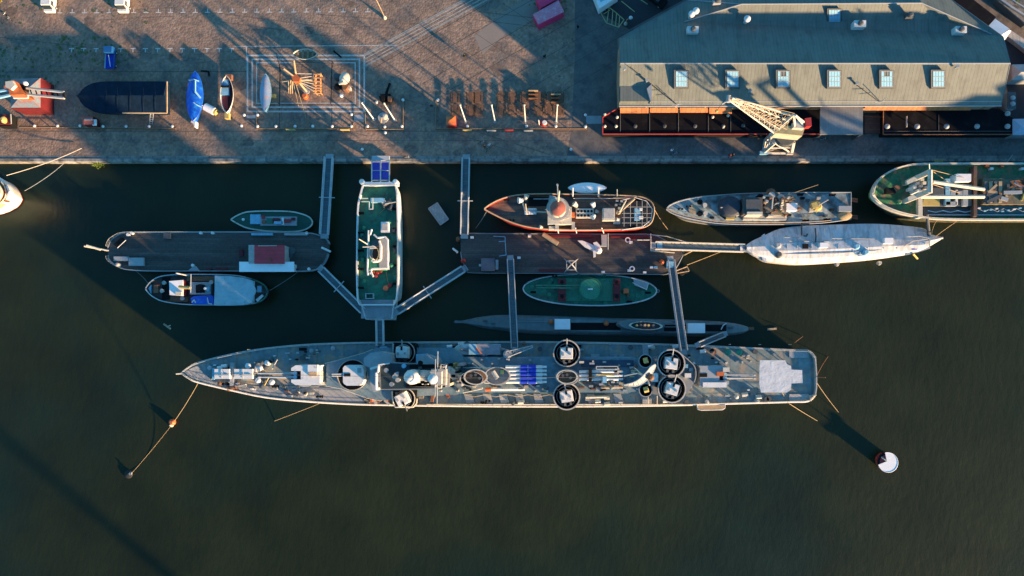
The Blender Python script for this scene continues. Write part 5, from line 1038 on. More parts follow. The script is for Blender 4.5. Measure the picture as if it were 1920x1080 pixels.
# bridge
br = part('bridge_structure', MB().pp([(682, 672), (694, 662), (712, 659), (733, 663), (735, 681), (782, 682), (784, 666), (800, 665), (818, 672), (822, 680), (822, 729), (716, 730), (700, 735), (694, 718), (694, 690), (682, 684)], zf, zf+5.8), M['paleblue'] if False else M['lightgrey'], ds)
zb = zf+5.8
b2_ = part('navigation_bridge', MB().pp([(711, 682), (730, 679), (820, 684), (822, 730), (713, 731), (711, 716), (705, 714), (705, 700), (711, 698)], zb, zb+2.3), M['navygrey'], ds)
part('bridge_roof', MB().pp([(713, 684), (730, 681), (818, 686), (820, 728), (715, 729.5)], zb+2.3, zb+2.42), mat('open_bridge_deck', (.010, .032, .042), .7, .2, .8), b2_)
part('bridge_screen', MB().wall([W(732, 681, zb+2), W(713, 684, zb+2), W(711, 698, zb+2), W(708, 699, zb+2), W(708, 731, zb+2)], .22, zb, zb+3.4).wall([W(700, 691, zb), W(722, 684, zb)], .3, zb, zb+2.6), M['white'], b2_)
part('bridge_wing', MB().pp([(780, 664), (800, 663), (818, 670), (820, 680), (780, 682)], zf+2.4, zf+3.3), M['paleblue'], ds)
zc = zb+2.4
for x, y, h_, m in ((742, 706, 1.0, 'offwhite'), (748, 712, 1.1, 'offwhite'), (745, 702, .8, 'lightgrey'), (759, 686, .9, 'paleblue'), (790, 680, 1.2, 'black'), (736, 720, .8, 'navygrey'), (726, 694, .8, 'navygrey')): lat('pelorus', x, y, zc, [(.3, 0), (.22, h_), (.4, h_+.1)], M[m], ds, 10)
part('director_tower', MB().lathe(W(777, 706, zc), [(1.35, 0), (1.35, 2.4), (1.25, 3.2), (.9, 3.8), (.3, 4.1)], 24, 1.0, .9), M['white'], ds, True)
part('fire_director_house', MB().pp([(763, 694), (786, 693), (790, 706), (786, 718), (768, 722), (762, 712)], zc-.1, zc+1.7), M['lightgrey'], ds)
part('after_bridge_house', MB().pp([(788, 694), (820, 696), (820, 708), (812, 714), (788, 714)], zc-.1, zc+2.2), M['cream'], ds)
part('bridge_platform', MB().pp([(764, 725), (832, 724), (834, 706), (822, 700), (822, 728)], zc-.2, zc+.2), M['darkgrey'], ds)
part('signal_lamp', MB().tube(W(798, 710, zc+2.4), W(818, 708, zc+2.4), .5, 10), M['navygrey'], ds)
# side guns by the bridge
for y, a in ((661, 1.57), (747.5, -1.1)):
    zz = zf+.45
    t_ = part('gun_platform', MB().pp([(737, y-19), (777, y-18), (781, y-8), (780, y+17), (736, y+17)] if y < 700 else [(735, y-14), (782, y-16), (780, y+9), (775, y+15), (741, y+15), (737, y+8)], dz(757)-.2, zz), M['black'], ds)
    part('platform_rim', MB().path([W(a_, b_, zz+.7) for a_, b_ in ([(737, y-17), (737, y+15), (745, y+17)] if y < 700 else [(735, y-14), (737, y+8), (741, y+16), (775, y+16), (781, y+9), (782, y)])], .13), M['cream' if y > 700 else 'lightgrey'], t_)
    flak(757, y, zz, a, 1.9, False)
    part('guard_ring', MB().ring(W(758, y, zz), 1.95, .1, .6, 20, -70, 70), M['offwhite'], ds)
lat('bitts', 720, 655, dz(720), [(.5, 0), (.5, .9)], M['black'], ds)
# foremast: tripod lattice carried high
mb_ = W(838, 703, zf)
ms_ = part('foremast', MB().lattice(mb_, mb_+UP*18, 3.0, .9, 10, .10), M['cream'], ds)
part('mast_platform', MB().box(mb_+UP*7.5, 2.8, 3.4, .2).box(mb_+UP*12, 2.2, 2.4, .2), M['offwhite'], ms_)
part('radar_antenna', MB().lattice(mb_+Vector((-.3, -1.8, 9)), mb_+Vector((.5, 2.0, 9)), .9, .9, 4, .06), M['offwhite'], ms_)
part('radar_dish', MB().lathe(mb_+Vector((-1.6, 1.9, 5.5)), [(.3, -.4), (.7, 0), (.8, .25), (.7, .25)], 18).tube(mb_+Vector((-1.6, 1.9, 5.4)), mb_+Vector((0, 0, 4.5)), .12), M['green_worn'], ms_); part('radar_house', MB().box(mb_+UP*9.5, 2.4, 2.6, 2.2).box(mb_+UP*13, 1.8, 2.0, 2.0), M['offwhite'], ms_)
part('yard', MB().tube(mb_+Vector((0, -4.2, 13)), mb_+Vector((0, 4.2, 13)), .09).tube(mb_+Vector((0, -3, 15.6)), mb_+Vector((0, 3, 15.6)), .07), M['lightgrey'], ms_)
part('radome', MB().lathe(mb_+UP*18,  [(.6, 0), (.8, .4), (.6, .9), (.1, 1.1)], 14), M['white'], ms_, True)
rg = random.Random(4)
for i in range(44):
    x = 822+rg.random()*44; y = 680+rg.random()*44; h_ = .6+2.6*rg.random(); w_ = 1.5+2.5*rg.random()
    h_ += 3.5; part('mast_foot_gear', MB().pb(x-w_, y-w_*.7, x+w_, y+w_*.7, zf-.1, zf+h_), M[('offwhite', 'black', 'cream', 'wood_brown', 'lightgrey', 'navygrey', 'yellow')[i % 7]], ds)
part('flag_lockers', MB().pp([(836, 686), (848, 690), (862, 702), (864, 709), (850, 712), (838, 704)], zf, zf+6.0), M['cream'], ds)
# midship deckhouse
zm = 4.6+2.2
md = part('midship_deckhouse', MB().pp([(868, 669), (1190, 669), (1196, 674), (1196, 733), (1180, 736), (868, 736)], 4.4, zm), plat, ds)
part('deckhouse_top_strip', MB().pp([(1090, 675), (1188, 675), (1188, 688), (1090, 688)], zm, zm+.35), mat('dark_blue_deck_strip', (.03, .06, .10), .7, .2, 1), md)
def funnel(x, y, sx, sy, h_, nm):
    f = part('funnel', MB().ring(W(x, y, zm), 1, .07, h_, 28, sx=sx, sy=sy), M['offwhite'], ds)
    part('funnel_rim', MB().ring(W(x, y, zm+h_), 1.04, .13, .16, 28, sx=sx, sy=sy), M['cream'], f)
    part('funnel_grating', MB().lathe(W(x, y, zm+h_-.5), [(1, 0), (1, .1)], 28, sx*.9, sy*.9), M['rust'] if nm else M['wood_brown'], f)
    for dx, dy in ((-.4, .2), (.35, -.15), (0, .3)): part('uptake_pipe', MB().lathe(W(x, y, zm+h_-.4)+Vector((dx*sx, dy*sy, 0)), [(.25, 0), (.25, .5)], 10), M['darkgrey'], f)
funnel(892, 707, 1.95, 1.25, 9.0, 0); funnel(1063, 706.5, 1.75, 1.15, 6.0, 1)
c_ = W(1063, 706.5, zm); part('funnel_casing', MB().lathe(c_, [(1, 0), (1, .8)], 24, 2.2, 1.5), M['navygrey'], ds)
c_ = W(933, 705, zm+2.2); pl_ = part('searchlight_platform', MB().ring(c_, 1, .1, .8, 28, sx=2.3, sy=1.6).lathe(c_-UP*.2, [(1, 0), (1, .15)], 24, 2.3, 1.6), M['offwhite'], ds)
part('searchlight', MB().tube(c_+Vector((-.8, .8, .5)), c_+Vector((-.0, -.4, .6)), .4, 12), M['cream'], pl_); blk('platform_gear', 938, 694, 944, 702, zm+2.1, zm+3.2, M['green_worn'], pl_)
tb('platform_leg', W(920, 705, zm), c_-Vector((1.3, 0, 0)), .15, M['lightgrey'], pl_); tb('platform_leg', W(945, 705, zm), c_+Vector((1.3, 0, 0)), .15, M['lightgrey'], pl_)
part('platform_rail', MB().path([W(868+i*9, 689+(i % 2), zm+1.4) for i in range(8)], .07).path([W(908, 718, zm+1.2), W(930, 720, zm+1.2), W(944, 716, zm+1.2)], .07), M['white'], ds)
# torpedo tubes
def tubes(x0, x1, ys, cov, z_, r=.30):
    t_ = part('torpedo_mounting', MB().lathe(W((x0+x1)/2, sum(ys)/len(ys), z_), [(1.6, 0), (1.6, .5)], 20), M['navygrey'], ds)
    for y in ys:
        part('torpedo_tube', MB().tube(W(x0, y, z_+.95), W(x1, y, z_+.95), r, 10).tube(W(x1, y, z_+.95), W(x1+8, y, z_+.95), r*.7, 8), M['white'], t_, True)
    for a, b_ in cov:
        for y in ys: part('tube_cover', MB().tube(W(a, y, z_+.98), W(b_, y, z_+.98), .40, 10).prism([W(a, y-3.4, z_+1.0), W(b_, y-3.4, z_+1.0), W(b_, y+3.4, z_+1.0), W(a, y+3.4, z_+1.0)], z_+.4), M['bluecover'], t_, True)
    return t_
tubes(948, 1017, (688, 695, 702, 709, 716), ((976, 989), (991, 1005)), zm)
tubes(1086, 1160, (697, 704, 711), (), zm, .27)
blk('mounting_control', 1104, 692, 1110, 716, zm+1.2, zm+1.8, M['black'], ds); blk('mounting_control', 1130, 706, 1138, 718, zm+.9, zm+1.7, M['paleblue'], ds)
part('gantry_frame', MB().path([W(1118, 687, zm+2), W(1158, 687, zm+2), W(1158, 692, zm+2), W(1118, 692, zm+2)], .09, True), M['lightgrey'], ds)
tb('spar', W(920, 730, zm+.6), W(984, 729.5, zm+.6), .3, M['white'], ds, 8); tb('red_spar_end', W(910, 730.3, zm+.6), W(921, 730, zm+.6), .34, M['orange'], ds, 8)
tb('spar', W(1098, 745, 5.4), W(1137, 744, 5.4), .22, M['cream'], ds, 8); tb('spar', W(1116, 727, zm+.5), W(1168, 726, zm+.5), .2, M['wood_pale'], ds, 8); tb('spar', W(1118, 702, zm+1.6), W(1152, 704, zm+1.6), .12, M['yellow'], ds); tb('spar', W(868, 736, zm+.4), W(905, 728, zm+1.4), .14, M['cream'], ds)
for y in (662.5, 742.5):
    for x in (1062,): flak(x, y, 4.6+2.3, 1.57 if y < 700 else 1.75, 2.3)
for x, y in ((1256, 681), (1257.5, 728.5)): flak(x, y, 4.6+3.4, 1.45 if y < 700 else 1.3, 2.35, hts=1.25)
# aft superstructure
za = 4.6+2.4
part('aft_deckhouse', MB().pp([(1196, 672), (1240, 668), (1290, 672), (1302, 690), (1303, 716), (1290, 736), (1240, 742), (1196, 734)], 4.4, za), M['navygrey'], ds)
for x, y in ((1210, 677), (1210.6, 731.5)):
    t_ = part('gun_tub', MB().ring(W(x, y, za+.3), 1.15, .1, 1.0, 22).lathe(W(x, y, za), [(1.15, 0), (1.15, .32)], 22), M['black'], ds); part('tub_rim', MB().ring(W(x, y, za+1.3), 1.22, .14, .12, 22), M['lightgrey'], t_)
    part('searchlight', MB().tube(W(x-3, y, za+1.4), W(x+5, y-2, za+1.6), .5, 10), M['yellow'], t_)
# aft mast with curved radar reflector
am = W(1206, 704, za); m2 = part('aft_mast', MB().lattice(am, am+UP*9, 2.0, 1.0, 6, .10), M['lightgrey'], ds)
rr = MB(); pts = spl([(1170, 722), (1190, 724), (1207, 717), (1220, 704), (1228, 689), (1229, 684)], 4); zz = za+9
inn = spl([(1170, 722), (1188, 717), (1200, 710), (1211, 699), (1220, 688), (1228, 683)], 4)
vv = [W(x, y, zz) for x, y in pts]+[W(x, y, zz+1.2) for x, y in inn]; n_ = len(pts)
rr.add(vv, [(i, i+1, n_+i+1, n_+i) for i in range(n_-1)]); rr.add([v-UP*.12 for v in vv], [(n_+i, n_+i+1, i+1, i) for i in range(n_-1)])
for i in range(0, n_, 2): rr.tube(vv[i], vv[n_+i], .10, 4)
rr.path(vv[:n_], .14); rr.path(vv[n_:], .12)
part('radar_reflector', rr, M['lightgrey'], m2)
part('mast_arm', MB().path([W(1170, 705, za+6), W(1195, 700, za+7), W(1206, 704, za+8.8)], .12).tube(W(1190, 690, za+6), W(1206, 704, za+8.8), .09).tube(W(1218, 722, za+8), W(1210, 704, za+7), .12), M['cream'], m2)
part('mast_head', MB().lathe(am+UP*9, [(.5, 0), (.6, .8), (.2, 1.2)], 12), M['wood_brown'], m2)
for i in range(46):
    x = 1088+rg.random()*110; y = 678+rg.random()*56; h_ = .4+1.2*rg.random(); w_ = 1.5+3.5*rg.random()
    part('deck_fitting', MB().pb(x-w_, y-1.2-rg.random(), x+w_, y+1.2+rg.random(), zm-.1, zm+h_), M[('offwhite', 'black', 'cream', 'wood_brown', 'lightgrey', 'navygrey', 'darkgrey', 'wood_pale')[i % 8]], ds)
for x0, y0, x1, y1, h_, m in ((1222, 700, 1234, 716, 1.8, 'white'), (1230, 718, 1240, 726, 1.0, 'black'), (1284, 700, 1296, 708, 1.0, 'white'), (1283, 683, 1290, 690, .8, 'paleblue'), (1292, 690, 1299, 696, .7, 'lightgrey'), (1240, 700, 1248, 706, .9, 'lightgrey')): dpart('ready_use_locker', x0, y0, x1, y1, h_, m, base=za)
part('curved_screen', MB().wall([W(x, y, za) for x, y in spl([(1276, 664), (1290, 676), (1301, 688), (1303, 704), (1300, 716)], 3)], .12, za, za+1.0), M['offwhite'], ds)
part('ladder_house', MB().pp([(1280, 738), (1298, 726), (1296, 720), (1290, 718), (1284, 724)], 4.4, 6.4), M['cream'], ds)
# aft turret
g2 = turret(1313, 686, 1367, 725, 4.6, 1, 3.2, 46, 'lightgrey')
blk('turret_side', 1318, 717, 1362, 726.5, 5, 7.4, M['white'], g2); blk('turret_hood', 1344, 697, 1358, 705, 7.2, 7.5, M['orange'], g2); blk('turret_slot', 1312, 700, 1326, 707, 7.0, 7.25, M['black'], g2); blk('loading_tray', 1356, 689, 1368, 697, 6.8, 7.6, M['cream'], g2)
# stern awning
aw_ = part('stern_awning', MB().pp([(1425, 675.5), (1472, 675.5), (1476, 683), (1483, 686), (1484, 693), (1504, 694), (1505, 718), (1484, 719), (1483, 731), (1475, 736), (1427, 736), (1424, 722), (1424, 690)], 6.8, 7.0), mat('white_awning_canvas', (.56, .57, .58), .7, .10, .7, (.49, .50, .52), .10, bump=.05, fine=1.5), ds)
for x, y in ((1427, 678), (1427, 733), (1471, 678), (1472, 733), (1503, 696), (1503, 716)): tb('awning_post', W(x, y, 6.8), Vector((W(x, y, 6.8).x, W(x, y, 6.8).y, 4.5)), .08, M['lightgrey'], aw_)
for y in (): tb('awning_seam', W(1426, y, 7.02), W(1482, y+.5, 7.02), .05, M['offwhite'], aw_, 4)
dpart('mine_deck_plate', 1480, 657.5, 1517, 671, .15, 'lightgrey'); dpart('mine_deck_plate', 1480, 739, 1517, 753, .15, 'offwhite')
part('stern_bulwark', MB().wall([W(x, y, 4.6) for x, y in ((1514, 658), (1520, 664), (1526, 672), (1528, 700), (1528, 726), (1526, 740), (1517, 742), (1517, 752))], .2, 4.5, 5.5), M['offwhite'], ds)
part('side_platform', MB().pp([(1307, 756), (1359, 755), (1359, 765), (1354, 768), (1312, 769), (1307, 765)], 3.8, 4.0), M['wood_pale'], ds); part('platform_rail', MB().path([W(x, y, 5) for x, y in ((1306, 757), (1308, 767), (1314, 769), (1354, 768), (1359, 765), (1359, 757))], .14), M['offwhite'], ds)
part('ensign_staff', MB().tube(W(1528, 707, 5), W(1548, 708, 7), .07), M['wood_brown'], ds)
# deck clutter along both sides
for i in range(80):
    x = 385+rg.random()*1100
    up_ = rg.random() < .45; t = None
    j = min(range(len(A)), key=lambda k: abs(s4[k][0]-x)); ya, yb = s4[j][1], s4[j][3]
    y = ya+3+rg.random()*11 if up_ else yb-4-rg.random()*13
    if x < 620: y = ya+6+rg.random()*20 if up_ else yb-5-rg.random()*18
    k = i % 5; m = ('offwhite', 'black', 'lightgrey', 'navygrey', 'cream', 'darkgrey', 'wood_brown')[i % 7]
    if k == 0: lat('deck_vent', x, y, dz(x), [(.3, 0), (.25, .7), (.42, .85), (.2, 1)], M[m], ds, 8)
    elif k == 1: part('mooring_bitts', MB().box(W(x, y, dz(x)), 1.4, .5, .15).lathe(W(x-3, y, dz(x)+.1), [(.2, 0), (.22, .6)], 8).lathe(W(x+3, y, dz(x)+.1), [(.2, 0), (.22, .6)], 8), M['black'], ds)
    elif k == 2: blk('ready_use_locker', x-4, y-2, x+4, y+1.5, dz(x)-.1, dz(x)+.8, M[m], ds)
    elif k == 3: part('fairlead', MB().lathe(W(x, y, dz(x)), [(.45, 0), (.3, .3), (.45, .5)], 10), M['darkgrey'], ds)
    else: liferaft(ds, x, y, dz(x), .1, 'white' if up_ else 'cream', 1.0)
for x, y in ((1363, 660), (1384, 660.5)): lat('green_vent', x, y, 4.6, [(.35, 0), (.35, .8), (.6, .9), (.3, 1.1)], M['green_house'], ds, 12)
lat('red_vent', 1336, 660, 4.6, [(.3, 0), (.3, .8), (.5, .9)], M['orange'], ds)
part('side_rails', MB().path([W(870+i*20, 740+4*(i % 2), 5.7) for i in range(10)], .07), M['wood_pale'], ds)
for x in (870, 905, 935, 965, 1000, 1040, 1100, 1150, 1200): part('canvas_screen', MB().pp([(x, 738), (x+14, 739), (x+20, 755), (x+4, 756)], 4.5, 4.95), M[('navygrey', 'offwhite', 'steel_light')[int(x/5) % 3]], ds)
part('sunlit_side_capping', MB().path([p+UP*.25 for p in B[2:]], .13), M['white'], ds)  # gunwale capping on the sunward side only, its sunlit brightness painted white
part('deck_edge_pipe', MB().path([W(x, 758.5, 5.0) for x in (800, 900, 1000, 1100, 1200, 1280)], .16), M['cream'], ds)
for x0, y0, x1, y1 in ((1108, 664, 1124, 671), (1162, 664, 1170, 670), (1205, 646, 1216, 666), (1152, 667, 1156, 671)): dpart('gangway_steps', x0, y0, x1, y1, .5, 'lightgrey')
blk('gangway_steps', 712, 650, 726, 672, 5.0, 6.2, M['paleblue'], ds)
for y in (752, 756): pass
part('chart_table', MB().pb(1205, 746, 1222, 757, 4.5, 5.3), M['offwhite'], ds)
for x in (1215, 1232): part('rail_gate', MB().tube(W(x, 742, 5.6), W(x, 758, 5.6), .08), M['cream'], ds)
# rigging wires between the masts
part('aerial_wire', MB().tube(mb_+UP*15, am+UP*8.5, .03, 4).tube(mb_+UP*14, W(400, 700, 7.5), .03, 4), M['darkgrey'], ds)
# boats and boom on board
t_ = thing('motor_launch', 'white-bowed motor launch with a grey canopy stowed on the destroyer deck', 'boat', W(895, 655, 4.7))
mlz = 6.0
part('hull', MB().prism([W(x, y, mlz) for x, y in ((850, 655), (856, 648), (868, 644.5), (939, 645.5), (940, 665), (868, 665), (857, 662))], 4.75, .8), M['white'], t_)
part('foredeck', MB().prism([W(x, y, mlz+.15) for x, y in ((852, 655), (858, 649), (865, 646.5), (864, 663), (858, 661))], mlz), M['cream'], t_)
part('canopy', MB().lathe(W(907, 655, mlz), [(1, 0), (.97, .5), (.85, .8)], 4, 4.4, 1.35, 0).prism([W(x, y, mlz+1.1) for x, y in ((879, 645.5), (938, 646), (938, 665), (879, 665))], mlz), mat('grey_boat_canvas', (.24, .24, .27), .7, .12, 1), t_)
part('windscreen_cover', MB().prism([W(x, y, mlz+1.2) for x, y in ((879, 645), (892, 645.5), (900, 665), (879, 665))], mlz), M['paleblue'], t_)
part('red_flash', MB().tube(W(893, 652, mlz+1.3), W(902, 664, mlz+1.3), .12), M['orange'], t_)
t_ = thing('boat_crane', 'pale lattice boat crane on the destroyer deck beside the grey-canopied launch', 'crane', W(952, 664, 4.7))
part('jib', MB().lattice(W(952, 664, 7.5), W(998, 650, 8.5), 1.0, .3, 6, .08), M['lightgrey'], t_); part('post', MB().lathe(W(953, 664, 4.7), [(.7, 0), (.55, 2.8), (.8, 3.1)], 14), M['lightgrey'], t_); blk('winch_box', 949, 657, 958, 662, 4.7, 7.4, M['lightgrey'], t_)
# moorings
W0 = lambda x, y, z=0.0: W(x, y, z)
rope('mooring_rope', 'yellow-brown mooring rope from the destroyer bow down to the orange float', [W(372, 717, 6.2), W(326, 791, 1.0)])
rope('mooring_rope', 'thin rope running from the orange float into the water beside the black buoy', [W(324, 794, .9), W(248, 886, .1)], .03)
rope('mooring_rope', 'pale rope entering the water below the destroyer foredeck, left of the middle', [W(598, 757, 5.2), W(513, 790, -.1)], .05)
rope('mooring_rope', 'long pale rope slanting down right from the destroyer stern corner', [W(1529, 714, 5), W(1573, 774, -.1)], .045)
rope('mooring_rope', 'rope hanging from the destroyer awning and slanting down right under the stern', [W(1467, 736, 5.5), W(1480, 757, 4.0), W(1534, 790, -.1)], .05)
rope('mooring_rope', 'rust-coloured rope slanting up right from the destroyer stern', [W(1530, 708, 5), W(1553, 668, -.1)], .04, M['rust'])
rope('mooring_rope', 'short rust-coloured rope standing in the water above the destroyer stern', [W(1505, 631, .1), W(1490, 642, 1.2)], .05, M['rust'], 0)
fl = thing('mooring_float', 'small orange float on the rope off the destroyer bow', 'float', W(326, 792, .3))
part('ball', MB().lathe(W(326, 791, -.3), [(.25, 0), (.62, .4), (.62, .8), (.25, 1.2)], 14), M['orange'], fl, True); part('cone', MB().lathe(W(322, 797, .1), [(.4, 0), (.1, .8)], 10), M['cream'], fl)
bu = thing('black_buoy', 'small black buoy alone in the water at the lower left', 'buoy', W(245, 888, 0))
part('float', MB().lathe(W(245, 888, -.7), [(.6, 0), (.85, .5), (.75, .9), (.3, 1.1)], 16), M['rubber'], bu, True); part('ring', MB().ring(W(245, 888, .38), .3, .1, .12, 12).tube(W(245, 888, .4), W(247, 887, .7), .12), M['lightgrey'], bu)
bw = thing('mooring_buoy', 'big round white mooring buoy with a red waterline at the lower right', 'buoy', W(1665, 867, 0))
bz0 = 1.9; ptsb = [W(1665, 867, bz0)+Vector((math.cos(R(a))*1.82, math.sin(R(a))*1.82, 0)) for a in range(0, 360, 10)]
part('body', MB().lathe(Vector((W(1665, 867, 1.9).x, W(1665, 867, 1.9).y, -.6)), [(1.5, 0), (1.55, .5), (1.35, .9), (1.35, 2.34)], 36), M['red'], bw, True)
part('top', MB().prism([W(1665, 867, bz0)+Vector((math.cos(R(a))*1.78, math.sin(R(a))*1.78, 0)) for a in range(-165, 106, 10)]+[W(1663, 865, bz0)], bz0-.15), M['white_clean'], bw)
part('top_rim', MB().path([W(1665, 867, bz0)+Vector((math.cos(R(a))*1.76, math.sin(R(a))*1.76, 0)) for a in range(-165, 106, 10)], .05), M['white_clean'], bw)
part('notch_cover', MB().prism([W(1665, 867, bz0-.2)+Vector((math.cos(R(a))*1.78, math.sin(R(a))*1.78, 0)) for a in range(105, 200, 10)]+[W(1663, 865, bz0-.2)], bz0-.5), M['black'], bw)
part('mooring_eye', MB().tube(W(1663, 865, bz0-.1), W(1653, 857, bz0), .12).tube(W(1658, 860, bz0-.2), W(1658, 860, bz0+.9), .1), M['lightgrey'], bw)
rope('mooring_rope', 'upper cream rope from the left edge ship to the quay', [W(12, 329, 7), W(153, 278, Q+.4)], .06, M['cream'], .8)
rope('mooring_rope', 'lower thin grey rope from the left edge ship bow to the quay wall', [W(46, 358, 6), W(120, 306, 1.2)], .045, M['lightgrey'], .5)
rope('mooring_rope', 'thin rope hanging from the lightship stern towards the water', [W(1227, 393, 4), W(1252, 430, .8)], .05)
rope('mooring_rope', 'thin pale rope from the right end of the lightship barge to the gangway', [W(1288, 497, 2.6), W(1352, 472, 1.0)], .06)
rope('mooring_rope', 'dim rope from the red-hut barge to the tugboat stern', [W(560, 509, 2), W(505, 545, 2.2)], .03, M['lightgrey'])
rope('mooring_rope', 'dim rope from the red-hut barge to the tugboat bow', [W(255, 508, 2), W(278, 532, 2.6)], .03, M['lightgrey'])
rope('mooring_rope', 'shorter of two ropes from the freighter side to the covered ship', [W(1757, 412, 4), W(1747, 438, 5)], .05)
rope('mooring_rope', 'longer of two ropes from the freighter side to the covered ship', [W(1794, 415, 3.4), W(1755, 443, 5)], .05)
rope('mooring_rope', 'pale rope leading up right from the freighter rail onto the quay', [W(1885, 308, 6), W(1899, 290, 2.4)], .06, M['lightgrey'], 0)
rope('mooring_rope', 'long thin rope along the water from the lightship bow to the left quay gangway', [W(912, 397, 4), W(892, 428, .6)], .03, M['lightgrey'])
def bird(label, x, y, a):
    c = W(x, y, 1.2 if x < 1000 else 0); t_ = thing('driftwood', label, 'driftwood', W(x, y, 0))
    part('plank', MB().box(W(x, y, -.05), 1.7, .35, .2, a), M['wood_pale'], t_); part('branch', MB().tube(W(x, y, .05), W(x+6, y-2, .1), .1), M['offwhite'], t_)
bird('pale driftwood pieces floating below the tugboat', 314, 612, -.6); bird('pale driftwood plank floating beyond the submarine stern', 1447, 617, .1)

rg = random.Random(21)
for i in range(40):      # small fittings round the bridge and funnels
    x = 700+rg.random()*175; y = 684+rg.random()*50
    hz_ = zc if 735 < x < 815 and 686 < y < 726 else zf
    if hz_ == zf and 705 < x < 822: continue
    w_ = 1+2*rg.random(); part('deck_fitting', MB().pb(x-w_, y-w_*.7, x+w_, y+w_*.7, hz_-.1, hz_+.5+1.2*rg.random()), M[('offwhite', 'darkgrey', 'cream', 'navygrey', 'white', 'black')[i % 6]], ds)
for i in range(30):
    x = 868+rg.random()*215; y = (672+rg.random()*12) if i % 3 == 0 else (722+rg.random()*12)
    w_ = 1.2+3*rg.random(); part('deck_fitting', MB().pb(x-w_, y-1-rg.random(), x+w_, y+1+rg.random(), zm-.1, zm+.4+rg.random()), M[('offwhite', 'darkgrey', 'cream', 'navygrey', 'wood_pale', 'black')[i % 6]], ds)
for x, y in ((560, 735), (540, 732), (520, 728), (575, 738)): lat('chain_stopper', x, y, dz(x), [(.3, 0), (.2, .4)], M['offwhite'], ds, 8)
for x in range(470, 1480, 56):
    y = 644 if x > 640 else 644+(640-x)*.055
    tb('awning_stanchion', W(x, y+2, dz(x)), W(x, y+2, dz(x))+UP*1.6, .06, M['lightgrey'], ds, 4)

for x0, y0, x1, y1 in ((768, 683, 823, 690), (762, 720, 818, 728), (822, 690, 834, 726), (797, 703, 822, 712)): blk('dark_panel', x0, y0, x1, y1, zc-.3, zc+.12, M['black'], ds)  # black panels painting in the shade around the after bridge house
rg = random.Random(77)
for i in range(70):
    x = 390+rg.random()*215; u_ = rg.random(); ya = 665-(x-428)*.12 if x > 428 else 676; yb = 731+(x-428)*.13 if x > 428 else 718
    y = ya+8+u_*(yb-ya-14)
    if 398 < x < 480 and 686 < y < 714: continue
    if 486 < x < 604 and 682 < y < 724: continue
    w_ = .8+1.8*rg.random(); part('deck_fitting', MB().pb(x-w_, y-w_*.6, x+w_, y+w_*.6, dz(x)-.1, dz(x)+.3+.6*rg.random()), M[('offwhite', 'black', 'white', 'navygrey', 'darkgrey', 'cream')[i % 6]], ds)
for i in range(60):
    x = 1290+rg.random()*130; y = 664+rg.random()*84
    if 1308 < x and 683 < y < 729: continue
    w_ = .8+1.8*rg.random(); part('deck_fitting', MB().pb(x-w_, y-w_*.6, x+w_, y+w_*.6, 4.5, 4.9+.6*rg.random()), M[('offwhite', 'black', 'white', 'navygrey', 'darkgrey', 'cream')[i % 6]], ds)

for i, (x, y) in enumerate(((688, 738), (693, 743), (699, 747), (704, 753), (690, 751), (708, 744), (712, 750), (725, 748), (728, 754), (790, 744), (800, 738), (812, 746), (840, 742), (800, 731), (792, 733))):
    part('deck_gear', MB().box(W(x, y, dz(x)-.05), .9+.2*(i % 3), .4+.15*(i % 2), .6+.3*(i % 3), i*.7), M[('wood', 'rust', 'orange', 'offwhite', 'wood_pale')[i % 5]], ds)
bt2 = thing('shadow_tower', 'added slender tower, unseen below the bottom edge, casting a shadow band on the water', 'tower', W(1010, 1650, 0))  # added out of view only to cast the diagonal shadow band at lower left
part('shaft', MB().lathe(W(1010, 1650, -1), [(1.6, 0), (.9, 3), (.7, 42)], 16), M['lightgrey'], bt2); part('gallery', MB().lathe(Vector((W(1010, 1650, 0).x, W(1010, 1650, 0).y, 41)), [(1.3, 0), (1.3, .3), (.7, .3), (.6, 2.4), (.1, 3)], 16), M['white'], bt2)
# ================= things on the quay =================
def frame_kerb(label, pts, mw=None, group='low rail enclosures along the quay'):
    wp = [W(x, y, Q) for x, y in pts]; t_ = thing('low_fence', label, 'fence', wp[0], group)
    part('rail', MB().path([p+UP*.55 for p in wp], .06), mw or M['wood'], t_)
    mb = MB()
    for a, b_ in zip(wp, wp[1:]):
        k = max(1, int((b_-a).length/3))
        for i in range(k+1): tb('post', a.lerp(b_, i/k), a.lerp(b_, i/k)+UP*.6, .09, M['wood_brown'], t_, 5) if i else None
    part('kerb', MB().wall(wp, .2, Q-.1, Q+.1), M['wood_brown'], t_); return t_
frame_kerb('low timber rail enclosure around the row of four flagpoles', [(818, 190), (818, 243), (1099, 243), (1099, 232)])
frame_kerb('low timber rail enclosure with the black anchor and two flagpoles', [(686, 210), (687, 244), (757, 244), (757, 190)])
frame_kerb('low timber rail in front of the stone-framed playground', [(483, 212), (483, 243), (664, 243), (664, 232)])
frame_kerb('low timber rail below the red-hut crane and the covered barge', [(40, 240), (330, 242)])
def cp_(x, y, z=Q): return W(x, y, z)
bo = thing('bollard', '', 'bollard', cp_(453, 236), 'small pale bollards along the quay rail')
part('post', MB().lathe(cp_(453, 236), [(.2, 0), (.18, .8)], 10), M['darkgrey'], bo); part('cap', MB().lathe(cp_(453, 236, Q+.8), [(.27, 0), (.28, .16), (.1, .26)], 10), M['white'], bo); index_children(bo)
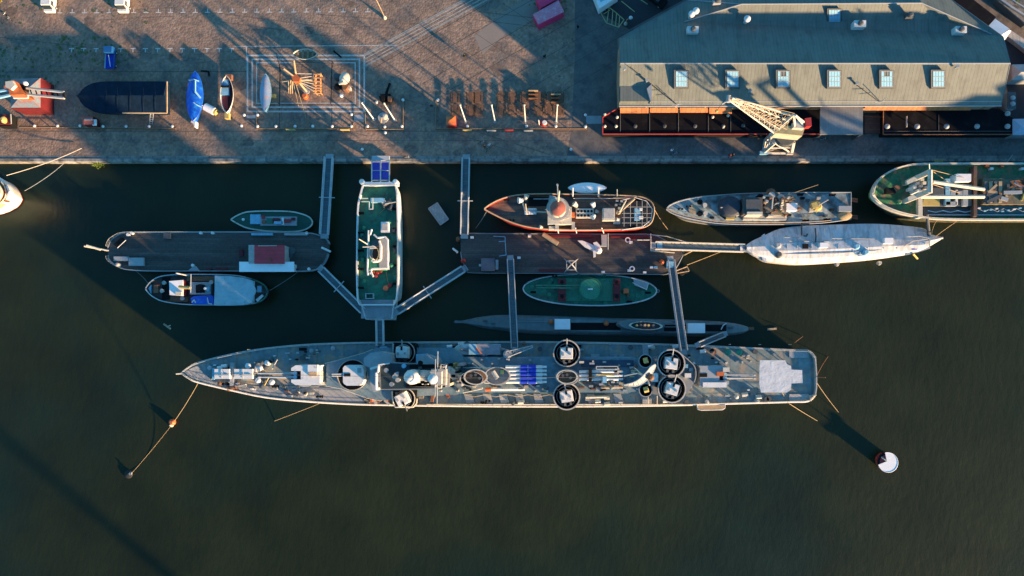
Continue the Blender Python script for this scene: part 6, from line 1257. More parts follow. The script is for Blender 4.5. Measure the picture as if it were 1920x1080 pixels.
bl = [(453, 236, 'first at the left of the playground row'), (483, 237, 'at the lower left corner of the playground rail'), (517, 237, 'third in the playground row'), (553, 237, 'below the timber climbing frame'), (586, 237, 'right of the one below the climbing frame'), (622, 237, 'below the helmet-like play sculpture'), (658, 237, 'beside the small yellow barrier'), (688, 237, 'at the lower left of the anchor enclosure'), (720, 238, 'below the anchor in its enclosure'), (752, 237, 'at the lower right of the anchor enclosure'), (721, 249, 'just outside the anchor enclosure, nearest the water'), (754, 188, 'at the upper right of the anchor enclosure'), (705, 192, 'left of the black anchor'), (658, 215, 'by the lower right corner of the stone frame'), (483, 216, 'below the blue and white play boat'), (458, 216, 'beside the lower left corner of the stone frame'),
  (819, 188, 'at the upper left of the flagpole enclosure'), (874, 237, 'below the first of the four flagpoles'), (984, 237, 'below the third of the four flagpoles'), (1039, 237, 'below the fourth of the four flagpoles'), (1094, 238, 'at the right end of the flagpole enclosure'), (1094, 216, 'beside the pale slab at the terrace corner'), (67, 236, 'left of the others below the red crane'), (110, 236, 'below the right end of the crane rails'), (152, 236, 'under the red and white kiosk stall'), (195, 237, 'right of the red and white stall'), (238, 237, 'below the middle of the covered barge'), (281, 237, 'at the foot of the barge ladder'), (324, 237, 'below the right end of the covered barge'), (22, 236, 'at the dark hut on the left edge'), (678, 280, 'alone near the quay edge between the gangways'), (1067, 280, 'alone near the quay edge below the flagpole enclosure')]
for i, (x, y, d) in enumerate(bl):
    l_ = 'small pale bollard '+d
    if i == 0: bo['label'] = l_
    else: copy_thing(bo, cp_(x, y), l_)
# flagpoles (10 m)
def vpole(x, y, h=10.0): return cp_(x, y), cp_(x, y)+UP*h
fpz = [(701, 224, 'white flagpole at the lower right corner of the stone frame', 'w'), (740, 225, 'white flagpole inside the anchor enclosure', 'w'), (873, 228, 'leftmost of the four white flagpoles, beside the orange tent', 'w'), (928, 228, 'second of the four white flagpoles from the orange tent', 'w'), (985, 228, 'third of the four white flagpoles, left of the small red object', 'w'), (1043, 228, 'rightmost of the four white flagpoles', 'w')]
fp = thing('flagpole', fpz[0][2], 'flagpole', cp_(701, 224), 'white flagpoles on the quay')
part('pole', MB().tube(cp_(701, 224), cp_(701, 224)+UP*10, .13, 8, .09), M['white'], fp); part('base_plate', MB().lathe(cp_(701, 224), [(.35, 0), (.3, .25)], 10), M['lightgrey'], fp); part('finial', MB().lathe(cp_(701, 224)+UP*10, [(.1, 0), (.2, .12), (.1, .25)], 10), M['cream'], fp); index_children(fp)
for x, y, l_, k in fpz[1:]: copy_thing(fp, cp_(x, y), l_)
# picnic tables: rows of brown timber
pt = thing('picnic_table', '', 'table', cp_(855, 193), 'brown picnic tables behind the flagpoles')
c = cp_(855, 193); part('table_top', MB().box(c+UP*.72, .75, 2.1, .06), M['wood_brown'], pt)
for sg in (-1, 1): part('seat', MB().box(c+Vector((sg*.72, 0, .44)), .28, 2.1, .05), M['wood_brown'], pt)
for sg in (-1, 1): part('leg', MB().tube(c+Vector((-.65, sg*.75, 0)), c+Vector((.3, sg*.75, .72)), .05, 4).tube(c+Vector((.65, sg*.75, 0)), c+Vector((-.3, sg*.75, .72)), .05, 4), M['wood_brown'], pt)
index_children(pt); k = 0
cols = [(854, 'in the column nearest the orange tent'), (883, 'in the second column'), (897, 'in the third column'), (940, 'in the column left of the second gap'), (961, 'in the middle column'), (983, 'in the column above the third flagpole'), (1010, 'in the third column from the right'), (1029, 'in the second column from the right'), (1049, 'in the rightmost column')]
for ci, (x, d) in enumerate(cols):
    for ri, (y, r_) in enumerate(((184, 'upper'), (208, 'lower'))):
        l_ = '%s brown picnic table %s behind the flagpoles' % (r_, d)
        if k == 0: pt.location = cp_(x, y); pt['label'] = l_
        else: copy_thing(pt, cp_(x, y), l_)
        k += 1
# stacked benches between the table columns
def timber_rack(label, x, y): 
    t_ = thing('timber_rack', label, 'rack', cp_(x, y), 'timber racks among the picnic tables'); c = cp_(x, y)
    for i in range(3): part('beam', MB().box(c+Vector((0, (i-1)*.7, .1)), 1.8, .16, .9+.1*i), M['wood_pale'] if i == 2 else M['wood_brown'], t_)
timber_rack('long low timber rack at the right end of the picnic tables', 1042, 187); timber_rack('reddish timber rack left of the rightmost picnic tables', 1000, 180)
# market tents
def tent(label, pts, z0, z1, m, name='tent', cat='tent', hip=.25, side=None, group=None):
    wp = [W(x, y, z0) for x, y in pts]; c = sum(wp, Vector())/4; t_ = thing(name, label, cat, Vector((c.x, c.y, Q)), group)
    a = (wp[0]+wp[3])/2; b_ = (wp[1]+wp[2])/2; ra = a.lerp(b_, hip)+UP*(z1-z0); rb = b_.lerp(a, hip)+UP*(z1-z0)
    part('roof', MB().add(wp+[ra, rb], [(0, 1, 5, 4), (1, 2, 5), (2, 3, 4, 5), (3, 0, 4)]), m, t_)
    ws_ = [c+(p-c)*.97 for p in wp]
    part('side_wall', MB().wall(ws_, .06, Q, z0, True), side or m, t_); return t_
mpk = mat('crimson_tent_canvas', (.58, .19, .27), .6, .1, 1, (.50, .32, .36), .1); mrd = mat('deep_red_canvas', (.60, .03, .12), .6, .12, 1)
tent('market tent with a pink-grey roof and red walls, the lower of the two', [(999, 27), (1047, 0), (1058, 22), (1009, 46)], 4.4, 4.9, mpk, side=mrd, hip=.1, group='red market tents')
tent('deep crimson market tent cut off by the top edge', [(1004, -2), (1046, -22), (1052, -6), (1013, 16)], 4.3, 4.9, mrd, hip=.1, group='red market tents')
tent('small orange-red tent beside the leftmost of the four flagpoles', [(836, 218), (854, 217), (855, 234), (837, 235)], 4.0, 4.6, M['orange'], side=M['red'], hip=.45)
st_ = tent('small red and white stall on the quay below the covered barge', [(152, 219), (174, 218), (176, 233), (156, 234)], 4.0, 4.5, MATS.get('stall') or mat('stall_red', (.42, .10, .08), .6, .1, 1), name='stall', cat='stall', hip=.3, side=M['darkred']); blk('white_counter_roof', 173, 224, 180, 235, 3.6, 3.9, M['white_clean'], st_); blk('pale_stripe', 158, 223, 172, 225, 4.4, 4.75, M['lightgrey'], st_)
t_ = thing('beach_flag_stand', 'small red and white round object by the third flagpole', 'stand', cp_(1019, 232))
lb_ = part('base', MB().lathe(cp_(1019, 232), [(.6, 0), (.6, .7), (.4, 1.1)], 14), M['red'], t_); part('top', MB().lathe(cp_(1021, 230, Q+1.1), [(.45, 0), (.4, .25)], 14), M['white'], t_)
tb('post', cp_(1011, 234), cp_(1010, 232)+UP*2.4, .1, M['white'], t_)
def board(label, x, y, m): t_ = thing('notice_board', label, 'sign', cp_(x, y), 'boards along the flagpole rail'); c = cp_(x, y); part('panel', MB().box(c+UP*.5, 1.7, .12, .9), M[m], t_); part('leg', MB().box(c+Vector((-.6, 0, 0)), .1, .1, .5), M['darkgrey'], t_); part('leg', MB().box(c+Vector((.6, 0, 0)), .1, .1, .5), M['darkgrey'], t_)
board('yellowish board on the rail below the first flagpole', 877, 247, 'yellow'); board('grey board on the rail between first and second flagpoles', 922, 248, 'lightgrey'); board('dark red board on the rail between second and third flagpoles', 955, 247, 'red'); board('pale lilac board on the rail below the third flagpole', 991, 248, 'lightgrey')
board('yellow barrier board by the lower right corner of the playground rail', 649, 246, 'yellow'); board('yellow-brown board on the playground rail, left side', 548, 246, 'yellow')
# anchor
an = thing('anchor', 'large black iron anchor lying on the quay between the two flagpoles', 'anchor', cp_(725, 178)); z = Q+.5
part('shank', MB().tube(W(731, 156, z), W(722, 182, z), .25, 8), M['black'], an); part('arms', MB().path([W(714, 180, z+.2), W(718, 190, z), W(724, 194, z), W(731, 192, z), W(735, 183, z+.2)], .4, n=8), M['black'], an)
part('fluke', MB().pp([(713, 176), (722, 178), (720, 188), (714, 186)], Q+.1, z+.7), M['black'], an); part('fluke', MB().pp([(727, 180), (736, 180), (733, 190), (727, 189)], Q+.1, z+.7), M['wood_brown'], an); part('crown', MB().pp([(716, 176), (732, 176), (732, 186), (717, 186)], Q, z+.3), M['black'], an)
ds_ = thing('deck_gun', 'small pale piece of ship machinery on the cobbles inside the anchor enclosure', 'machinery', cp_(719, 220))
part('base', MB().lathe(cp_(719, 221), [(1.1, 0), (1, .3)], 14), M['lightgrey'], ds_); part('wheel', MB().lathe(cp_(722, 219, Q+.3), [(.6, 0), (.5, .6), (.2, .8)], 12), M['offwhite'], ds_); tb('arm', cp_(713, 233, Q+.4), cp_(716, 220, Q+.8), .14, M['wood_pale'], ds_)
# slabs by the corners
struct('pale_slabs', psheet([(664, 215), (684, 215), (684, 227), (664, 227)], Q+.02).add(psheet([(1099, 217), (1128, 217), (1128, 232), (1099, 232)], Q+.02).v, [(0, 1, 2, 3)]).add(psheet([(461, 216), (480, 216), (480, 222), (461, 222)], Q+.02).v, [(0, 1, 2, 3)]), M['lightgrey'])
# playground rope climbing frame of timber
cf = thing('climbing_frame', 'orange-brown timber climbing frame with radiating poles and ropes in the playground', 'play structure', cp_(555, 165)); c = cp_(556, 160)
top = W(556, 147, 6.0)
part('central_mast', MB().tube(cp_(557, 158), W(551, 113, 9.5), .22, 8, .14), M['wood_pale'], cf)
part('crow_nest', MB().prism([W(x, y, 6.0) for x, y in ((546, 143), (556, 139), (563, 146), (561, 153), (550, 153))], 5.0), M['orange'], cf)
for a_, za_, b_, zb_, r_ in (((532, 129), 7, (556, 147), 5.5, .16), ((529, 153), 4.5, (556, 149), 5.5, .14), ((544, 175), Q, (545, 150), 5.5, .15), ((575, 172), 2.5, (557, 150), 5.5, .2), ((541, 152), 5, (541, 175), 2, .1), ((548, 152), 5, (548, 176), 2, .1), ((562, 150), 5.5, (592, 152), 3, .1)): tb('slanting_pole', W(*a_, za_), W(*b_, zb_), r_, M['wood_pale'], cf)
fr = MB()
for x in (592, 601): fr.tube(W(x, 137, 4.5), W(x, 176, 2.5), .13, 6)
for y in (139, 146, 153, 160, 165, 170, 175): fr.tube(W(588, y, 4.5-(y-139)*.05), W(603, y, 4.5-(y-139)*.05), .1, 5)
for x, y in ((592, 139), (601, 139), (592, 174), (601, 174)): q = W(x, y, 3); fr.tube(q, Vector((q.x, q.y, Q)), .1, 5)
part('ladder_frame', fr, mat('orange_timber', (.55, .25, .09), .7, .2, 1), cf)
for a_, b_ in (((560, 147), (592, 142)), ((560, 149), (590, 150)), ((561, 151), (590, 158)), ((560, 153), (591, 166)), ((559, 152), (592, 174)), ((556, 138), (600, 139))): tb('net_rope', W(*a_, 5.5), W(*b_, 3.4), .05, M['offwhite'], cf, 4)
for a_, b_ in (((553, 151), (574, 222)), ((549, 151), (560, 200)), ((560, 152), (600, 180))): tb('stay_rope', W(*a_, 5.6), W(*b_, Q+.1), .045, M['rope'], cf, 4)
lat('landing_pad', 575, 171, 2.4, [(.6, 0), (.6, .15)], M['lightgrey'], cf); lat('seat_drum', 573, 182, Q, [(.55, 0), (.6, .6), (.4, .9)], M['orange'], cf); lat('seat_drum', 569, 181, Q, [(.4, 0), (.4, .5)], M['rust'], cf)
pf = thing('playground_rail', 'thin rail fence around the climbing frame area', 'fence', cp_(524, 120))
part('rail', MB().path([W(x, y, Q+.9) for x, y in ((548, 117), (625, 118), (622, 130), (620, 195), (524, 195), (526, 132), (518, 100))], .06), M['black'], pf)
tb('post', cp_(625, 118), cp_(625, 118)+UP*.9, .07, M['black'], pf); tb('post', cp_(524, 195), cp_(524, 195)+UP*.9, .07, M['black'], pf)
sc_ = thing('play_sculpture', 'cream and brown helmet-shaped play sculpture in the right half of the playground', 'sculpture', cp_(645, 160))
part('shell', MB().lathe(W(647, 148, 4.0), [(.4, -.6), (.9, -.1), (.95, .5), (.6, 1.1), (.1, 1.35)], 16, 1, 1.25, -.3), M['cream'], sc_, True); part('snout', MB().tube(W(646, 152, 4.6), W(636, 157, 4.2), .6, 12, .25), M['cream'], sc_, True)
part('brown_body', MB().prism([W(x, y, 4.0) for x, y in ((640, 155), (652, 151), (655, 158), (648, 168), (643, 168))], Q), M['wood_brown'], sc_); blk('grey_block', 626, 138, 638, 146, Q, 3.6, M['darkgrey'], sc_); blk('pale_block', 650, 158, 656, 166, Q, 3.4, M['lightgrey'], sc_); lat('dark_wheel', 634, 164, Q, [(.7, 0), (.7, .4)], M['black'], sc_)
bb_ = thing('white_ball', 'small bright white ball-topped post below the play sculpture', 'post', cp_(641, 181)); part('stem', MB().tube(cp_(641, 181), cp_(641, 181)+UP*.9, .1), M['alu'], bb_); part('ball', MB().lathe(cp_(641, 180, Q+.8), [(.15, 0), (.38, .2), (.38, .4), (.15, .6)], 12), M['white_clean'], bb_, True)
small_boat('play_boat', 'blue and white covered boat standing upright in the left of the playground', 498, 174, Q+.7, 7.2, 2.1, 1.0, R(91), M['paleblue'], M['wood'], mat('faded_blue_canvas', (.24, .34, .46), .6, .15, .6, (.42, .32, .34), .12))
part('yellow_step', MB().pb(508, 176, 516, 182, Q, Q+.8), M['yellow'], sc.objects['play_boat'])
small_boat('rowing_boat', 'open cream rowing boat with dark thwarts above the playground', 572, 101.5, Q+.5, 4.7, 2.0, .8, 0, M['cream'], M['wood'], None, 4)
tr_ = thing('trestle', 'dark timber trestle on the top line of the playground frame', 'trestle', cp_(627, 100)); part('beam', MB().box(cp_(633, 102, Q+.7), 2.0, .3, .25, -.7), M['black'], tr_); part('leg', MB().tube(cp_(627, 98), cp_(628, 99, Q+.8), .1).tube(cp_(638, 107), cp_(637, 105, Q+.8), .1), M['black'], tr_)
# boats ashore
small_boat('covered_boat', 'long boat ashore wrapped in a bright blue tarpaulin', 365, 181, Q+.5, 9.6, 3.1, 1.5, R(90), M['blue'], M['wood'], M['blue'])
cb_ = sc.objects['covered_boat']; part('white_stern_fitting', MB().pp([(357, 229), (364, 221), (367, 228), (366, 238), (364, 238), (363, 232)], Q+.3, Q+1.5), M['white'], cb_)
part('tarpaulin_fold', MB().path([W(354, 150, 4.3), W(364, 149, 4.6), W(373, 152, 4.3)], .16).path([W(366, 152, 4.7), W(366, 172, 4.9), W(376, 184, 4.4)], .18).path([W(363, 192, 4.8), W(368, 196, 4.7), W(378, 201, 4.2)], .12), M['paleblue'], cb_, True)
small_boat('motorboat', 'small motorboat ashore with white foredeck and red cockpit floor', 425, 177, Q+.5, 7.2, 2.5, 1.2, R(92), M['white'], M['darkred'], None, 0)
mo_ = sc.objects['motorboat']; blk('foredeck', 414, 149, 428, 178, 2.6, 3.4, M['paleblue'], mo_); blk('windscreen', 414, 160, 430, 163, 3.4, 3.8, M['black'], mo_); blk('cockpit_floor', 417, 180, 427, 205, 2.3, 3.1, M['red'], mo_); blk('engine', 421, 211, 429, 222, 2.2, 3.2, M['yellow'], mo_); blk('bow_cap', 421, 139, 434, 149, 2.5, 3.4, M['rust'], mo_)
tk = thing('white_tank', 'white drum with dark ends beside the blue tarpaulin boat', 'drum', cp_(393, 204)); part('drum', MB().tube(W(385, 200, Q+.8), W(402, 209, Q+.8), .75, 14), M['white_clean'], tk, True); part('end_cap', MB().tube(W(402, 209, Q+.8), W(406, 211, Q+.8), .6, 12), M['yellow'], tk); part('hose', MB().tube(W(385, 200, Q+.8), W(376, 197, Q+1.8), .12), M['white'], tk)
cv_ = thing('boat_cradle', 'black bent steel boat cradle between the blue tarpaulin boat and the motorboat', 'cradle', cp_(388, 135)); part('frame', MB().path([W(377, 133, Q+.8), W(391, 134, Q+.8), W(392, 142, Q+.8)], .2).tube(W(384, 133, Q), W(384, 133, Q+.8), .12), M['black'], cv_); tb('prop', W(392, 142, Q), W(392, 142, Q+.8), .12, M['black'], cv_)
# navy covered barge ashore
nb = thing('covered_barge', 'large hull ashore under a dark navy cover with a rounded left end', 'boat', cp_(235, 185)); zz = 4.6
out = spl([(312, 153), (240, 153), (190, 153.5), (165, 160), (151, 172), (148, 181), (152, 192), (165, 203), (190, 209.5), (240, 211), (312, 211)], 3)
part('hull', MB().pp(out, Q+.4, zz-1.2, .97), M['wood'], nb); part('cover_skirt', MB().wall([W(x, y, zz) for x, y in out], .1, zz-1.4, zz, True), mat('navy_tarpaulin', (.0035, .016, .036), .85, .2, .6, bump=.05, fine=1.2, spec=.15), nb); wp = [W(x, y, zz+.05) for x, y in out]; c = sum(wp, Vector())/len(wp)
rdg = [Vector((p.x, c.y+(p.y-c.y)*.0, zz+1.1)) if True else p for p in wp]
part('navy_cover', MB().add(wp+[Vector((min(max(p.x, c.x-5.5), p.x if p.x > c.x else c.x), c.y, zz+.9)) for p in wp], [(i+1, i, len(wp)+i, len(wp)+i+1) for i in range(len(wp)-1)]).add([wp[0], wp[-1], Vector((wp[0].x, c.y, zz+.9))], [(0, 1, 2)]), mat('navy_tarpaulin', (.0035, .016, .036), .85, .2, .6, bump=.05, fine=1.2, spec=.15), nb)
for i, x_ in enumerate((176, 198, 219, 243, 268, 290)): part('cover_rope', MB().path([W(x_, 154+abs(i-3)*.3, zz+.12), W(x_+1, 170, zz+.62), W(x_+2, 182, zz+1.0), W(x_+1, 196, zz+.6), W(x_, 210, zz+.12)], .045), MATS['navy_tarpaulin'], nb)
tb('edge_strip', W(230, 211.5, zz), W(313, 211.8, zz), .14, M['wood_pale'], nb); tb('edge_strip', W(313, 153, zz), W(313, 211.8, zz), .14, M['wood_pale'], nb)  # pale tubes along the sunward cover edges, sunlight put in as colour
ld = thing('ladder', 'small grey boarding ladder leaning from the navy covered barge towards the rail', 'ladder', cp_(284, 226)); a_, b_ = W(285, 213, 4.6), W(283, 234, Q)
part('rails', MB().tube(a_-Vector((.3, 0, 0)), b_-Vector((.3, 0, 0)), .05, 4).tube(a_+Vector((.3, 0, 0)), b_+Vector((.3, 0, 0)), .05, 4), M['alu'], ld); 
for i in range(5): tb('rung', a_.lerp(b_, (i+.5)/5)-Vector((.3, 0, 0)), a_.lerp(b_, (i+.5)/5)+Vector((.3, 0, 0)), .04, M['alu'], ld, 4)
# vans and blue truck
def wheels(t_, c, L_, w_, a):
    ca, sa = math.cos(a), math.sin(a)
    for u in (-.32, .32):
        for v in (-.5, .5):
            p = c+Vector((u*L_*ca-v*w_*sa, u*L_*sa+v*w_*ca, .34)); s_ = Vector((-sa, ca, 0))*.1
            wp_ = part('wheel', MB().tube(p-s_, p+s_, .34, 14), M['rubber'], t_); part('rim', MB().tube(p-s_*1.1, p+s_*1.1, .18, 10), M['alu'], wp_)
def van(label, x, y, m):
    c = cp_(x, y); t_ = thing('van', label, 'van', c, 'vans parked at the top edge'); w_, L_ = 1.95, 5.2; yb = c.y
    body = [(-.5, .5), (.5, .9), (.5, .9)]
    def bx(u0, u1, z0, z1, ww=w_, tp=1.0): return MB().box((c.x, c.y+(u0+u1)/2, c.z+z0), ww, u1-u0, z1-z0, 0, tp)
    part('body', bx(-L_/2+.75, L_/2, .35, 2.3, w_, .94), m, t_); part('bonnet', bx(-L_/2, -L_/2+.8, .35, 1.25, w_*.97, .95), m, t_)
    part('windscreen', MB().add([(c.x-.85, c.y-L_/2+.4, c.z+1.3), (c.x+.85, c.y-L_/2+.4, c.z+1.3), (c.x+.8, c.y-L_/2+1.0, c.z+2.22), (c.x-.8, c.y-L_/2+1.0, c.z+2.22)], [(0, 1, 2, 3)]), M['glass'], t_)
    for s_ in (-1, 1): part('side_window', MB().box((c.x+s_*w_/2*.985, c.y-1.2, c.z+1.35), .04, .9, .6), M['glass'], t_)
    for s_ in (-1, 1): part('headlight', MB().box((c.x+s_*.7, c.y-L_/2-.01, c.z+.7), .35, .06, .22), M['white_clean'], t_)
    for s_ in (-1, 1): part('mirror', MB().box((c.x+s_*(w_/2+.12), c.y-L_/2+.95, c.z+1.25), .2, .12, .28), M['black'], t_)
    part('roof_rack', MB().box((c.x+.1, c.y+.6, c.z+2.3), 1.3, 2.2, .08), M['lightgrey'], t_); wheels(t_, c, L_, w_, math.pi/2)
van('white van cut by the top edge, nearer the left corner', 99, 2, M['white']); van('white van with dark windscreen cut by the top edge, right of the other', 236, 2, M['white'])
bt_ = thing('flatbed_truck', 'small dark blue flatbed truck on the shaded quay above the covered barge', 'truck', cp_(211, 112)); c = cp_(211, 113)
mbt = mat('blue_truck_paint', (.01, .09, .28), .4, .15, 1.5)
part('cab', MB().box((c.x, c.y+1.5, c.z+.4), 1.7, 1.3, 1.5, 0, .92), mbt, bt_); part('load_bed', MB().box((c.x, c.y-.6, c.z+.6), 1.75, 2.7, .25), M['bluecover'], bt_); part('bed_side', MB().box((c.x-.85, c.y-.6, c.z+.8), .08, 2.7, .35), M['paleblue'], bt_); part('bed_side', MB().box((c.x+.85, c.y-.6, c.z+.8), .08, 2.7, .35), mbt, bt_)
part('windscreen', MB().box((c.x, c.y+2.13, c.z+1.1), 1.4, .06, .6), M['glass'], bt_); part('cargo_pole', MB().tube((c.x+.2, c.y-1.6, c.z+1), (c.x-.1, c.y+.5, c.z+1.3), .08), M['white'], bt_); wheels(bt_, c, 4, 1.7, math.pi/2)
vt_ = thing('delivery_truck', 'pale blue and white truck cut by the top edge beside the yellow hatching', 'truck', cp_(1130, 2)); 
part('cargo_box', MB().pp([(1113, -12), (1150, -26), (1160, -8), (1124, 16)], Q+.5, Q+3.0), M['white_clean'], vt_); part('roof_panel', MB().pp([(1120, -14), (1146, -22), (1150, -10), (1126, 4)], Q+3.0, Q+3.08), M['paleblue'], vt_); part('cab', MB().pp([(1122, 11), (1134, 4), (1139, 10), (1126, 17)], Q+.4, Q+1.9), M['darkred'], vt_); part('bumper', MB().pp([(1124, 16), (1139, 9), (1140, 11), (1126, 18)], Q+.3, Q+.7), M['white'], vt_); c = cp_(1132, 2); wheels(vt_, c, 5, 1.8, -.9)
dk_ = thing('parked_car', 'black parked car in the dark parking lot cut by the top edge', 'car', cp_(1229, 0)); c = cp_(1229, 0)
part('body', MB().box(c+UP*.3, 1.8, 4.3, .6, .9, .96), M['black'], dk_); part('cabin', MB().box(c+UP*.9, 1.5, 2.2, .5, .9, .8), M['glass'], dk_); wheels(dk_, c, 4.2, 1.7, math.pi/2+.9)
# lamps
def lamp(label, x, y, h, a): t_ = thing('street_lamp', label, 'street lamp', cp_(x, y), 'lamp posts on the quay'); c = cp_(x, y); part('pole', MB().tube(c, c+UP*h, .1, 8, .06).tube(c+UP*h, c+UP*h+Vector((math.cos(a)*.8, math.sin(a)*.8, .1)), .06), M['wood_pale'], t_); part('lamp_head', MB().lathe(c+UP*(h-.05)+Vector((math.cos(a)*.8, math.sin(a)*.8, 0)), [(.3, 0), (.36, .2), (.15, .35)], 12), M['white'], t_); part('base', MB().lathe(c, [(.35, 0), (.28, .5), (.12, .8)], 12), M['cream'], t_)
lamp('tall pale lamp post in the sunlit cobbles at the top, above the playground', 722, 34, 8.5, 1.4); lamp('short lamp post beside the yellow hatched bay', 1173, 45, 2.0, .4)
# red hut crane at left
lc = thing('harbour_crane', 'red harbour crane with orange cab and twin pale jib rails at the left edge', 'crane', cp_(62, 190))
part('portal_wall', MB().pp([(20, 148), (76, 146), (76, 203), (20, 203)], Q, 6.0, 1.0), M['darkred'], lc)
bse = [W(20, 148, 6.0), W(76, 146, 6.0), W(76, 202, 6.0), W(20, 202, 6.0)]; ap = W(45, 172, 9.0)
part('hipped_roof', MB().add(bse+[ap], [(0, 1, 4), (1, 2, 4), (2, 3, 4), (3, 0, 4)]), mat('red_grey_roof', (.20, .13, .14), .6, .15, .7, (.14, .2, .25), .2), lc)
part('cab', MB().prism([W(x, y, 11.5) for x, y in ((8, 152), (24, 150), (30, 160), (44, 177), (18, 178), (16, 166), (7, 165))], 8.2), M['orange'], lc); part('cab_roof', MB().prism([W(x, y, 12.2) for x, y in ((10, 153), (23, 151), (28, 160), (20, 168), (10, 163))], 11.5), M['cream'], lc)
part('turntable', MB().lathe(W(44, 171, 8.4), [(1.1, 0), (1.0, 1.4)], 16), M['black'], lc)
for a_, b_ in (((50, 165), (120, 173)), ((50, 177), (121, 184))): tb('jib_rail', W(*a_, 10), W(*b_, 10.5), .24, M['offwhite'], lc, 6)
for i in range(7): tb('jib_brace', W(56+i*10, 166+i*1.1, 10), W(60+i*10, 178.5+i*.9, 10), .12, M['black'], lc, 4)
tb('jib_end', W(120, 173, 10.5), W(121, 184, 10.5), .2, M['black'], lc)
for a_, b_ in (((20, 168), (-40, 178)), ((20, 178), (-40, 192))): tb('counter_rail', W(*a_, 10), W(*b_, 10), .3, M['paleblue'], lc)
part('cab_frame', MB().path([W(24, 178, 10), W(26, 184, 10), W(52, 184, 10), W(53, 175, 10)], .16), M['white'], lc); part('hook_block', MB().lathe(W(51, 158, 10), [(.3, 0), (.4, .6), (.2, .9)], 10), M['white'], lc)
for x, y in ((80, 152), (80, 200)): tb('red_leg', W(x, y, 4), Vector((W(x-4, y, 4).x, W(x-4, y, 4).y, Q)), .5, M['darkred'], lc)
dh_ = thing('quay_hut', 'small dark hut with a yellow roof piece at the left edge below the red crane', 'hut', cp_(8, 228)); part('wall', MB().pp([(-6, 216), (20, 216), (20, 236), (-6, 236)], Q, 3.8), M['black'], dh_); part('roof', MB().pp([(-8, 214), (19, 214), (19, 233), (-8, 233)], 3.8, 4.1), M['darkred'], dh_); part('yellow_roof_piece', MB().lathe(W(10, 226, 4.1), [(.4, 0), (.45, .7), (.2, 1.1)], 12, 1, 1.5), M['yellow'], dh_); tb('drain_pipe', W(20, 214, 4.2), W(21, 232, 4.2), .12, M['lightgrey'], dh_)  # small rounded yellow piece on the roof of the dark hut
# ---- big portal crane ----
cr = thing('portal_crane', 'cream lattice portal crane on the quay with its boom reaching over the warehouse terrace', 'crane', cp_(1458, 275))
mc = mat('crane_paint', (.50, .49, .44), .6, .15, 1, (.3, .26, .2), .1); f4 = [(1430, 287), (1484, 287), (1484, 264), (1434, 264)]; zt_ = 7.2; t4 = [(1452, 268), (1488, 266), (1490, 243), (1454, 244)]
for (a_, b_) in zip(f4, t4): tb('portal_leg', cp_(*a_), W(*b_, zt_), .34, mc, cr, 6)
pf_ = MB()
for i in range(4):
    a_, b_ = f4[i], f4[(i+1) % 4]; c_, d_ = t4[i], t4[(i+1) % 4]
    pf_.tube(cp_(*a_, Q+.5), cp_(*b_, Q+.5), .26, 5).tube(W(*c_, zt_), W(*d_, zt_), .26, 5).tube(cp_(*a_), W(*d_, zt_), .16, 5).tube(cp_(*b_), W(*c_, zt_), .16, 5)
    m1 = cp_(*a_).lerp(W(*c_, zt_), .5); m2_ = cp_(*b_).lerp(W(*d_, zt_), .5); pf_.tube(m1, m2_, .14, 5)
part('portal_frame', pf_, mc, cr); part('slewing_ring', MB().lathe(W(1471, 256, zt_), [(2.0, 0), (1.8, 1.0)], 20), M['darkgrey'], cr)
blk('drive_bogie', 1425, 283, 1440, 289, Q, Q+.9, M['paleblue'], cr); blk('drive_bogie', 1476, 284, 1488, 289, Q, Q+.9, M['offwhite'], cr)
hh = part('machinery_house', MB().prism([W(x, y, 11.0) for x, y in ((1456, 248), (1506, 248), (1508, 238), (1500, 256), (1456, 252))][:0] or [W(x, y, 11.0) for x, y in ((1454, 250), (1504, 255), (1509, 240), (1470, 236), (1456, 240))], 8.2), mat('crane_house_paint', (.46, .45, .34), .6, .15, 1), cr)
part('house_roof', MB().prism([W(x, y, 11.3) for x, y in ((1453, 249), (1504, 254), (1509, 239), (1470, 235), (1455, 239))], 11.0), mat('olive_cab_roof', (.30, .28, .16), .6, .2, 1), hh)
part('operator_cab', MB().prism([W(x, y, 12.5) for x, y in ((1488, 239), (1508, 241), (1511, 228), (1491, 226))], 10.5), mc, cr); part('counterweight', MB().prism([W(x, y, 13.5) for x, y in ((1509, 222), (1521, 220), (1522, 236), (1512, 237))], 11.8), M['red'], cr)
part('a_frame', MB().tube(W(1488, 215, 17), W(1490, 238, 12), .22).tube(W(1491, 216, 17), W(1508, 236, 12), .2).tube(W(1488, 215, 17), W(1462, 238, 12), .2).tube(W(1491, 216, 17), W(1509, 230, 13), .16), mc, cr)
tipz = 20
def bm(a_, za_, b_, zb_, r_): return (W(*a_, za_), W(*b_, zb_), r_)
b0, b1_, tp_ = W(1451, 249, 11), W(1488, 217, 14.5), W(1369, 186, tipz)
boom = MB(); rt0, rt1 = [W(1451, 249, 11), W(1462, 242, 12.5), W(1480, 228, 13), W(1488, 217, 14.5)], [tp_+Vector((0, -.35, 0)), tp_+Vector((.2, -.1, .3)), tp_+Vector((.3, .1, .3)), tp_+Vector((.2, .35, 0))]
for i, (p, q) in enumerate(zip(rt0, rt1)): boom.tube(p, q, .17 if i in (0, 3) else .08, 5, .10)
N_ = 9
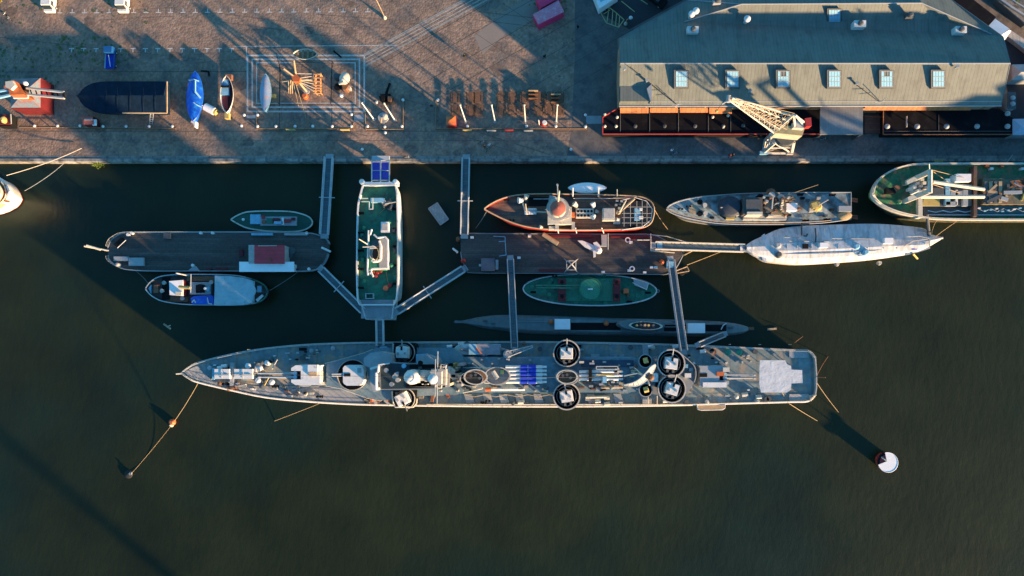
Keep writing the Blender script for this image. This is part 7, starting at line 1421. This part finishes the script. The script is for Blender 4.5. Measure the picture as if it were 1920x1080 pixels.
for j in range(N_):
    u0, u1 = j/N_, (j+1)/N_
    for i in range(3):
        boom.tube(rt0[i].lerp(rt1[i], u0), rt0[i+1].lerp(rt1[i+1], u1), .05, 4); boom.tube(rt0[i+1].lerp(rt1[i+1], u0), rt0[i].lerp(rt1[i], u1), .04, 4); boom.tube(rt0[i].lerp(rt1[i], u0), rt0[i+1].lerp(rt1[i+1], u0), .045, 4)
part('boom', boom, mc, cr)
part('boom_head', MB().tube(tp_+Vector((-.3, -.5, 0)), tp_+Vector((-.2, .6, 0)), .35, 10).tube(tp_, tp_+Vector((-1.2, -.6, -.6)), .12), M['offwhite'], cr)
part('inner_luffing_truss', MB().lattice(W(1470, 236, 12.5), tp_, 1.5, .3, 9, .055), M['wood_pale'], cr)
for o in (-.3, .3): tb('luffing_cable', W(1490, 216, 17)+Vector((0, o, 0)), tp_+Vector((0, o*.5, .3)), .05, M['rope'], cr, 4)
tb('hoist_cable', tp_+Vector((-.8, 0, -.3)), tp_+Vector((-.8, 0, -6)), .04, M['black'], cr, 4); part('hook', MB().lathe(tp_+Vector((-.8, 0, -6.8)), [(.1, 0), (.3, .3), (.2, .8)], 8), M['yellow'], cr)
# ---- people and bicycles ----
def person(label, x, y, a, top, trousers, seated=False, stride=.18, group='people walking on the quay'):
    b0 = cp_(x, y); ca, sa = math.cos(a), math.sin(a)
    def P(f, s_, z): return (b0.x+f*ca-s_*sa, b0.y+f*sa+s_*ca, b0.z+z)
    J = [P(0, 0, .95), P(0, 0, 1.15), P(0, 0, 1.38), P(0, 0, 1.50), P(0, 0, 1.62), P(.01, 0, 1.73),
         P(0, .18, 1.42), P(.05, .24, 1.15), P(.16, .25, .92), P(0, -.18, 1.42), P(-.05, -.24, 1.15), P(-.02, -.25, .90),
         P(0, .1, .9), P(stride*.7, .1, .5), P(stride, .1, .07), P(stride+.14, .1, .04), P(0, -.1, .9), P(-stride*.3, -.1, .5), P(-stride, -.1, .08), P(-stride+.14, -.1, .04)]
    E = [(0, 1), (1, 2), (2, 3), (3, 4), (4, 5), (2, 6), (6, 7), (7, 8), (2, 9), (9, 10), (10, 11), (0, 12), (12, 13), (13, 14), (14, 15), (0, 16), (16, 17), (17, 18), (18, 19)]
    rad = [.15, .14, .16, .06, .10, .09, .07, .05, .04, .07, .05, .04, .09, .065, .05, .04, .09, .065, .05, .04]
    me = bpy.data.meshes.new('person'); me.from_pydata([Vector(v)-b0 for v in J], E, []); o = bpy.data.objects.new('person', me); sc.collection.objects.link(o); o.location = b0
    o.modifiers.new('skin', 'SKIN'); o.modifiers.new('sub', 'SUBSURF').render_levels = 1
    for i, r_ in enumerate(rad): me.skin_vertices[0].data[i].radius = (r_, r_); me.skin_vertices[0].data[i].use_root = (i == 0)
    me.materials.append(mat('clothing_'+trousers, M[trousers].node_tree.nodes['Principled BSDF'].inputs['Base Color'].default_value[:3] if False else {'black': (.03, .03, .035), 'blue': (.03, .05, .12)}.get(trousers, (.1, .1, .1)), .8))
    o['label'] = label; o['category'] = 'person'; o['group'] = group
    j = MB(); c_ = Vector(P(0, 0, .88)); j.lathe(c_, [(.19, 0), (.2, .2), (.23, .5), (.16, .62)], 12, .8, 1.15, a)
    for s_ in (.26, -.26): j.tube(P(0, s_*.8, 1.42), P(.0, s_, 1.12), .075, 8)
    jo = part('jacket', j, M[top], None, True); jo.parent = o; jo.location = (0, 0, 0)
    for v in jo.data.vertices: v.co = v.co-b0
    hr = MB().lathe(Vector(P(-.02, 0, 1.66)), [(.09, 0), (.115, .08), (.06, .16)], 10); ho = part('hair', hr, M['wood_brown'], None, True); ho.parent = o
    for v in ho.data.vertices: v.co = v.co-b0
    return o
person('person in dark clothing walking on the asphalt below the red market tents', 1083, 54, .5, 'black', 'black'); person('person in a pale top standing by the bicycles near the right quay gangway', 918, 274, 2, 'white', 'blue'); person('person in dark clothing beside the bicycles near the right quay gangway', 909, 277, 1, 'black', 'black')
person('person in black crossing the cobbles left of the paved patch', 872, 108, 2.5, 'black', 'black'); person('person in white walking on the quay left of the portal crane', 1258, 284, 2, 'white_clean', 'blue'); person('person in dark clothing near the quay edge left of the portal crane', 1372, 293, .2, 'black', 'black'); person('dark-clothed person left of another near the quay edge by the crane', 1366, 294, 1.2, 'darkred', 'black')
person('person in black on the cobbles right of the paved patch', 1021, 109, 2.2, 'black', 'black')
bk = None
def bike(label, x, y, a):
    global bk
    if bk is None:
        c = cp_(x, y); bk = thing('bicycle', label, 'bicycle', c, 'bicycles parked on the quay')
        for s_ in (-1, 1):
            w_ = MB(); cc = c+Vector((s_*.52, 0, .34)); w_.path([cc+Vector((math.cos(k*.45)*.33, 0, math.sin(k*.45)*.33)) for k in range(14)], .025, True, 4)
            for k in range(4): w_.tube(cc-Vector((math.cos(k*.8)*.33, 0, math.sin(k*.8)*.33)), cc+Vector((math.cos(k*.8)*.33, 0, math.sin(k*.8)*.33)), .008, 3)
            part('wheel', w_, M['rubber'], bk)
        P = lambda u, z_: c+Vector((u, 0, z_))
        part('frame', MB().path([P(-.52, .34), P(-.15, .34), P(.38, .75), P(-.22, .78), P(-.52, .34)], .03).tube(P(-.15, .34), P(-.25, .9), .025).tube(P(.52, .34), P(.36, .95), .028), M['lightgrey'], bk)
        part('handlebar', MB().tube(c+Vector((.36, -.3, .97)), c+Vector((.36, .3, .97)), .025), M['alu'], bk); part('saddle', MB().box(P(-.27, .9), .28, .15, .06), M['black'], bk)
        bk.rotation_euler[2] = a; index_children(bk)
    else: copy_thing(bk, cp_(x, y), label, a)
bike('bicycle parked highest on the shaded quay near the right quay gangway', 904, 268, .3); bike('bicycle leaning by the people near the right quay gangway', 915, 279, 1.2); bike('bicycle at the far top left of the quay, upper of two', 12, 27, -.6); bike('bicycle at the far top left of the quay, lower of two', 20, 35, -.9)
bike('white bicycle lying by the walker in white, left of the portal crane', 1264, 289, .2); bike('dark bicycle at the quay edge between ferry ramp and right gangway', 764, 296, 0)
bike('bicycle by the quay edge right of the steel canopy', 1541, 262, .1)
vp = thing('quay_planks', 'pale yellow timber blocks lying on the quay edge above the freighter bow', 'timber', cp_(1759, 301))
for i in range(4): part('block', MB().pb(1753+i*4, 299, 1756+i*4, 304, Q+.1, Q+.35), M['yellow'], vp)
hv = thing('hedge_tuft', 'small tuft of weeds growing from the quay wall at the left', 'plant', W(183, 308, 1.0)); rg = random.Random(2); h_ = MB()
for _ in range(160):
    c = W(183, 308, 1.0)+Vector((rg.gauss(0, .6), rg.gauss(0, .3), rg.gauss(0, .3))); u = Vector((rg.gauss(0, 1), rg.gauss(0, 1), rg.gauss(0, 1))).normalized()*.16; v_ = u.cross(UP)*.6
    h_.add([c-u, c+v_, c+u, c-v_], [(0, 1, 2, 3)])
part('leaves', h_, mat('leaves_shrub', (.14, .2, .02), .7, .4, .9), hv); tb('stem', W(183, 306, .5), W(183, 309, 1.2), .05, M['wood_brown'], hv)
# floating fender boats labels ok
